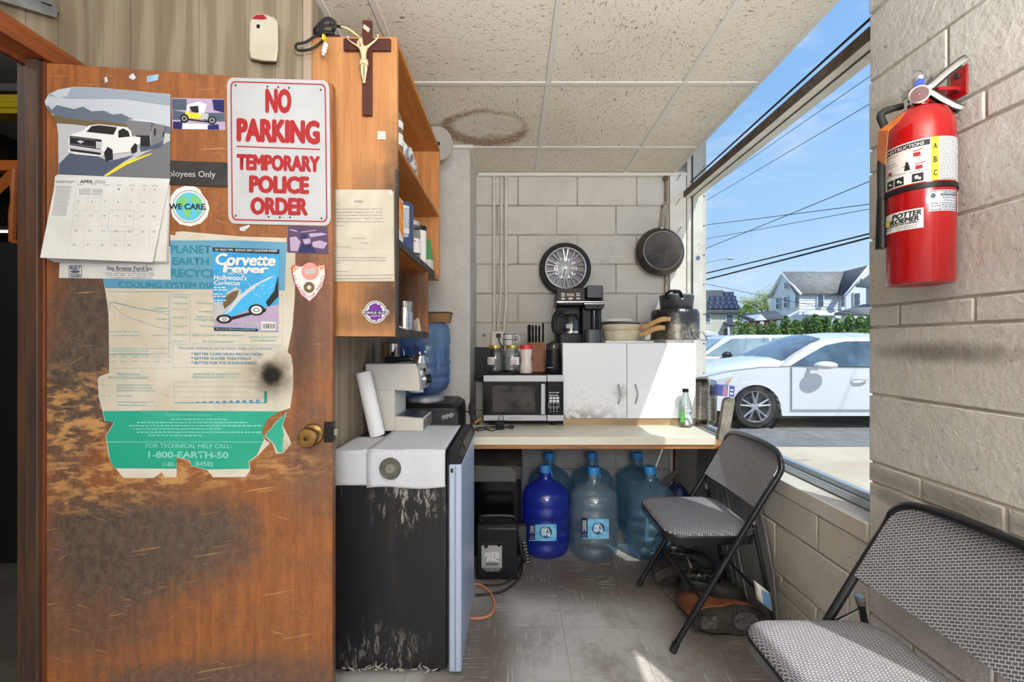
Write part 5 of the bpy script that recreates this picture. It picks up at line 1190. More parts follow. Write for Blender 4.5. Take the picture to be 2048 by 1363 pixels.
# ================================================================== SHELF CABINET ON THE LEFT WALL
cx0, cx1, cy0, cy1 = CX, -.387, 1.462, 2.316
cab = thing('wall_cabinet', 'tall open pine shelf cabinet fixed to the panelled left wall', 'cabinet', ((cx0+cx1)/2, 1.9, 1.246))
MB().box(cx0+.001, cx1, cy0, cy0+.02, 1.246, 2.241).build('side_panel', MAT['pine_side'], cab, origin=None, bevel=.0015)
MB().box(cx0+.002, cx1, cy0+.02, cy1, 2.223, 2.241).build('top_board', MAT['pine_in'], cab, bevel=.0015)
MB().box(cx0+.002, cx1, cy1-.02, cy1, 1.567, 2.223).build('end_panel', MAT['pine'], cab, bevel=.0015)
MB().box(cx0+.002, cx1-.002, cy0+.02, cy1-.02, 1.880, 1.897).build('upper_shelf', MAT['pine_in'], cab)
m = MB().m(0).box(cx0+.002, cx1-.004, cy0+.02, cy1-.001, 1.55, 1.572); m.m(1).box(cx1-.004, cx1+.001, cy0+.02, 2.16, 1.548, 1.574); m.build('middle_shelf', [MAT['pine_in'], MAT['edge_dark']], cab)
MB().box(cx0+.002, cx1, 1.985, 2.0, 1.27, 1.55).build('lower_end_panel', MAT['pine_dark'], cab, bevel=.0015)
m = MB().m(0).box(cx0+.002, cx1-.006, cy0+.02, 2.0, 1.248, 1.268); m.m(1).box(cx1-.006, cx1+.001, cy0+.02, 2.0, 1.246, 1.272); m.build('bottom_shelf', [MAT['pine_dark'], MAT['edge_dark']], cab)
MB().box(cx0+.0015, cx0+.008, cy0+.02, cy1-.02, 1.55, 2.223).box(cx0+.0015, cx0+.008, cy0+.02, 1.985, 1.25, 1.55).build('back_board', MAT['pine_in'], cab)
MB().box(cx1-.006, cx1+.001, cy0-.001, cy0+.021, 1.247, 1.80).build('grimy_front_edge', MAT['edge_dark'], cab)
KS = plane_surf((0, cy0, 0), (0, -1, 0))

# crucifix
t = thing('crucifix', 'dark wooden crucifix with an ivory figure hung on the pine cabinet side', 'crucifix', KS(736, 233, .008))
def kp(x, y, d_): return P(x, y, cy0) + Vector((0, -d_, 0))
def kbox(x0, y0, x1, y1, d0, d1): a, b = P(x0, y1, cy0), P(x1, y0, cy0); return (a.x, b.x, cy0-d1, cy0-d0, a.z, b.z)
m = MB().box(*kbox(727, 46, 746, 234, .001, .014)); m.build('upright', MAT['crosswood'], t, bevel=.002)
MB().box(*kbox(690, 82, 783, 105, .001, .0135)).build('crossbar', MAT['crosswood'], t, bevel=.002)
m = MB(); q = [(731, 55), (743, 64), (740, 71.5), (728.5, 62)]; m.loft([[kp(x, y, .0145) for x, y in q], [kp(x, y, .016) for x, y in q]]); m.build('title_scroll', MAT['cream'], t)
# figure: one skinned surface
def skin_fig(name, verts, edges, rad, mt, parent, sub=2, root=0):
    me = bpy.data.meshes.new(name); Mi = WM[parent.name].inverted(); me.from_pydata([Mi @ Vector(v) for v in verts], edges, [])
    o = bpy.data.objects.new(name, me); COL.objects.link(o); o.parent = parent; me.materials.append(mt)
    o.modifiers.new('skin', 'SKIN'); sv = me.skin_vertices[0].data
    for i, r in enumerate(rad): sv[i].radius = (r, r*.85) if isinstance(r, (int, float)) else r; sv[i].use_root = (i == root)
    md = o.modifiers.new('sub', 'SUBSURF'); md.levels = sub; md.render_levels = sub
    for p in me.polygons: p.use_smooth = True
    WM[o.name] = WM[parent.name]; o.modifiers['skin'].use_smooth_shade = True
    return o
u = 1/603.0
fv = [kp(733, 136, .026), kp(733, 125, .027), kp(732, 112, .028), kp(731, 104, .03), kp(728.5, 97, .034), kp(726.5, 92, .035),
      kp(724.5, 106, .028), kp(717, 100, .025), kp(709, 94, .021), kp(702, 88, .018), kp(699.5, 84.5, .017), kp(739.5, 106, .028), kp(746, 99, .025), kp(752, 92, .021), kp(757.5, 85, .018), kp(759, 81, .017),
      kp(730, 138, .026), kp(730, 150, .028), kp(730.5, 160, .027), kp(731.5, 169, .022), kp(731, 174, .022), kp(737, 138, .026), kp(737.5, 150, .029), kp(736, 160, .028), kp(734.5, 169, .023), kp(733.5, 174, .022), kp(723.5, 99, .034)]
fe = [(0, 1), (1, 2), (2, 3), (3, 4), (4, 5), (2, 6), (6, 7), (7, 8), (8, 9), (9, 10), (2, 11), (11, 12), (12, 13), (13, 14), (14, 15), (0, 16), (16, 17), (17, 18), (18, 19), (19, 20), (0, 21), (21, 22), (22, 23), (23, 24), (24, 25)]
fr_ = [6.2, 5.2, 6.6, 3, 4.6, 4.2, 3, 2.3, 2, 1.6, 1.9, 3, 2.3, 2, 1.6, 1.9, 4.3, 3.6, 2.8, 1.9, 2, 4.3, 3.6, 2.8, 1.9, 2]
IV = mat('ivory', (228, 212, 178), .5, c2=(206, 186, 146), ns=30)
fg = skin_fig('figure', fv[:26], fe, [r*u for r in fr_], IV, t)
m = MB(); m.loft([[kp(733+8*math.cos(a), 130+1.5*math.sin(a)*0, .026)+Vector((0, -.009*math.sin(a), 0)) for a in [2*PI*i/14 for i in range(14)]], [kp(733.5+8.6*math.cos(a), 141+1.5*math.cos(a*2), .027)+Vector((0, -.0095*math.sin(a), 0)) for a in [2*PI*i/14 for i in range(14)]]], cap=False)
m.build('loincloth', IV, fg, solid=.001)
m = MB(); m.ball(kp(728.5, 94.5, .034), (.0072, .0068, .0085)); m.tube([kp(724, 95, .032), kp(723, 101, .031), kp(724.5, 107, .03)], [.004, .005, .003], 7); m.build('hair', mat('ivory_dark', (206, 186, 146), .6), fg)  # hair in a darker ivory tone than the figure
m = MB()
for (x, y, s_) in ((699.5, 84, -1), (759, 80.5, 1)):
    for k in range(4): a = -PI/2+(-.5+.33*k); m.tube([kp(x, y, .017), kp(x+4.5*math.cos(a), y+4.5*math.sin(a), .018)], [.0014, .0009], 5)
m.build('fingers', IV, fg)
for x, y in ((700, 85), (758.5, 81.5)): MB().cyl(kp(x, y, .015), kp(x, y, .0235), .001, 6).build('nail_pin', MAT['edge_dark'], t)

t = thing('notice_papers', 'yellowed NOTICE sheets stapled to the pine cabinet side behind the door edge', 'notice', KS(725, 562, .002))
for k in range(3):
    m = FMB(); q = quad(((640, 379), (783+2.2*k, 379+2*k), (786+1.5*k, 549+6.5*k), (640, 551+6*k)))
    m.grid(lambda u_, v_: KS(*q(u_, v_), .0085-.0028*k+.003*max(0, u_-.8)*5*(1-v_)), 12, 8)
    m.build('sheet', MAT['oldpaper'], t)
m = FMB(); o_ = .0092
m.ptext(KS, 'NOTICE', 709, 726, 404.5, 401, o_, bold=.015)
for k, (s_, y) in enumerate((('The undersigned employer hereby gives notice that the', 419), ('payment of compensation to employees and their dependents', 425.5), ('has been secured in accordance with the provisions of the', 431.5), ("Employer's Liability Insurance Law, Title 34, Chapter 15,", 438), ('Article 5, Revised Statutes, New Jersey, by insuring with the', 444.5))): m.ptext(KS, s_, 644, 776 if k != 4 else 770, y, y-3.4, o_)
m.ptext(KS, 'For the period', 703, 730, 477.5, 474, o_); m.ptext(KS, 'Beginning ____', 655, 687, 487, 483.5, o_); m.ptext(KS, 'Ending ____', 722, 747, 487, 483.5, o_)
for s_, y, x1 in (('In accordance with the above rules and notice of compliance must be', 516, 773), ('posted and maintained conspicuously in and about the employer', 521.5, 773), ('workplaces.', 526, 682)): m.ptext(KS, s_, 646, x1, y, y-2.8, o_)
for y, x1 in ((452, 690), (494, 700), (543, 696)): m.pbars(KS, 668, x1, y-1, 1, o_, 0, int(y))
m.build('typed_text', MAT['ink_gray'], t)
m = FMB(); m.pline(KS, (668, 497), (783, 496.5), .8, o_); m.build('fold_line', MAT['ink_light'], t)
m = MB(); m.cyl(KS(781, 386, .009), KS(781, 386, .0135), .006, 14); m.build('tack', MAT['steel'], t)
t = thing('white_switch_plate', 'small square white plastic tag stuck on the pine cabinet side', 'tag', KS(763, 280, .001))
MB().box(*kbox(755, 263, 772, 280, 0, .004)).build('plate', MAT['cream'], t, bevel=.001); MB().box(*kbox(760, 267, 767, 274, .004, .0055)).build('raised_centre', MAT['white'], t, bevel=.0005)
t = thing('purple_sticker', 'round purple and white PURPLE GLAZE sticker low on the pine cabinet', 'sticker', KS(751, 646, .001))
def c5(*p): return [(640+x/4.01, 360+y/4.01) for x, y in p]
pc = c5((444, 1057))[0]
m = FMB(); m.pcirc(KS, *pc, 22.5, .001); m.ppoly(KS, c5((338, 1048), (350, 1040), (545, 1040), (557, 1050), (555, 1072), (545, 1082), (350, 1082), (336, 1070)), .0011); m.build('white_backing', MAT['ink_white'], t)
m = FMB(); m.pring(KS, *pc, 20.5, 1.3, .0014); m.build('outline', MAT['ink_black'], t)
m = FMB(); m.ppoly(KS, [(pc[0]+(15+1.6*math.sin(i*2.1)+1.2*math.sin(i*5.3))*math.cos(2*PI*i/36), pc[1]+(17+1.6*math.sin(i*1.7)+1.2*math.sin(i*4.1))*math.sin(2*PI*i/36)) for i in range(36)], .0014); m.build('purple_splash', MAT['ink_purple'], t)
m = FMB(); a = c5((342, 1050), (552, 1076)); m.ppoly(KS, [(a[0][0], a[0][1]), (a[1][0], a[0][1]), (a[1][0], a[1][1]), (a[0][0], a[1][1])], .0018); m.build('word_band', MAT['ink_navy'], t)
m = FMB(); m.ptext(KS, 'PURPLE', a[0][0]+1, 753, a[1][1]-1.2, a[0][1]+1.2, .0022, bold=.02); m.ptext(KS, 'GLAZE', 755.5, a[1][0]-1, a[1][1]-1.2, a[0][1]+1.2, .0022, bold=.02); b_ = c5((408, 1095), (485, 1080)); m.ptext(KS, 'DONUT CO', b_[0][0], b_[1][0], b_[0][1], b_[1][1], .0022); m.build('lettering', MAT['ink_white'], t)

# cable bundle on top of the cabinet
t = thing('cable_bundle', 'tangle of black cables with a cable plug hanging over the cabinet top corner', 'cable', (-.62, 1.55, 2.241))
def kc(x, y, d_=.02): return P(x, y, cy0-d_+.0)
m = MB()
for pts, r in (([(660, 66, -.05), (632, 72, .03), (612, 84, .05), (594, 88, .05), (592, 96, .05), (600, 101, .05), (622, 98, .05), (638, 88, .04), (648, 78, .03), (650, 74, .02)], .0042),
               ([(626, 64, -.02), (632, 55, 0), (644, 42, 0), (656, 36, 0), (668, 42, -.01), (670, 55, -.01), (662, 64, -.02), (640, 58, 0), (655, 50, 0), (672, 52, -.02), (684, 54, -.04)], .0046),
               ([(640, 62, 0), (645, 46, .01), (655, 40, .01), (664, 47, 0), (666, 60, 0)], .004), ([(622, 66, -.03), (640, 65, 0), (668, 66, -.02)], .006)):
    m.tube([kc(*p) for p in pts], r, 7, smooth=6)
m.build('black_cable', MAT['rubber'], t)
m = MB(); m.tube([kc(682, 53, .0), kc(700, 60, -.02), (-.50, 1.5, 2.2445)], [.003, .0035, .0025], 6, smooth=5); m.build('clear_cable', mat('clear_yellow', (220, 214, 150), .3), t)
m = MB(); m.cyl(kc(652, 87, .04), kc(647, 106, .04), .0075, 12).cyl(kc(647, 106, .04), kc(646, 111, .04), .005, 10); m.build('plug', mat('plug_white', (220, 226, 220), .35), t)
m = MB(); m.box(*[v for v in (kc(649, 90, .05).x, kc(652, 90).x, cy0-.05, cy0-.035, kc(0, 91).z, kc(0, 81).z)]); m.build('yellow_tab', MAT['ink_yellow'], t)
m = MB(); m.cyl(kc(619, 52, -.03), kc(627, 54, -.03), .006, 10); m.build('pink_connector', MAT['ink_pink'], t)
m = MB().box(-.655, -.585, 1.475, 1.53, 2.241, 2.258); m.build('junction_box', mat('dark_red', (74, 28, 30), .5), t, bevel=.003)

# ---- things on the shelves
def bottle_obj(name, prof, c, mt, label, cat, parts=(), group=None, n=28):
    t_ = thing(name, label, cat, c, group=group)
    MB().lathe(prof, c, n).build('body', mt, t_)
    return t_
LW = MAT['paper']
c = (-.427, 1.548, 1.8975); t = bottle_obj('syrup_bottle', [(.03, 0), (.038, .006), (.038, .10), (.030, .13), (.016, .155), (.014, .17)], c, mat('brown_glass', (112, 92, 68), .15, coat=.3), 'brown bottle with white label and gold cap on the top pine shelf', 'bottle')
MB().lathe([(.0385, .015), (.0385, .055)], c, 28, cap=False).lathe([(.0385, .075), (.0385, .10)], c, 28, cap=False).build('label', LW, t)
MB().lathe([(.016, .168), (.016, .186), (.001, .188)], c, 20).build('cap', mat('gold_cap', (190, 160, 80), .3, .8), t)
t = thing('plastic_bag', 'crumpled white printed bag lying along the edge of the top pine shelf', 'bag', (-.41, 1.78, 1.8975))
rnd = random.Random(4); lp = []
for i in range(10):
    f = i/9; y = 1.64+.30*f; w = .030+.012*math.sin(f*5); h = .085-.055*f+.01*math.sin(f*9)
    lp.append([Vector((-.418+.004*math.sin(f*7)+w*.8*math.cos(a)*(1+rnd.uniform(-.18, .18)), y, 1.898+h*(.5+.5*math.sin(a))*(1+rnd.uniform(-.12, .12)*(math.sin(a) > -.5)))) for a in [2*PI*j/12 for j in range(12)]])
MB().loft(lp[:7]).build('bag_body', mat('bag_white', (224, 224, 222), .35, c2=(110, 120, 130), ns=26, lo=.55, hi=.62), t)
MB().loft(lp[6:9]).build('green_end', mat('bag_green', (70, 156, 70), .4, c2=(40, 110, 50), ns=40), t); MB().loft(lp[8:]).build('red_end', MAT['ink_red'], t)
z0 = 1.5725
t = thing('orange_carton', 'orange and white carton at the near end of the middle pine shelf', 'carton', (-.43, 1.53, z0))
MB().box(-.47, -.3925, 1.50, 1.565, z0, z0+.155).build('box', mat('carton_white', (230, 228, 224), .5), t, bevel=.002)
MB().prism([(1.4995, z0+.05), (1.5655, z0+.02), (1.5655, z0+.145), (1.4995, z0+.154)], -.3930, -.3915, 'x').build('orange_panel', mat('carton_orange', (228, 96, 34), .5, c2=(236, 170, 60), ns=12), t)
c = (-.455, 1.735, z0); t = bottle_obj('drink_can', [(.056, 0), (.060, .004), (.060, .192), (.057, .197), (.054, .194), (.001, .193)], c, mat('can_blue', (64, 80, 126), .35, .3), 'large blue canister with white printed label on the middle shelf', 'can')
LS = cyl_surf(c[0], c[1], .060)
m = FMB(); m.grid(lambda u_, v_: Vector((c[0]+.0604*math.cos(-2.3+1.75*u_), c[1]+.0604*math.sin(-2.3+1.75*u_), z0+.075+.105*v_)), 12, 1); lb = m.build('label', LW, t)
m = FMB()
for k in range(11): m.pbars(LS, 803, 820, 416+3.8*k, 1.3, .0009, 0, 500+k)
m.build('label_print', MAT['ink_dkblue'], lb)
m = FMB()
for k in range(9): x = 804+1.5*k; m.prect(LS, x, 464, x+.8, 474, .0009)
m.build('barcode', MAT['ink_white'], t)
c = (-.428, 1.868, z0); t = bottle_obj('spice_jar', [(.028, 0), (.032, .005), (.032, .12), (.027, .145), (.026, .15)], c, MAT['jarglass'], 'clear glass jar beside the blue canister on the middle shelf', 'jar')
MB().lathe([(.028, .148), (.029, .165), (.001, .166)], c, 20).build('lid', MAT['silver'], t); MB().lathe([(.0326, .03), (.0326, .09)], c, 24, cap=False).build('label', mat('label_redwhite', (230, 220, 218), .5, c2=(190, 60, 60), ns=30, st=(.2, .2, 1), lo=.55, hi=.6), t)
c = (-.424, 1.988, z0); t = bottle_obj('spice_tin', [(.029, 0), (.030, .003), (.030, .155), (.028, .158)], c, mat('tin_redwhite', (228, 226, 222), .4, c2=(180, 44, 50), ns=7, st=(.1, .1, 1), lo=.55, hi=.58), 'red and white tin with a black lid on the middle shelf', 'tin')
MB().lathe([(.0305, .155), (.0305, .176), (.001, .177)], c, 22).build('lid', MAT['black'], t)
t = thing('green_carton', 'green and white pouch at the far end of the middle shelf', 'carton', (-.42, 2.13, z0))
m = MB(); m.loft([[(-.46, 2.09, z0), (-.392, 2.09, z0), (-.392, 2.16, z0), (-.46, 2.16, z0)], [(-.46, 2.10, z0+.05), (-.392, 2.10, z0+.05), (-.392, 2.15, z0+.05), (-.46, 2.15, z0+.05)]]); m.build('white_base', LW, t)
m = MB(); m.loft([[(-.46, 2.10, z0+.05), (-.392, 2.10, z0+.05), (-.392, 2.15, z0+.05), (-.46, 2.15, z0+.05)], [(-.45, 2.115, z0+.15), (-.40, 2.115, z0+.15), (-.40, 2.125, z0+.15), (-.45, 2.125, z0+.15)]]); m.build('green_top', mat('pouch_green', (74, 150, 82), .5), t)
c = (-.426, 1.715, 1.272); t = thing('steel_shaker', 'dented stainless steel shaker cup on the lowest pine shelf', 'cup', c)
MB().lathe([(.033, 0), (.036, .003), (.036, .064), (.034, .072), (.031, .082), (.0315, .092), (.034, .104), (.034, .112), (.033, .113), (.031, .10), (.029, .09), (.033, .06), (.033, .006), (.001, .005)], c, 32, cap=False).build('cup', MAT['steel'], t)
m = FMB(); m.face([(-.392, 1.61, 1.2725), (-.392, 1.66, 1.2725), (-.43, 1.66, 1.29), (-.43, 1.6, 1.285)]); tag(m.build('paper_slip', MAT['paper']), 'folded white paper slip in front of the steel shaker cup', 'paper')
m = MB(); m.loft([[(-.395, 1.80, 1.273), (-.45, 1.86, 1.273), (-.43, 1.9, 1.273), (-.39, 1.86, 1.273)], [(-.395, 1.82, 1.30), (-.43, 1.85, 1.31), (-.42, 1.87, 1.31), (-.392, 1.85, 1.30)], [(-.40, 1.85, 1.325), (-.405, 1.855, 1.33), (-.404, 1.858, 1.33), (-.398, 1.853, 1.325)]]); tag(m.build('cloth_rag', MAT['oldpaper']), 'crumpled cream cloth rag behind the steel shaker cup', 'cloth')

# grey disc hung from the ceiling at the far end of the cabinet
c = Vector((-.412, 2.39, 2.306)); t = thing('ceiling_disc', 'grey metal disc with a black centre knob hanging at the ceiling behind the cabinet', 'disc', c)
nrm = Vector((.42, -.84, -.34)).normalized(); Md = nrm.to_track_quat('Z', 'Y').to_matrix().to_4x4()
MB().lathe([(.001, 0), (.084, .001), (.087, .004), (.084, .008), (.001, .009)], c, 40, Md).build('plate', mat('disc_grey', (158, 150, 142), .45, .2), t)
MB().lathe([(.010, .008), (.009, .018), (.001, .02)], c, 16, Md).build('centre_knob', MAT['black'], t); MB().cyl(c, c+Vector((0, .02, CZ-c.z+.002)), .006, 10).build('hanger_rod', MAT['steel'], t)

# ================================================================== FRIDGE AND WHAT STANDS ON IT
fx0, fx1, fy0, fy1, FT = -.662, -.247, 1.617, 2.13, .826
fr = thing('mini_fridge', 'small black fridge with a silver-blue door under the pine cabinet', 'fridge', (-.44, 1.87, 0))
MB().box(fx0, fx1, fy0, fy1, .025, FT).build('body', MAT['scratched'], fr, bevel=.004)
MB().box(fx1+.001, fx1+.010, fy0+.012, fy1-.012, .05, FT-.01).build('door_gasket', MAT['rubber'], fr)
dr = MB().box(fx1+.010, -.190, fy0-.01, fy1, .02, FT-.045).build('door', MAT['film'], fr, bevel=.008, seg=3)
m = MB(); m.prism([(fx1+.008, FT-.043), (-.188, FT-.043), (-.188, FT-.02), (-.202, FT+.004), (fx1+.008, FT+.006)], fy0-.012, fy1+.002, 'y'); m.build('door_cap', MAT['black'], dr, bevel=.004)
m = MB(); m.prism([(-.2005, FT+.0045), (-.1885, FT-.018), (-.1865, FT-.016), (-.1985, FT+.0065)], fy0+.12, fy1-.08, 'y'); m.build('handle_recess', mat('handle_worn', (70, 64, 58), .5, c2=(110, 100, 90), ns=20), dr)
MB().box(fx1+.018, fx1+.026, fy0-.0115, fy0-.009, FT-.075, FT-.06).build('hinge_hole', MAT['black'], dr)
m = MB(); m.tube([(-.212, fy0-.011, .03), (-.212, fy0-.011, FT-.05)], .003, 6); m.build('door_edge_trim', MAT['silver'], dr)
for x in (fx0+.04, fx1-.04):
    for y in (fy0+.04, fy1-.04): MB().cyl((x, y, 0), (x, y, .026), .016, 10).build('foot', MAT['black'], fr)
m = MB(); rnd = random.Random(8)
for _ in range(26):
    x = rnd.uniform(-.62, -.27); p = Vector((x, fy0-.003, .03)); q = p+Vector((rnd.uniform(-.02, .02), -rnd.uniform(.002, .012), rnd.uniform(-.015, .03))); m.tube([p, (p+q)/2+Vector((rnd.uniform(-.01, .01), -.004, 0)), q], [.002, .003, .001], 4)
m.build('peeled_film', mat('peeled', (170, 160, 146), .7), fr)
# paper towels: drape over the top and down the side
def towel(x0, x1, ybk, zb, o, nm, lab, wob=0, skew=0):
    pts = [(fy0-.004-o, zb), (fy0-.006-o, zb+.05), (fy0-.005-o, FT-.012), (fy0-.0035-o*.8, FT-.001), (fy0+.006, FT+.0035+o), (fy0+.03, FT+.0025+o), ((fy0+ybk)/2, FT+.0025+o), (ybk, FT+.002+o)]
    P2 = spline([Vector((0, a, b)) for a, b in pts], 4)
    m_ = FMB(); n = len(P2)-1
    m_.grid(lambda u_, v_: Vector((x0+(x1-x0)*u_+skew*(v_-.4), P2[int(v_*n+.5)].y, P2[int(v_*n+.5)].z+(wob*math.sin(u_*7) if v_ < .05 else 0)+.001*math.sin(9*u_+3*v_)*(1 if v_ > .5 else 0))), 12, n)
    return tag(m_.build(nm, MAT['towel'], solid=.0012), lab, 'paper towel', 'paper towels on the fridge')
towel(fx0+.003, -.47, 1.86, .703, .0015, 'paper_towel', 'plain white paper towel draped over the left of the black fridge', 0)
towel(-.537, -.25, 2.10, .695, .0045, 'paper_towel', 'white paper towel with a round grey magnet on the black fridge side', .004)
c = P(781, 936, fy0-.012); t = thing('round_magnet', 'round grey metal magnet dial holding a paper towel to the fridge', 'magnet', c)
Mm = Vector((0, -1, 0)).to_track_quat('Z', 'Y').to_matrix().to_4x4()
MB().lathe([(.039, 0), (.0395, .006), (.037, .009), (.035, .0072), (.001, .0072)], c, 40, Mm).build('disc', mat('magnet_grey', (92, 92, 86), .4, .5, c2=(116, 116, 108), ns=30), t)
MB().lathe([(.018, .0072), (.017, .0082), (.006, .0086), (.005, .0105), (.001, .011)], c, 24, Mm).build('centre_boss', mat('magnet_light', (140, 140, 130), .4, .5), t)

# espresso machine
ez = FT+.008; t = thing('espresso_machine', 'off-white espresso machine with a steel control panel standing on the fridge', 'coffee machine', (-.53, 2.04, ez))
EW = mat('espresso_white', (212, 208, 202), .4, c2=(212, 206, 196), ns=5); ey0, ey1 = 1.945, 2.15
m = MB(); m.prism([(-.645, ez), (-.526, ez), (-.526, 1.018), (-.645, 1.018)], ey0, ey1); m.build('column', EW, t, bevel=.004)
m = MB(); m.prism([(-.655, 1.019), (-.418, 1.010), (-.414, 1.02), (-.424, 1.108), (-.436, 1.132), (-.655, 1.132)], ey0, ey1); m.build('head', EW, t, bevel=.004)
m = MB(); m.prism([(-.4135, 1.022), (-.408, 1.024), (-.418, 1.108), (-.4235, 1.108)], ey0+.012, ey1-.012); pn = m.build('control_panel', MAT['silver'], t, bevel=.002)
MB().cyl((-.413, ey0+.12, 1.054), (-.388, ey0+.12, 1.057), .021, 20).build('steam_knob', MAT['black'], t); MB().cyl((-.4125, ey0+.12, 1.054), (-.404, ey0+.12, 1.055), .03, 24).build('knob_collar', MAT['chrome'], t)
MB().cyl((-.416, ey0+.1, 1.098), (-.409, ey0+.1, 1.098), .009, 16).build('power_button', MAT['black'], t); MB().box(-.4165, -.4115, ey0+.025, ey0+.065, 1.075, 1.10).build('white_switch', MAT['white'], t, bevel=.002)
m = MB(); m.prism([(-.526, ez), (-.400, ez), (-.400, ez+.055), (-.526, ez+.066)], ey0, ey1); m.build('base', EW, t, bevel=.003)
m = MB(); m.prism([(-.515, ez+.0662), (-.406, ez+.0565), (-.406, ez+.0585), (-.515, ez+.0682)], ey0+.02, ey1-.015); m.build('drip_grid', mat('grid_dark', (84, 86, 88), .3, .5), t)
MB().box(-.3995, -.398, ey0+.01, ey1-.01, ez+.008, ez+.05).build('tray_front', mat('tray_grime', (150, 142, 132), .5, c2=(110, 100, 92), ns=25), t)
MB().cyl((-.45, ey0+.09, 1.012), (-.45, ey0+.09, .998), .033, 24).build('group_head', EW, t)
MB().box(-.5255, -.5245, ey0+.02, ey1-.02, ez+.075, 1.0).build('front_panel', mat('panel_white', (228, 228, 222), .3), t)
zt = 1.133
t = thing('portafilter', 'metal coffee filter holder with a long black handle lying on the espresso machine', 'filter holder', (-.44, 2.0, zt))
m = MB(); m.lathe([(.028, 0), (.028, .03), (.024, .036), (.008, .04), (.006, .052), (.001, .053)], (-.425, 1.99, zt), 24); m.build('basket', MAT['chrome'], t)
m = MB(); m.tube([(-.45, 1.99, zt+.02), (-.465, 1.99, zt+.021)], .008, 10); m.build('neck', MAT['chrome'], t)
m = MB(); m.tube([(-.465, 1.99, zt+.021), (-.48, 1.99, zt+.021), (-.52, 1.99, zt+.0165), (-.575, 1.99, zt+.016), (-.58, 1.99, zt+.016)], [.009, .014, .013, .0155, .011], 12); m.build('handle', MAT['black'], t)
c = (-.565, 2.06, zt); t = thing('steel_cup', 'shiny steel milk cup standing on the espresso machine', 'cup', c)
MB().lathe([(.024, 0), (.026, .003), (.024, .085), (.025, .088), (.023, .086), (.023, .006), (.001, .005)], c, 28, cap=False).build('cup', MAT['chrome'], t)
MB().tube([(-.541, 2.06, zt+.07), (-.522, 2.06, zt+.068), (-.514, 2.06, zt+.05), (-.514, 2.06, zt+.015), (-.524, 2.06, zt+.008)], .0028, 7, smooth=4).build('handle', MAT['chrome'], t)
t = thing('brown_box', 'small brown cardboard box behind the steel cup on the espresso machine', 'box', (-.6, 2.11, zt))
MB().box(-.632, -.555, 2.095, 2.135, zt, zt+.095).build('carton', mat('cardboard', (146, 118, 82), .7, c2=(120, 94, 64), ns=10), t, bevel=.001); MB().box(-.613, -.574, 2.0935, 2.095, zt+.01, zt+.085).build('label', mat('box_tan', (176, 150, 110), .6), t)
t = thing('blue_scoop', 'dark blue folded card standing behind the metal filter holder', 'card', (-.46, 2.10, zt))
m = MB(); m.loft([[(-.475, 2.10, zt), (-.475, 2.10, zt+.085), (-.44, 2.12, zt+.055), (-.425, 2.12, zt)], [(-.475, 2.103, zt), (-.475, 2.103, zt+.085), (-.44, 2.123, zt+.055), (-.425, 2.123, zt)]]); m.build('fold', MAT['ink_navy'], t)
# leaning roll of towel
p, q = Vector((-.572, 1.85, FT+.012)), Vector((-.628, 1.83, 1.118)); t = thing('paper_roll', 'white roll of paper towel leaning on the wall beside the espresso machine', 'paper roll', p)
ax_ = (q-p).normalized(); Ma = ax_.to_track_quat('Z', 'Y').to_matrix().to_4x4()
MB().lathe([(.012, 0), (.031, .0), (.0312, .02), (.0305, .27), (.029, .272), (.012, .272)], p, 32, Ma).build('roll', MAT['white'] if 0 else mat('tissue', (238, 238, 238), .9), t)
m = FMB(); m.grid(lambda u_, v_: p+Ma.to_3x3() @ Vector((.0325*math.cos(-2.3-.7*u_)-.012*u_*(1-v_), .0325*math.sin(-2.3-.7*u_)-.012*u_*(1-v_), .002+.25*v_)), 5, 8); m.build('loose_sheet', bpy.data.materials['tissue'], t, solid=.001)

# ================================================================== WATER COOLER
wc = Vector((-.478, 2.385, 0)); t = thing('water_cooler', 'black water cooler cabinet behind the espresso machine', 'water cooler', wc)
m = MB(); m.loft([[Vector((x, y, z)) for x, y in rrect(-.655, -.277, 2.215, 2.585, .03, 4)] for z in (.02, .86)]+[[Vector((x, y, .895)) for x, y in rrect(-.65, -.283, 2.22, 2.58, .03, 4)], [Vector((x, y, .915)) for x, y in rrect(-.635, -.31, 2.24, 2.565, .03, 4)]]); m.build('cabinet', MAT['black'], t, ang=25)
m = MB(); m.loft([[Vector((x, 2.2145, z)) for x, z in [(-.45, .5), (-.28, .5), (-.28, .872), (-.30, .892), (-.43, .872), (-.45, .85)]], [Vector((x, 2.208, z)) for x, z in [(-.445, .5), (-.285, .5), (-.285, .866), (-.303, .885), (-.428, .866), (-.445, .845)]]]); m.build('front_panel', mat('cooler_grey', (52, 54, 58), .45), t)
WS = plane_surf((0, 2.207, 0), (0, -1, 0)); m = FMB(); m.ptext(WS, 'PRIMO', 884, 906, 839.5, 831, .0005, -.3, bold=.02); m.pring(WS, 904.5, 829, 3, 1, .0005); m.build('lettering', MAT['ink_light'], t)
MB().lathe([(.10, .912), (.10, .935), (.085, .945), (.05, .945)], (wc.x, wc.y, 0), 36).build('collar', MAT['silver'], t); 
bt = thing('cooler_bottle', 'big upturned blue water bottle on the black water cooler', 'water bottle', (wc.x, wc.y, .94))
pr = [(.03, .945), (.035, .95), (.085, .957), (.115, .975), (.132, 1.01), (.134, 1.035), (.129, 1.042), (.134, 1.05), (.134, 1.085), (.130, 1.091), (.130, 1.105), (.136, 1.112), (.136, 1.128), (.130, 1.135), (.132, 1.16), (.132, 1.205), (.128, 1.212), (.1345, 1.22), (.1345, 1.245), (.132, 1.29), (.124, 1.318), (.104, 1.331), (.001, 1.332)]
MB().lathe(pr, (wc.x, wc.y, 0), 40, cap=False).build('shell', MAT['coolerblue'], bt, ang=80)
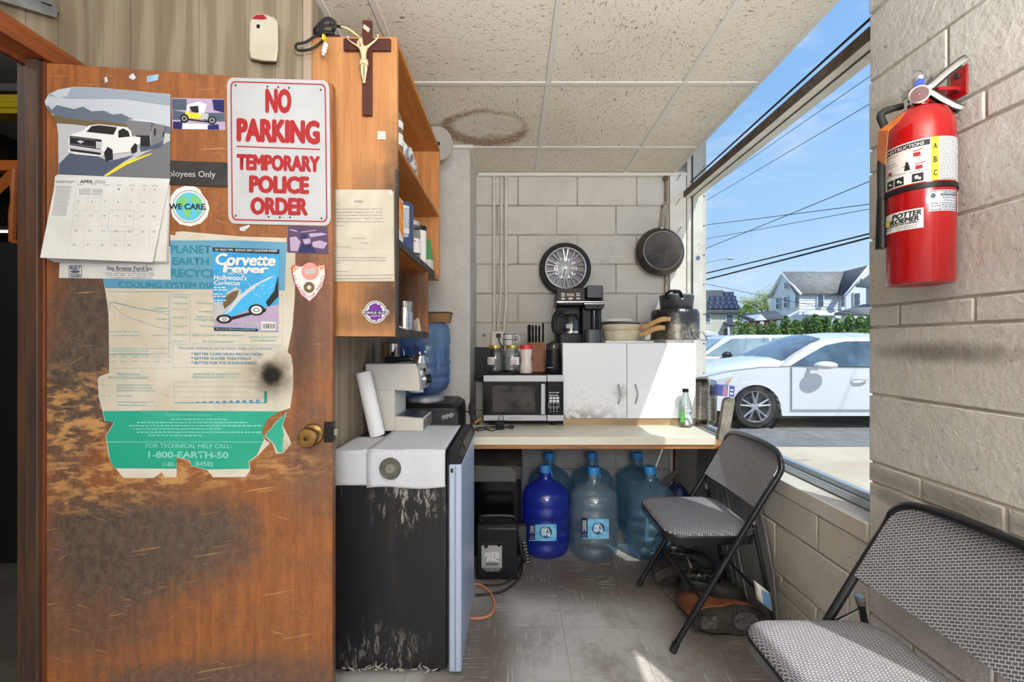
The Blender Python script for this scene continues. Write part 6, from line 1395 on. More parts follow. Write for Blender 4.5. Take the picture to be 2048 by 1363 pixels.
MB().lathe([(.001, .962), (.08, .965), (.112, .98), (.127, 1.012), (.127, 1.20), (.001, 1.201)], (wc.x, wc.y, 0), 32, cap=False).build('water', glassy('cooler_water', (196, 222, 244), (90, 150, 210), .03, .02), bt)
m = MB(); m.tube([(wc.x+.085, wc.y-.095, z) for z in (1.08, 1.16, 1.19)], .012, 8); m.build('grip_recess', MAT['coolerblue'], bt)
c = Vector((-.42, 2.40, 1.334)); t = thing('wicker_basket', 'small tan wicker basket with a dark rim on top of the blue water bottle', 'basket', c)
def bsk(z, k): return [Vector((c.x+x*k, c.y+y*k, c.z+z)) for x, y in rrect(-.085, .085, -.06, .06, .03, 4)]
WK, nt_, b_, v_ = mnew('wicker', .7)
bk_ = nd(nt_, 'ShaderNodeTexBrick', {'Vector': nd(nt_, 'ShaderNodeMapping', {'Vector': v_, 'Rotation': (PI/2, 0, 0)}).outputs[0], 'Scale': 1, 'Color1': lin((188, 148, 98)), 'Color2': lin((164, 122, 76)), 'Mortar': lin((80, 56, 34)), 'Brick Width': .016, 'Row Height': .006, 'Mortar Size': .0012}).outputs
finish(nt_, b_, bk_[0], None, bk_[1], .6, .003)
MB().loft([bsk(0, .86), bsk(.05, 1.0), bsk(.05, .95), bsk(.004, .82)]).build('weave', WK, t)
MB().tube([p for p in bsk(.052, .98)], .0045, 6, closed=True).build('rim', mat('basket_rim', (70, 56, 48), .6), t)
# ================================================================== COUNTER ALONG THE BACK WALL
CT = .745
t = thing('counter', 'long cream laminate counter slab along the back block wall', 'counter', (.4, 2.65, .70))
LAM = mat('cream_laminate', (226, 220, 204), .35, c2=(218, 210, 192), ns=3, dirt=(150, 138, 120), dlo=.66, dhi=.74, ds=22)
m = MB(); m.prism([(-.24, 2.245), (1.022, 2.245), (1.04, 2.262), (1.045, 3.03), (-.24, 3.03)], .703, CT, 'z'); m.build('slab', LAM, t, bevel=.003)
m = MB(); m.prism([(-.24, 2.252), (1.10, 2.252), (1.10, 3.03), (-.24, 3.03)], .682, .7025, 'z'); m.build('plywood_base', MAT['plywood'], t)
MB().box(.36, .58, 2.9, 2.98, .60, .6818).build('wall_cleat', MAT['plywood'], t)
m = MB()
for x in (-.1, .95): m.box(x-.015, x+.015, 2.4, 3.045, .655, .6815)
m.build('brackets', MAT['plywood'], t)

# microwave
mx0, mx1, my, mz0, mz1 = -.177, .285, 2.52, .765, 1.044
t = thing('microwave', 'black and steel microwave oven on the counter beside the white cabinet', 'microwave', (.05, 2.7, CT))
MB().box(mx0, mx1, my+.022, my+.36, mz0, mz1).build('body', MAT['black'], t, bevel=.004)
def mp_(px, py, d=my): return P(px, py, d)
def mbox(x0, y0, x1, y1, d0, d1): a, b = P(x0, y1, my), P(x1, y0, my); return (a.x, b.x, my-d1, my-d0, a.z, b.z)
dm = MB().box(*mbox(966, 749.5, 1093.5, 841, -.022, .0)).build('door', MAT['black_gloss'], t, bevel=.003)
MB().box(*mbox(967, 750, 1093, 762.5, .0002, .003)).build('steel_band_top', MAT['silver'], dm, bevel=.001); MB().box(*mbox(967, 829.5, 1093, 840.5, .0002, .003)).build('steel_band_bottom', MAT['silver'], dm, bevel=.001)
m = MB(); m.prism([(x, z) for x, z in rrect(P(985, 0, my).x, P(1070, 0, my).x, P(0, 823, my).z, P(0, 770, my).z, .012)], my-.0012, my-.0004); m.build('window', mat('oven_window', (26, 27, 29), .35, spec=.25, c2=(70, 66, 62), ns=9, dirt=(104, 74, 60), dlo=.6, dhi=.75, ds=6), dm)
a, b = P(1086, 766, my), P(1086, 827, my); m = MB(); m.box(a.x-.014, a.x+.010, my-.034, my-.022, b.z, a.z); m.box(a.x-.01, a.x+.006, my-.024, my, a.z-.02, a.z-.004); m.box(a.x-.01, a.x+.006, my-.024, my, b.z+.004, b.z+.02); m.build('door_handle', MAT['silver'], dm, bevel=.003)
MG = plane_surf((0, my, 0), (0, -1, 0))
m = FMB(); m.ptext(MG, 'ES', 1021, 1026, 773.5, 771, .0006); m.ptext(MG, 'MICROWAVE', 1018, 1044, 838, 834, .0036); m.build('badge', MAT['ink_gray'], dm)
pnl = MB().box(*mbox(1094.5, 763, 1127, 829, -.022, .001)).build('control_panel', MAT['black_gloss'], t, bevel=.002)
MB().box(*mbox(1094.5, 749.5, 1127.5, 762.5, -.022, .003)).build('panel_band_top', MAT['silver'], t, bevel=.001); MB().box(*mbox(1094.5, 829.5, 1127, 841, -.022, .003)).build('panel_band_bottom', MAT['silver'], t, bevel=.001)
for r in range(2):
    for c in range(3): MB().box(*mbox(1098.5+7*c, 793+6*r, 1104.2+7*c, 797.6+6*r, .0012, .0022)).build('button', MAT['ink_lsky'], pnl)
m = FMB()
for k, y in enumerate((783.5, 789)): m.pbars(MG, 1098, 1118, y, 2.2, .0016, 0, 700+k)
for r in range(4):
    for c in range(3): m.pcirc(MG, 1101+6.5*c, 807+5*r, 1.1, .0016, n=8)
for a, b in (((1097, 804.5), (1118, 804.5)), ((1118, 804.5), (1118, 814)), ((1118, 814), (1097, 814)), ((1097, 814), (1097, 804.5))): m.pline(MG, a, b, .7, .0016)
m.build('key_print', MAT['ink_light'], pnl)
for x in (mx0+.05, mx1-.05):
    for y in (my+.06, my+.3): MB().cyl((x, y, CT), (x, y, mz0+.001), .014, 10).build('foot', MAT['black'], t)
MZ = mz1+.001
# jars, creamer, knife block, grinder
def jar(px, d, lab, lab_x):
    c = (P(px, 0, d).x, d, MZ); t_ = thing('glass_jar', lab, 'jar', c, group='gold-lidded jars on the microwave')
    MB().lathe([(.001, .002), (.042, .002), (.047, .008), (.0485, .03), (.0485, .10), (.044, .122), (.034, .138), (.033, .15)], c, 36, cap=False).build('glass', MAT['jarglass'], t_)
    MB().lathe([(.036, .147), (.037, .149), (.037, .163), (.035, .166), (.001, .165)], c, 30).build('lid', mat('gold_lid', (206, 176, 92), .3, .7), t_)
    m_ = FMB(); m_.grid(lambda u_, v_: (c[0]+.0492*math.cos(lab_x[0]+(lab_x[1]-lab_x[0])*u_), c[1]+.0492*math.sin(lab_x[0]+(lab_x[1]-lab_x[0])*u_), MZ+.052+.045*v_), 8, 1); l_ = m_.build('label', MAT['paper'], t_)
    S_ = cyl_surf(c[0], c[1], .0497); m_ = FMB(); x = px-12 if lab_x[0] < -2.3 else px-6
    m_.ptext(S_, 'Choice Jam', x, x+15, 721, 718, .0, .1); m_.pbars(S_, x+2, x+14, 724, 1.2, .0, .1, 3); m_.build('label_print', MAT['ink_red'], l_)
    m_ = FMB(); m_.pcirc(S_, x+9, 729, 1.9, .0, n=10); m_.build('fruit_mark', MAT['ink_brown'], l_)
jar(990.5, 2.60, 'gold-lidded empty glass jar on the microwave, left of the pair', (-2.75, -1.6)); jar(1024.5, 2.592, 'gold-lidded empty glass jar on the microwave beside the white creamer', (-1.75, -.6))
c = (P(1052, 0, 2.585).x, 2.585, MZ); t = thing('creamer_bottle', 'white creamer shaker with a red lid on the microwave', 'shaker', c)
MB().lathe([(.030, 0), (.036, .004), (.036, .05), (.031, .08), (.031, .09), (.036, .12), (.036, .145)], c, 30).build('body', mat('creamer_white', (222, 212, 204), .4, c2=(206, 186, 174), ns=12), t); MB().lathe([(.0375, .143), (.0375, .163), (.035, .168), (.001, .168)], c, 30).build('lid', mat('lid_red', (206, 48, 56), .35), t)
d = 2.72; x0, x1 = P(1055.5, 0, d).x, P(1092, 0, d).x; t = thing('knife_block', 'slanted wooden knife block full of black-handled knives on the microwave', 'knife block', ((x0+x1)/2, d, MZ))
m = MB(); m.prism([(2.70, MZ), (2.80, MZ), (2.86, MZ+.135), (2.75, MZ+.185)], x0, x1-.006, 'x'); m.build('block', MAT['blockwood'], t, bevel=.003)
for k, (px, yt, yb, r) in enumerate(((1058.5, 649, 684, .0125), (1065.5, 650, 685, .008), (1072, 649.5, 686, .008), (1078.5, 650.5, 685, .008), (1086, 645.5, 683, .007))):
    p, q = P(px, yb+2, 2.765), P(px, yt, 2.735)
    kf = MB().tube([p, p.lerp(q, .3), p.lerp(q, .55), p.lerp(q, .85), q], [r*.8, r*.9, r*.75, r, r*.7], 8, flat=1.0).build('knife_handle', MAT['black'], t)
    MB().cyl(p+Vector((0, 0, -.006)), p+Vector((0, 0, .004)), r*.95, 10).build('bolster', MAT['chrome'], kf)
c = (P(1107, 0, 2.62).x, 2.62, MZ); t = thing('coffee_grinder', 'black coffee grinder with smoky clear lid beside the knife block', 'grinder', c)
MB().lathe([(.044, 0), (.047, .004), (.047, .05), (.044, .115), (.043, .14)], c, 32).build('body', MAT['black'], t); MB().lathe([(.044, .14), (.045, .142), (.044, .170), (.038, .178), (.001, .179)], c, 32, cap=False).build('lid', glassy('smoky_lid', (190, 180, 170), (90, 84, 80), .08, body=.2, bodyc=(120, 108, 98)), t); 
GS = cyl_surf(c[0], c[1], .0475); m = FMB(); m.prect(GS, 1094, 734, 1106, 735.3, .0005, nx=4); m.build('badge', MAT['ink_light'], t)
# wire mug rack + stacked mugs
c = Vector((P(1019, 0, 2.79).x, 2.79, MZ)); t = thing('mug_rack', 'black wire rack holding stacked white mugs behind the jars', 'rack', c)
m = MB()
for a in range(4): q = c+Vector((.042*math.cos(a*PI/2+.5), .042*math.sin(a*PI/2+.5), 0)); m.tube([q, q+Vector((0, 0, .235))], .0018, 6)
for z in (.004, .2, .235): m.tube([c+Vector((.042*math.cos(2*PI*i/20), .042*math.sin(2*PI*i/20), z)) for i in range(20)], .0018, 6, closed=True)
m.build('wire_frame', MAT['black_metal'], t)
for k in range(3):
    cc = c+Vector((0, 0, .008+.078*k)); mg_ = thing('mug', ('white mug at the bottom of the wire rack behind the jars', 'white mug in the middle of the wire rack stack', 'white mug on top of the wire rack stack')[k], 'mug', cc, group='stacked white mugs')
    MB().lathe([(.030, 0), (.034, .004), (.037, .074), (.0375, .076), (.035, .074), (.033, .01), (.001, .009)], cc, 28, cap=False).build('cup', MAT['white'], mg_)
    MB().tube([cc+Vector((.036, -.012, .062)), cc+Vector((.055, -.018, .060)), cc+Vector((.062, -.02, .04)), cc+Vector((.052, -.018, .02)), cc+Vector((.035, -.012, .02))], .0042, 8, smooth=4).build('handle', MAT['white'], mg_)
# wall electrics
def wbox(x0, y0, x1, y1, d0, d1, D=BY): a, b = P(x0, y1, D), P(x1, y0, D); return (a.x, b.x, D-d1, D-d0, a.z, b.z)
t = thing('outlet_box', 'cream surface outlet box with a black plug on the back block wall', 'outlet', P(1000, 693, 3.02))
MB().box(*wbox(983, 662, 1011, 694, .0, .05)).build('box', MAT['cream'], t, bevel=.006)
MB().box(*wbox(985.5, 664.5, 1008.5, 691.5, .05, .053)).build('cover_plate', mat('plate_worn', (222, 214, 198), .4, dirt=(140, 100, 66), dlo=.6, dhi=.7, ds=30), t, bevel=.003)
pl_ = MB().box(*wbox(993, 667, 1002, 675, .053, .075)).build('plug', MAT['black'], t, bevel=.003)
m = MB(); m.tube([P(998, 674, 2.975), P(999, 684, 2.96), P(1005, 692, 2.95), P(1012, 700, 2.93), P(1016, 715, 2.93)], .0035, 7, smooth=4); m.build('cord', MAT['rubber'], t)
CP = mat('painted_conduit', (208, 202, 190), .4, c2=(190, 182, 168), ns=8)
def conduit(pts, r, lab, coup=()):
    t_ = thing('conduit_pipe', lab, 'pipe', (pts[-1].x, pts[-1].y, pts[-1].z), group='conduit pipes on the back wall'); MB().tube(pts, r, 12, smooth=5 if len(pts) > 2 else 0).build('pipe', CP, t_)
    for z in coup: MB().cyl((pts[0].x, pts[0].y, z-.016), (pts[0].x, pts[0].y, z+.016), r*1.3, 14).build('coupling', CP, t_)
    if len(coup): a = pts[0]; MB().box(a.x-.022, a.x+.022, a.y+.004, a.y+.012, 1.45, 1.46).build('strap', CP, t_)
d = 3.034
def v3(px, py): return P(px, py, d)
conduit([Vector((v3(987.5, 0).x, d, CZ-.005)), v3(988.5, 662)], .0105, 'left conduit pipe, straight down the back wall to the outlet box')
conduit([Vector((v3(1003, 0).x, d, CZ-.005)), Vector((v3(1002, 0).x, d, 1.6)), v3(997, 640), v3(996, 662)], .010, 'middle conduit pipe on the back wall, thin and bending slightly left')
conduit([Vector((v3(1012, 0).x, d, CZ-.005)), Vector((v3(1012, 0).x, d, 1.9)), Vector((v3(1012, 0).x, d, 1.6)), v3(1012, 610), v3(1009, 638), v3(1008.5, 662)], .0125, 'right conduit pipe with a coupling, kinked above the outlet box', (2.03,))
t = thing('wall_box', 'black plastic box fixed on the back wall corner left of the jars', 'box', P(966, 756, 3.0))
MB().box(*wbox(948, 694, 992, 756, .001, .11)).build('case', MAT['black'], t, bevel=.008); m = MB(); a = P(950, 745, 2.93); m.tube([a, a+Vector((-.002, -.03, -.03)), P(947, 770, 2.93), P(944, 800, 2.9), Vector((P(950, 0, 2.9).x, 2.9, CT+.006))], .004, 6, smooth=4); m.build('cord', MAT['rubber'], t)
t = thing('screw_cap', 'small round grey screw cap in the back wall left of the outlet', 'fixing', P(968, 670, 3.05)); a = P(968, 670, 3.05); MB().cyl(a, a+Vector((0, -.006, 0)), .012, 16).build('cap', mat('cap_grey', (120, 112, 104), .6), t)
# cords lying on the counter
t = thing('power_adapter', 'small black power adapter with a coiled cord on the counter', 'adapter', FL(1000, 860) if 0 else (-.09, 2.33, CT))
d = F*(H-CT)/(857-VY)
def cpt(px, py, z=.004): dd = F*(H-CT-z)/(py-VY); return P(px, py, dd)
a = cpt(1000, 857); MB().box(a.x-.022, a.x+.022, a.y-.01, a.y+.02, CT, CT+.035, Matrix.Translation(a) @ Matrix.Rotation(.25, 4, 'Z') @ Matrix.Translation(-a)).build('brick', MAT['black'], t, bevel=.003)
m = MB(); m.tube([cpt(1003, 853)]+[a+Vector((.03+.045*math.cos(q), .015+.03*math.sin(q), .006+.004*math.sin(3*q))) for q in [i*.7 for i in range(12)]], .003, 6, smooth=3)
m.tube([cpt(995, 856), cpt(985, 861), cpt(970, 858), cpt(955, 861), cpt(951, 856), cpt(962, 854), cpt(978, 856), cpt(990, 853), cpt(970, 853), cpt(952, 859)], .003, 6, smooth=4)
p = cpt(1002, 855); m.tube([p, p+Vector((-.012, 0, .05)), p+Vector((.0, 0, .085)), p+Vector((.014, 0, .05)), p+Vector((.006, 0, .01))], .0018, 6, smooth=5); m.build('cord', MAT['rubber'], t)
t = thing('cord_clutter', 'black cords and a brass fitting at the back corner between fridge and counter', 'cable', (-.2, 2.3, CT))
m = MB(); m.tube([P(945, 800, 2.5), P(941, 815, 2.4), P(946, 835, 2.36), P(955, 846, 2.4)], .012, 8, smooth=4); m.tube([P(930, 822, 2.52), P(938, 824, 2.5), P(944, 840, 2.42)], .004, 6, smooth=3); m.build('black_cord', MAT['rubber'], t)
m = MB(); m.cyl(P(948, 846, 2.30), P(962, 836, 2.36), .008, 10); m.build('brass_fitting', mat('brass', (190, 150, 80), .35, .8), t)

# white cabinet on the counter
kx0, kx1, ky = .286, 1.062, 2.56
t = thing('white_cabinet', 'white two-door cabinet with rust spots standing on the counter', 'cabinet', ((kx0+kx1)/2, 2.78, CT))
CWm, nt, b, v = mnew('white_cabinet_paint', .4)
rs = step(nt, noise(nt, v, 120, 4, .7), .60, .66); low_ = step(nt, nd(nt, 'ShaderNodeSeparateXYZ', {0: v}).outputs[2], .14, .035); lft = step(nt, nd(nt, 'ShaderNodeSeparateXYZ', {0: v}).outputs[0], .12, -.34)
bulk = mth(nt, 'MULTIPLY', mth(nt, 'MULTIPLY', low_, lft), step(nt, noise(nt, v, 26, 4, .7), .40, .55))
spk = mth(nt, 'MULTIPLY', rs, mth(nt, 'ADD', mth(nt, 'MULTIPLY', blob(nt, v, (-.25, -.2, .08), (.5, 1, .26), .1, 1.1), .9), .1))
hs = mth(nt, 'MULTIPLY', blob(nt, v, (-.05, -.2, .19), (.05, 1, .06), .1, 1.1, noise(nt, v, 60, 4), .7), .5)
col = mixc(nt, mth(nt, 'MAXIMUM', mth(nt, 'MULTIPLY', bulk, .75), mth(nt, 'MULTIPLY', spk, .7)), lin((230, 232, 234)), lin((112, 82, 52))); col = mixc(nt, hs, col, lin((120, 112, 104)))
finish(nt, b, col)
MB().box(kx0, kx1, ky+.018, 3.02, .783, 1.224).build('carcass', mat('cabinet_white', (224, 226, 228), .45), t, bevel=.002)
sx = P(1254, 0, ky).x
dA = MB().box(kx0+.001, sx-.0015, ky, ky+.017, .785, 1.221).build('door', CWm, t, bevel=.002); dB = MB().box(sx+.0015, kx1-.001, ky, ky+.017, .785, 1.221).build('door', CWm, t, bevel=.002)
for px, dd in ((1237, dA), (1271, dB)):
    a, b_ = P(px, 769, ky), P(px, 806, ky); mid = (a+b_)/2
    MB().tube([a+Vector((0, .001, .002)), a+Vector((0, -.008, -.006)), mid+Vector((.006, -.024, .01)), mid+Vector((.006, -.024, -.01)), b_+Vector((0, -.008, .006)), b_+Vector((0, .001, -.002))], [.004, .005, .0042, .0042, .005, .004], 8, smooth=4).build('handle', MAT['steel'], dd)
MB().box(kx0+.004, kx1-.002, ky+.006, 3.0, CT, .783).build('plinth', mat('plinth_wood', (176, 150, 112), .6, c2=(150, 122, 86), ns=8, st=(.2, 1, 1)), t)

# coffee maker
d = 2.66; KT = 1.2245; S_ = F/d
def k3(px, py, y=d): return P(px, py, y)
t = thing('coffee_maker', 'black two-sided drip coffee maker with a glass carafe on the white cabinet', 'coffee maker', (.40, 2.75, KT))
def kb(x0, y0, x1, y1, ya, yb): a, b = P(x0, y1, d), P(x1, y0, d); return (a.x, b.x, ya, yb, a.z, b.z)
m = MB(); m.box(*kb(1114, 585, 1168, 610, d+.01, d+.20)); m.build('brew_head', MAT['black'], t, bevel=.006)
MB().box(*kb(1117, 608, 1166, 664, d+.13, d+.20)).build('water_tank', MAT['black'], t, bevel=.004)
m = MB(); m.loft([[Vector((x, y, z)) for x, y in rrect(P(1114, 0, d).x, P(1167, 0, d).x, d+.01, d+.20, .03, 5)] for z in (KT, P(0, 668, d).z)]); m.build('left_base', MAT['black'], t)
m = MB(); m.loft([[k3(1114.5, 579, d+.012), k3(1168, 577, d+.012), k3(1168, 601, d-.004), k3(1115, 603, d-.004)], [k3(1114.5, 577, d+.1), k3(1168, 576, d+.1), k3(1168, 602, d+.1), k3(1115, 603, d+.1)]]); pn = m.build('control_panel', mat('panel_brown', (40, 34, 33), .3), t)
KP = plane_surf((k3(1114.5, 579, d+.012)+Vector((0, -.0005, 0))), (k3(1168, 577, d+.012)-k3(1114.5, 579, d+.012)).cross(k3(1115, 603, d-.004)-k3(1114.5, 579, d+.012))*-1)
nn = (k3(1168, 577, d+.012)-k3(1114.5, 579, d+.012)).cross(k3(1115, 603, d-.004)-k3(1114.5, 579, d+.012)); nn = -nn if nn.y > 0 else nn; KP = plane_surf(k3(1114.5, 579, d+.012), nn)
def q6(x, y): return (1090+x/9.74, 560+y/9.74)
m = FMB(); 
for x0, y0, x1, y1 in ((315, 250, 388, 278), (315, 292, 388, 318), (318, 342, 390, 378), (608, 248, 682, 270), (608, 284, 682, 308), (612, 340, 684, 372), (462, 335, 540, 378)): a, b_ = q6(x0, y0), q6(x1, y1); m.prect(KP, a[0], a[1], b_[0], b_[1], .001)
m.build('buttons', MAT['silver'], pn)
m = FMB(); a, b_ = q6(420, 258), q6(572, 308); m.prect(KP, a[0], a[1], b_[0], b_[1], .001); m.build('clock_display', mat('lcd', (166, 150, 138), .2), pn)
m = MB(); m.box(*kb(1114, 602.5, 1210, 604.3, d-.006, d+.02)); m.box(*kb(1168, 606.5, 1210, 607.8, d-.006, d+.02)); m.build('silver_trim', MAT['chrome'], t)
m = MB(); m.prism([(k3(x, y).x, k3(x, y).z) for x, y in ((1168, 575), (1209, 573), (1211, 604), (1206, 622), (1206, 684.6), (1168, 684.6))], d+.06, d+.20); m.build('right_tower', MAT['black'], t, bevel=.004)
m = MB(); m.prism([(k3(x, y).x, k3(x, y).z) for x, y in ((1168, 602), (1211, 601), (1210, 609), (1206, 618), (1172, 618), (1168, 609))], d, d+.07); m.build('pod_holder', MAT['black'], t, bevel=.003)
m = MB(); m.prism([(x, z) for x, z in rrect(k3(1173, 0).x, k3(1206, 0).x, k3(0, 596).z, k3(0, 571).z, .01)], d-.012, d+.12); m.build('pod_lid', mat('lid_dark', (40, 40, 42), .4), t, bevel=.004)
m = MB(); m.loft([[Vector((x, y, z)) for x, y in rrect(k3(1171, 0).x, k3(1205, 0).x, d+.005, d+.10, .03, 5)] for z in (KT, P(0, 659, d).z)]); m.build('cup_stand', mat('stand_grey', (66, 70, 76), .35), t)
m = MB(); c0 = k3(1189, 0, d+.07); m.lathe([(.048, 0), (.048, .118)], (c0.x, d+.10, k3(0, 658).z), 24); m.build('cup_recess', MAT['black_gloss'], t)
cc = Vector((k3(1144, 0).x, d+.065, k3(0, 668).z+.002)); 
MB().lathe([(.001, 0), (.058, 0), (.062, .004), (.0625, .03), (.058, .07), (.046, .105), (.042, .112)], cc, 36, cap=False).build('carafe_glass', MAT['jarglass'], t)
MB().lathe([(.0632, .006), (.0638, .010), (.0635, .018), (.0625, .016)], cc, 36, cap=False).build('carafe_band', MAT['chrome'], t)
MB().lathe([(.044, .108), (.046, .116), (.040, .122), (.001, .122)], cc, 30).build('carafe_lid', MAT['black'], t)
m = MB(); hx_ = [k3(1128, 624, d+.02), k3(1115, 625, d+.0), k3(1108, 634, d-.01), k3(1106.5, 655, d-.01), k3(1112, 664, d+.0), k3(1124, 664, d+.02)]; m.tube(hx_, .0095, 8, smooth=4, flat=1.3); m.build('carafe_handle', MAT['black'], t)
m = FMB(); CSf = cyl_surf(cc.x, cc.y, .061); m.prect(CSf, 1132, 648, 1146, 656, .001, nx=4); m.build('carafe_label', MAT['ink_light'], t)
m = MB(); m.tube([P(1114, 682, 2.85), P(1104, 684, 2.9), P(1096, 690, 2.93), P(1092, 700, 2.95)], .004, 7, smooth=4); m.build('power_cord', MAT['rubber'], t)

# boards, pans, pots on the cabinet
d = 2.70; R_ = F/d
def kx(px, dd=d): return (px-VX)*dd/F
def kz(py, dd=d): return H-(py-VY)*dd/F
t = thing('cutting_board', 'thin white cutting board under the cream pans on the white cabinet', 'board', (kx(1250), 2.74, KT)); MB().box(kx(1206), kx(1300), 2.62, 2.98, KT, KT+.012).build('board', MAT['white'], t, bevel=.003)
t = thing('baking_tray', 'scratched metal baking tray under the tall stock pot', 'tray', (kx(1340), 2.7, KT))
m = MB(); m.loft([[Vector((x, y, KT+.001)) for x, y in rrect(.84, 1.055, 2.58, 2.98, .02)], [Vector((x, y, KT+.018)) for x, y in rrect(.828, 1.066, 2.57, 2.99, .025)], [Vector((x, y, KT+.018)) for x, y in rrect(.835, 1.06, 2.577, 2.985, .022)], [Vector((x, y, KT+.003)) for x, y in rrect(.845, 1.05, 2.585, 2.975, .018)]]); m.build('tray', MAT['steel'], t)
PC = mat('cream_enamel', (222, 214, 196), .3, c2=(204, 190, 160), ns=5, dirt=(150, 122, 80), dlo=.62, dhi=.76, ds=9)
def pan(z, r, h, c, hdl, lab):
    t_ = thing('frying_pan', lab, 'pan', (c[0], c[1], z), group='cream pans with wooden handles')
    MB().lathe([(.001, 0), (r*.84, 0), (r*.95, h*.35), (r, h*.9), (r*1.01, h), (r*.985, h), (r*.93, h*.38), (r*.82, .004), (.001, .004)], (c[0], c[1], z), 44, cap=False).build('bowl', PC, t_)
    MB().tube(hdl, [.009, .012, .0125, .013, .011], 10, smooth=4, flat=1.2).build('handle', MAT['handlewood'], t_)
    return t_
c = (kx(1248), 2.76); r = .120
pan(KT+.0125, r, .062, c, [P(1280, 669, 2.66), P(1292, 666, 2.63), P(1305, 659, 2.6), P(1318, 655, 2.58), P(1330, 655.5, 2.57)], 'lower cream frying pan with a wooden handle in the stack of two')
pan(KT+.068, r*1.05, .045, c, [P(1283, 656, 2.68), P(1295, 652, 2.65), P(1310, 644, 2.62), P(1325, 638, 2.6), P(1341, 638, 2.59)], 'upper cream frying pan with a wooden handle in the stack of two')
t = thing('pan_lid', 'pale glass pan lid with a dark rim on top of the stacked cream pans', 'lid', (c[0], c[1], KT+.115))
MB().lathe([(r*.99, .008), (r*1.0, .014), (r*.97, .016), (r*.96, .008)], (c[0]-.005, c[1], KT+.108), 40, cap=False).build('rim', mat('rim_grey', (90, 90, 92), .3, .6), t); MB().lathe([(r*.965, .012), (r*.8, .02), (.001, .022)], (c[0]-.005, c[1], KT+.108), 40, cap=False).build('dome', mat('lid_pale', (206, 206, 202), .2), t)
t = thing('white_plate', 'white plate lying upside down on the pan lid', 'plate', (c[0]-.03, c[1], KT+.131)); MB().lathe([(.108, 0), (.11, .004), (.085, .018), (.08, .019), (.001, .019)], (c[0]-.03, c[1], KT+.1305), 40).build('plate', MAT['white'], t)
PB, nt, b, v = mnew('burnt_pot', .35); b.inputs['Metallic'].default_value = .6
zc = nd(nt, 'ShaderNodeSeparateXYZ', {0: v}).outputs[2]; n_ = noise(nt, v, 16, 7, .75, .3)
f = step(nt, mth(nt, 'ADD', mth(nt, 'MULTIPLY', mth(nt, 'SUBTRACT', n_, .5), .16), zc), .075, .115); f2 = step(nt, n_, .35, .6)
col = mixc(nt, f2, lin((150, 144, 132)), lin((96, 88, 78))); col = mixc(nt, f, col, lin((62, 60, 62))); col = mixc(nt, mth(nt, 'MULTIPLY', step(nt, noise(nt, v, 40, 5, .7), .58, .66), .6), col, lin((206, 202, 194))); finish(nt, b, col)
c = (kx(1353, 2.70), 2.73); pz = KT+.019; r = .143
t = thing('stock_pot', 'large blackened aluminium pot turned upside down on the baking tray', 'pot', (c[0], c[1], pz))
MB().lathe([(r*1.03, 0), (r*1.03, .008), (r, .01), (r, .15), (r*.975, .172), (r*.91, .184), (.001, .186)], (c[0], c[1], pz), 48).build('pot_body', PB, t)
m = MB()
for px in (1376, 1396): pass
a = Vector((c[0]+.06, c[1]-r*.93, pz+.05)); m.tube([a, a+Vector((.004, -.012, -.03)), a+Vector((.03, -.03, -.052)), a+Vector((.055, -.02, -.054)), a+Vector((.085, .01, -.048)), a+Vector((.075, .035, -.01)), a+Vector((.07, .04, .0))], .0032, 7, smooth=4); m.build('wire_handle', MAT['steel'], t)
for dx in (.058, .132): p = Vector((c[0]+dx, c[1]-math.sqrt(max(r*r-dx*dx, 0))-.001, pz+.05)); MB().ball(p, (.008, .006, .012), 10, 6).build('handle_lug', MAT['steel'], t)
sz = pz+.187; c = (kx(1354, 2.73), 2.74); r = .103
t = thing('saucepan', 'small dark grey saucepan with a lid and loop handle on top of the stock pot', 'pot', (c[0], c[1], sz))
DG = mat('anodised_grey', (86, 88, 92), .35, .5, c2=(70, 72, 76), ns=8)
MB().lathe([(.001, 0), (r*.86, 0), (r*.93, .008), (r, .075), (r*1.01, .083), (r*.98, .084)], (c[0], c[1], sz), 40).build('pot_body', DG, t)
lid = MB().lathe([(r*.99, .083), (r*.99, .088), (r*.8, .094), (.02, .098), (.001, .098)], (c[0], c[1], sz), 40).build('lid', mat('lid_steel', (176, 178, 182), .25, .7), t)
MB().lathe([(.022, .098), (.022, .106), (.016, .109), (.026, .113), (.024, .121), (.001, .123)], (c[0], c[1], sz), 24).build('lid_knob', MAT['black'], lid)
m = MB(); m.tube([Vector((c[0]-.075, c[1]-r*.75, sz+.06)), Vector((c[0]-.10, c[1]-r*.95, sz+.075)), Vector((c[0]-.085, c[1]-r*1.25, sz+.1)), Vector((c[0]-.03, c[1]-r*1.3, sz+.095)), Vector((c[0]-.005, c[1]-r*1.0, sz+.065))], .0085, 9, smooth=5); m.build('loop_handle', MAT['black'], t)
for dx in (-.075, -.005): MB().ball((c[0]+dx, c[1]-math.sqrt(r*r-dx*dx)*.99, sz+.06), (.012, .008, .012), 10, 6).build('handle_lug', MAT['chrome'], t)

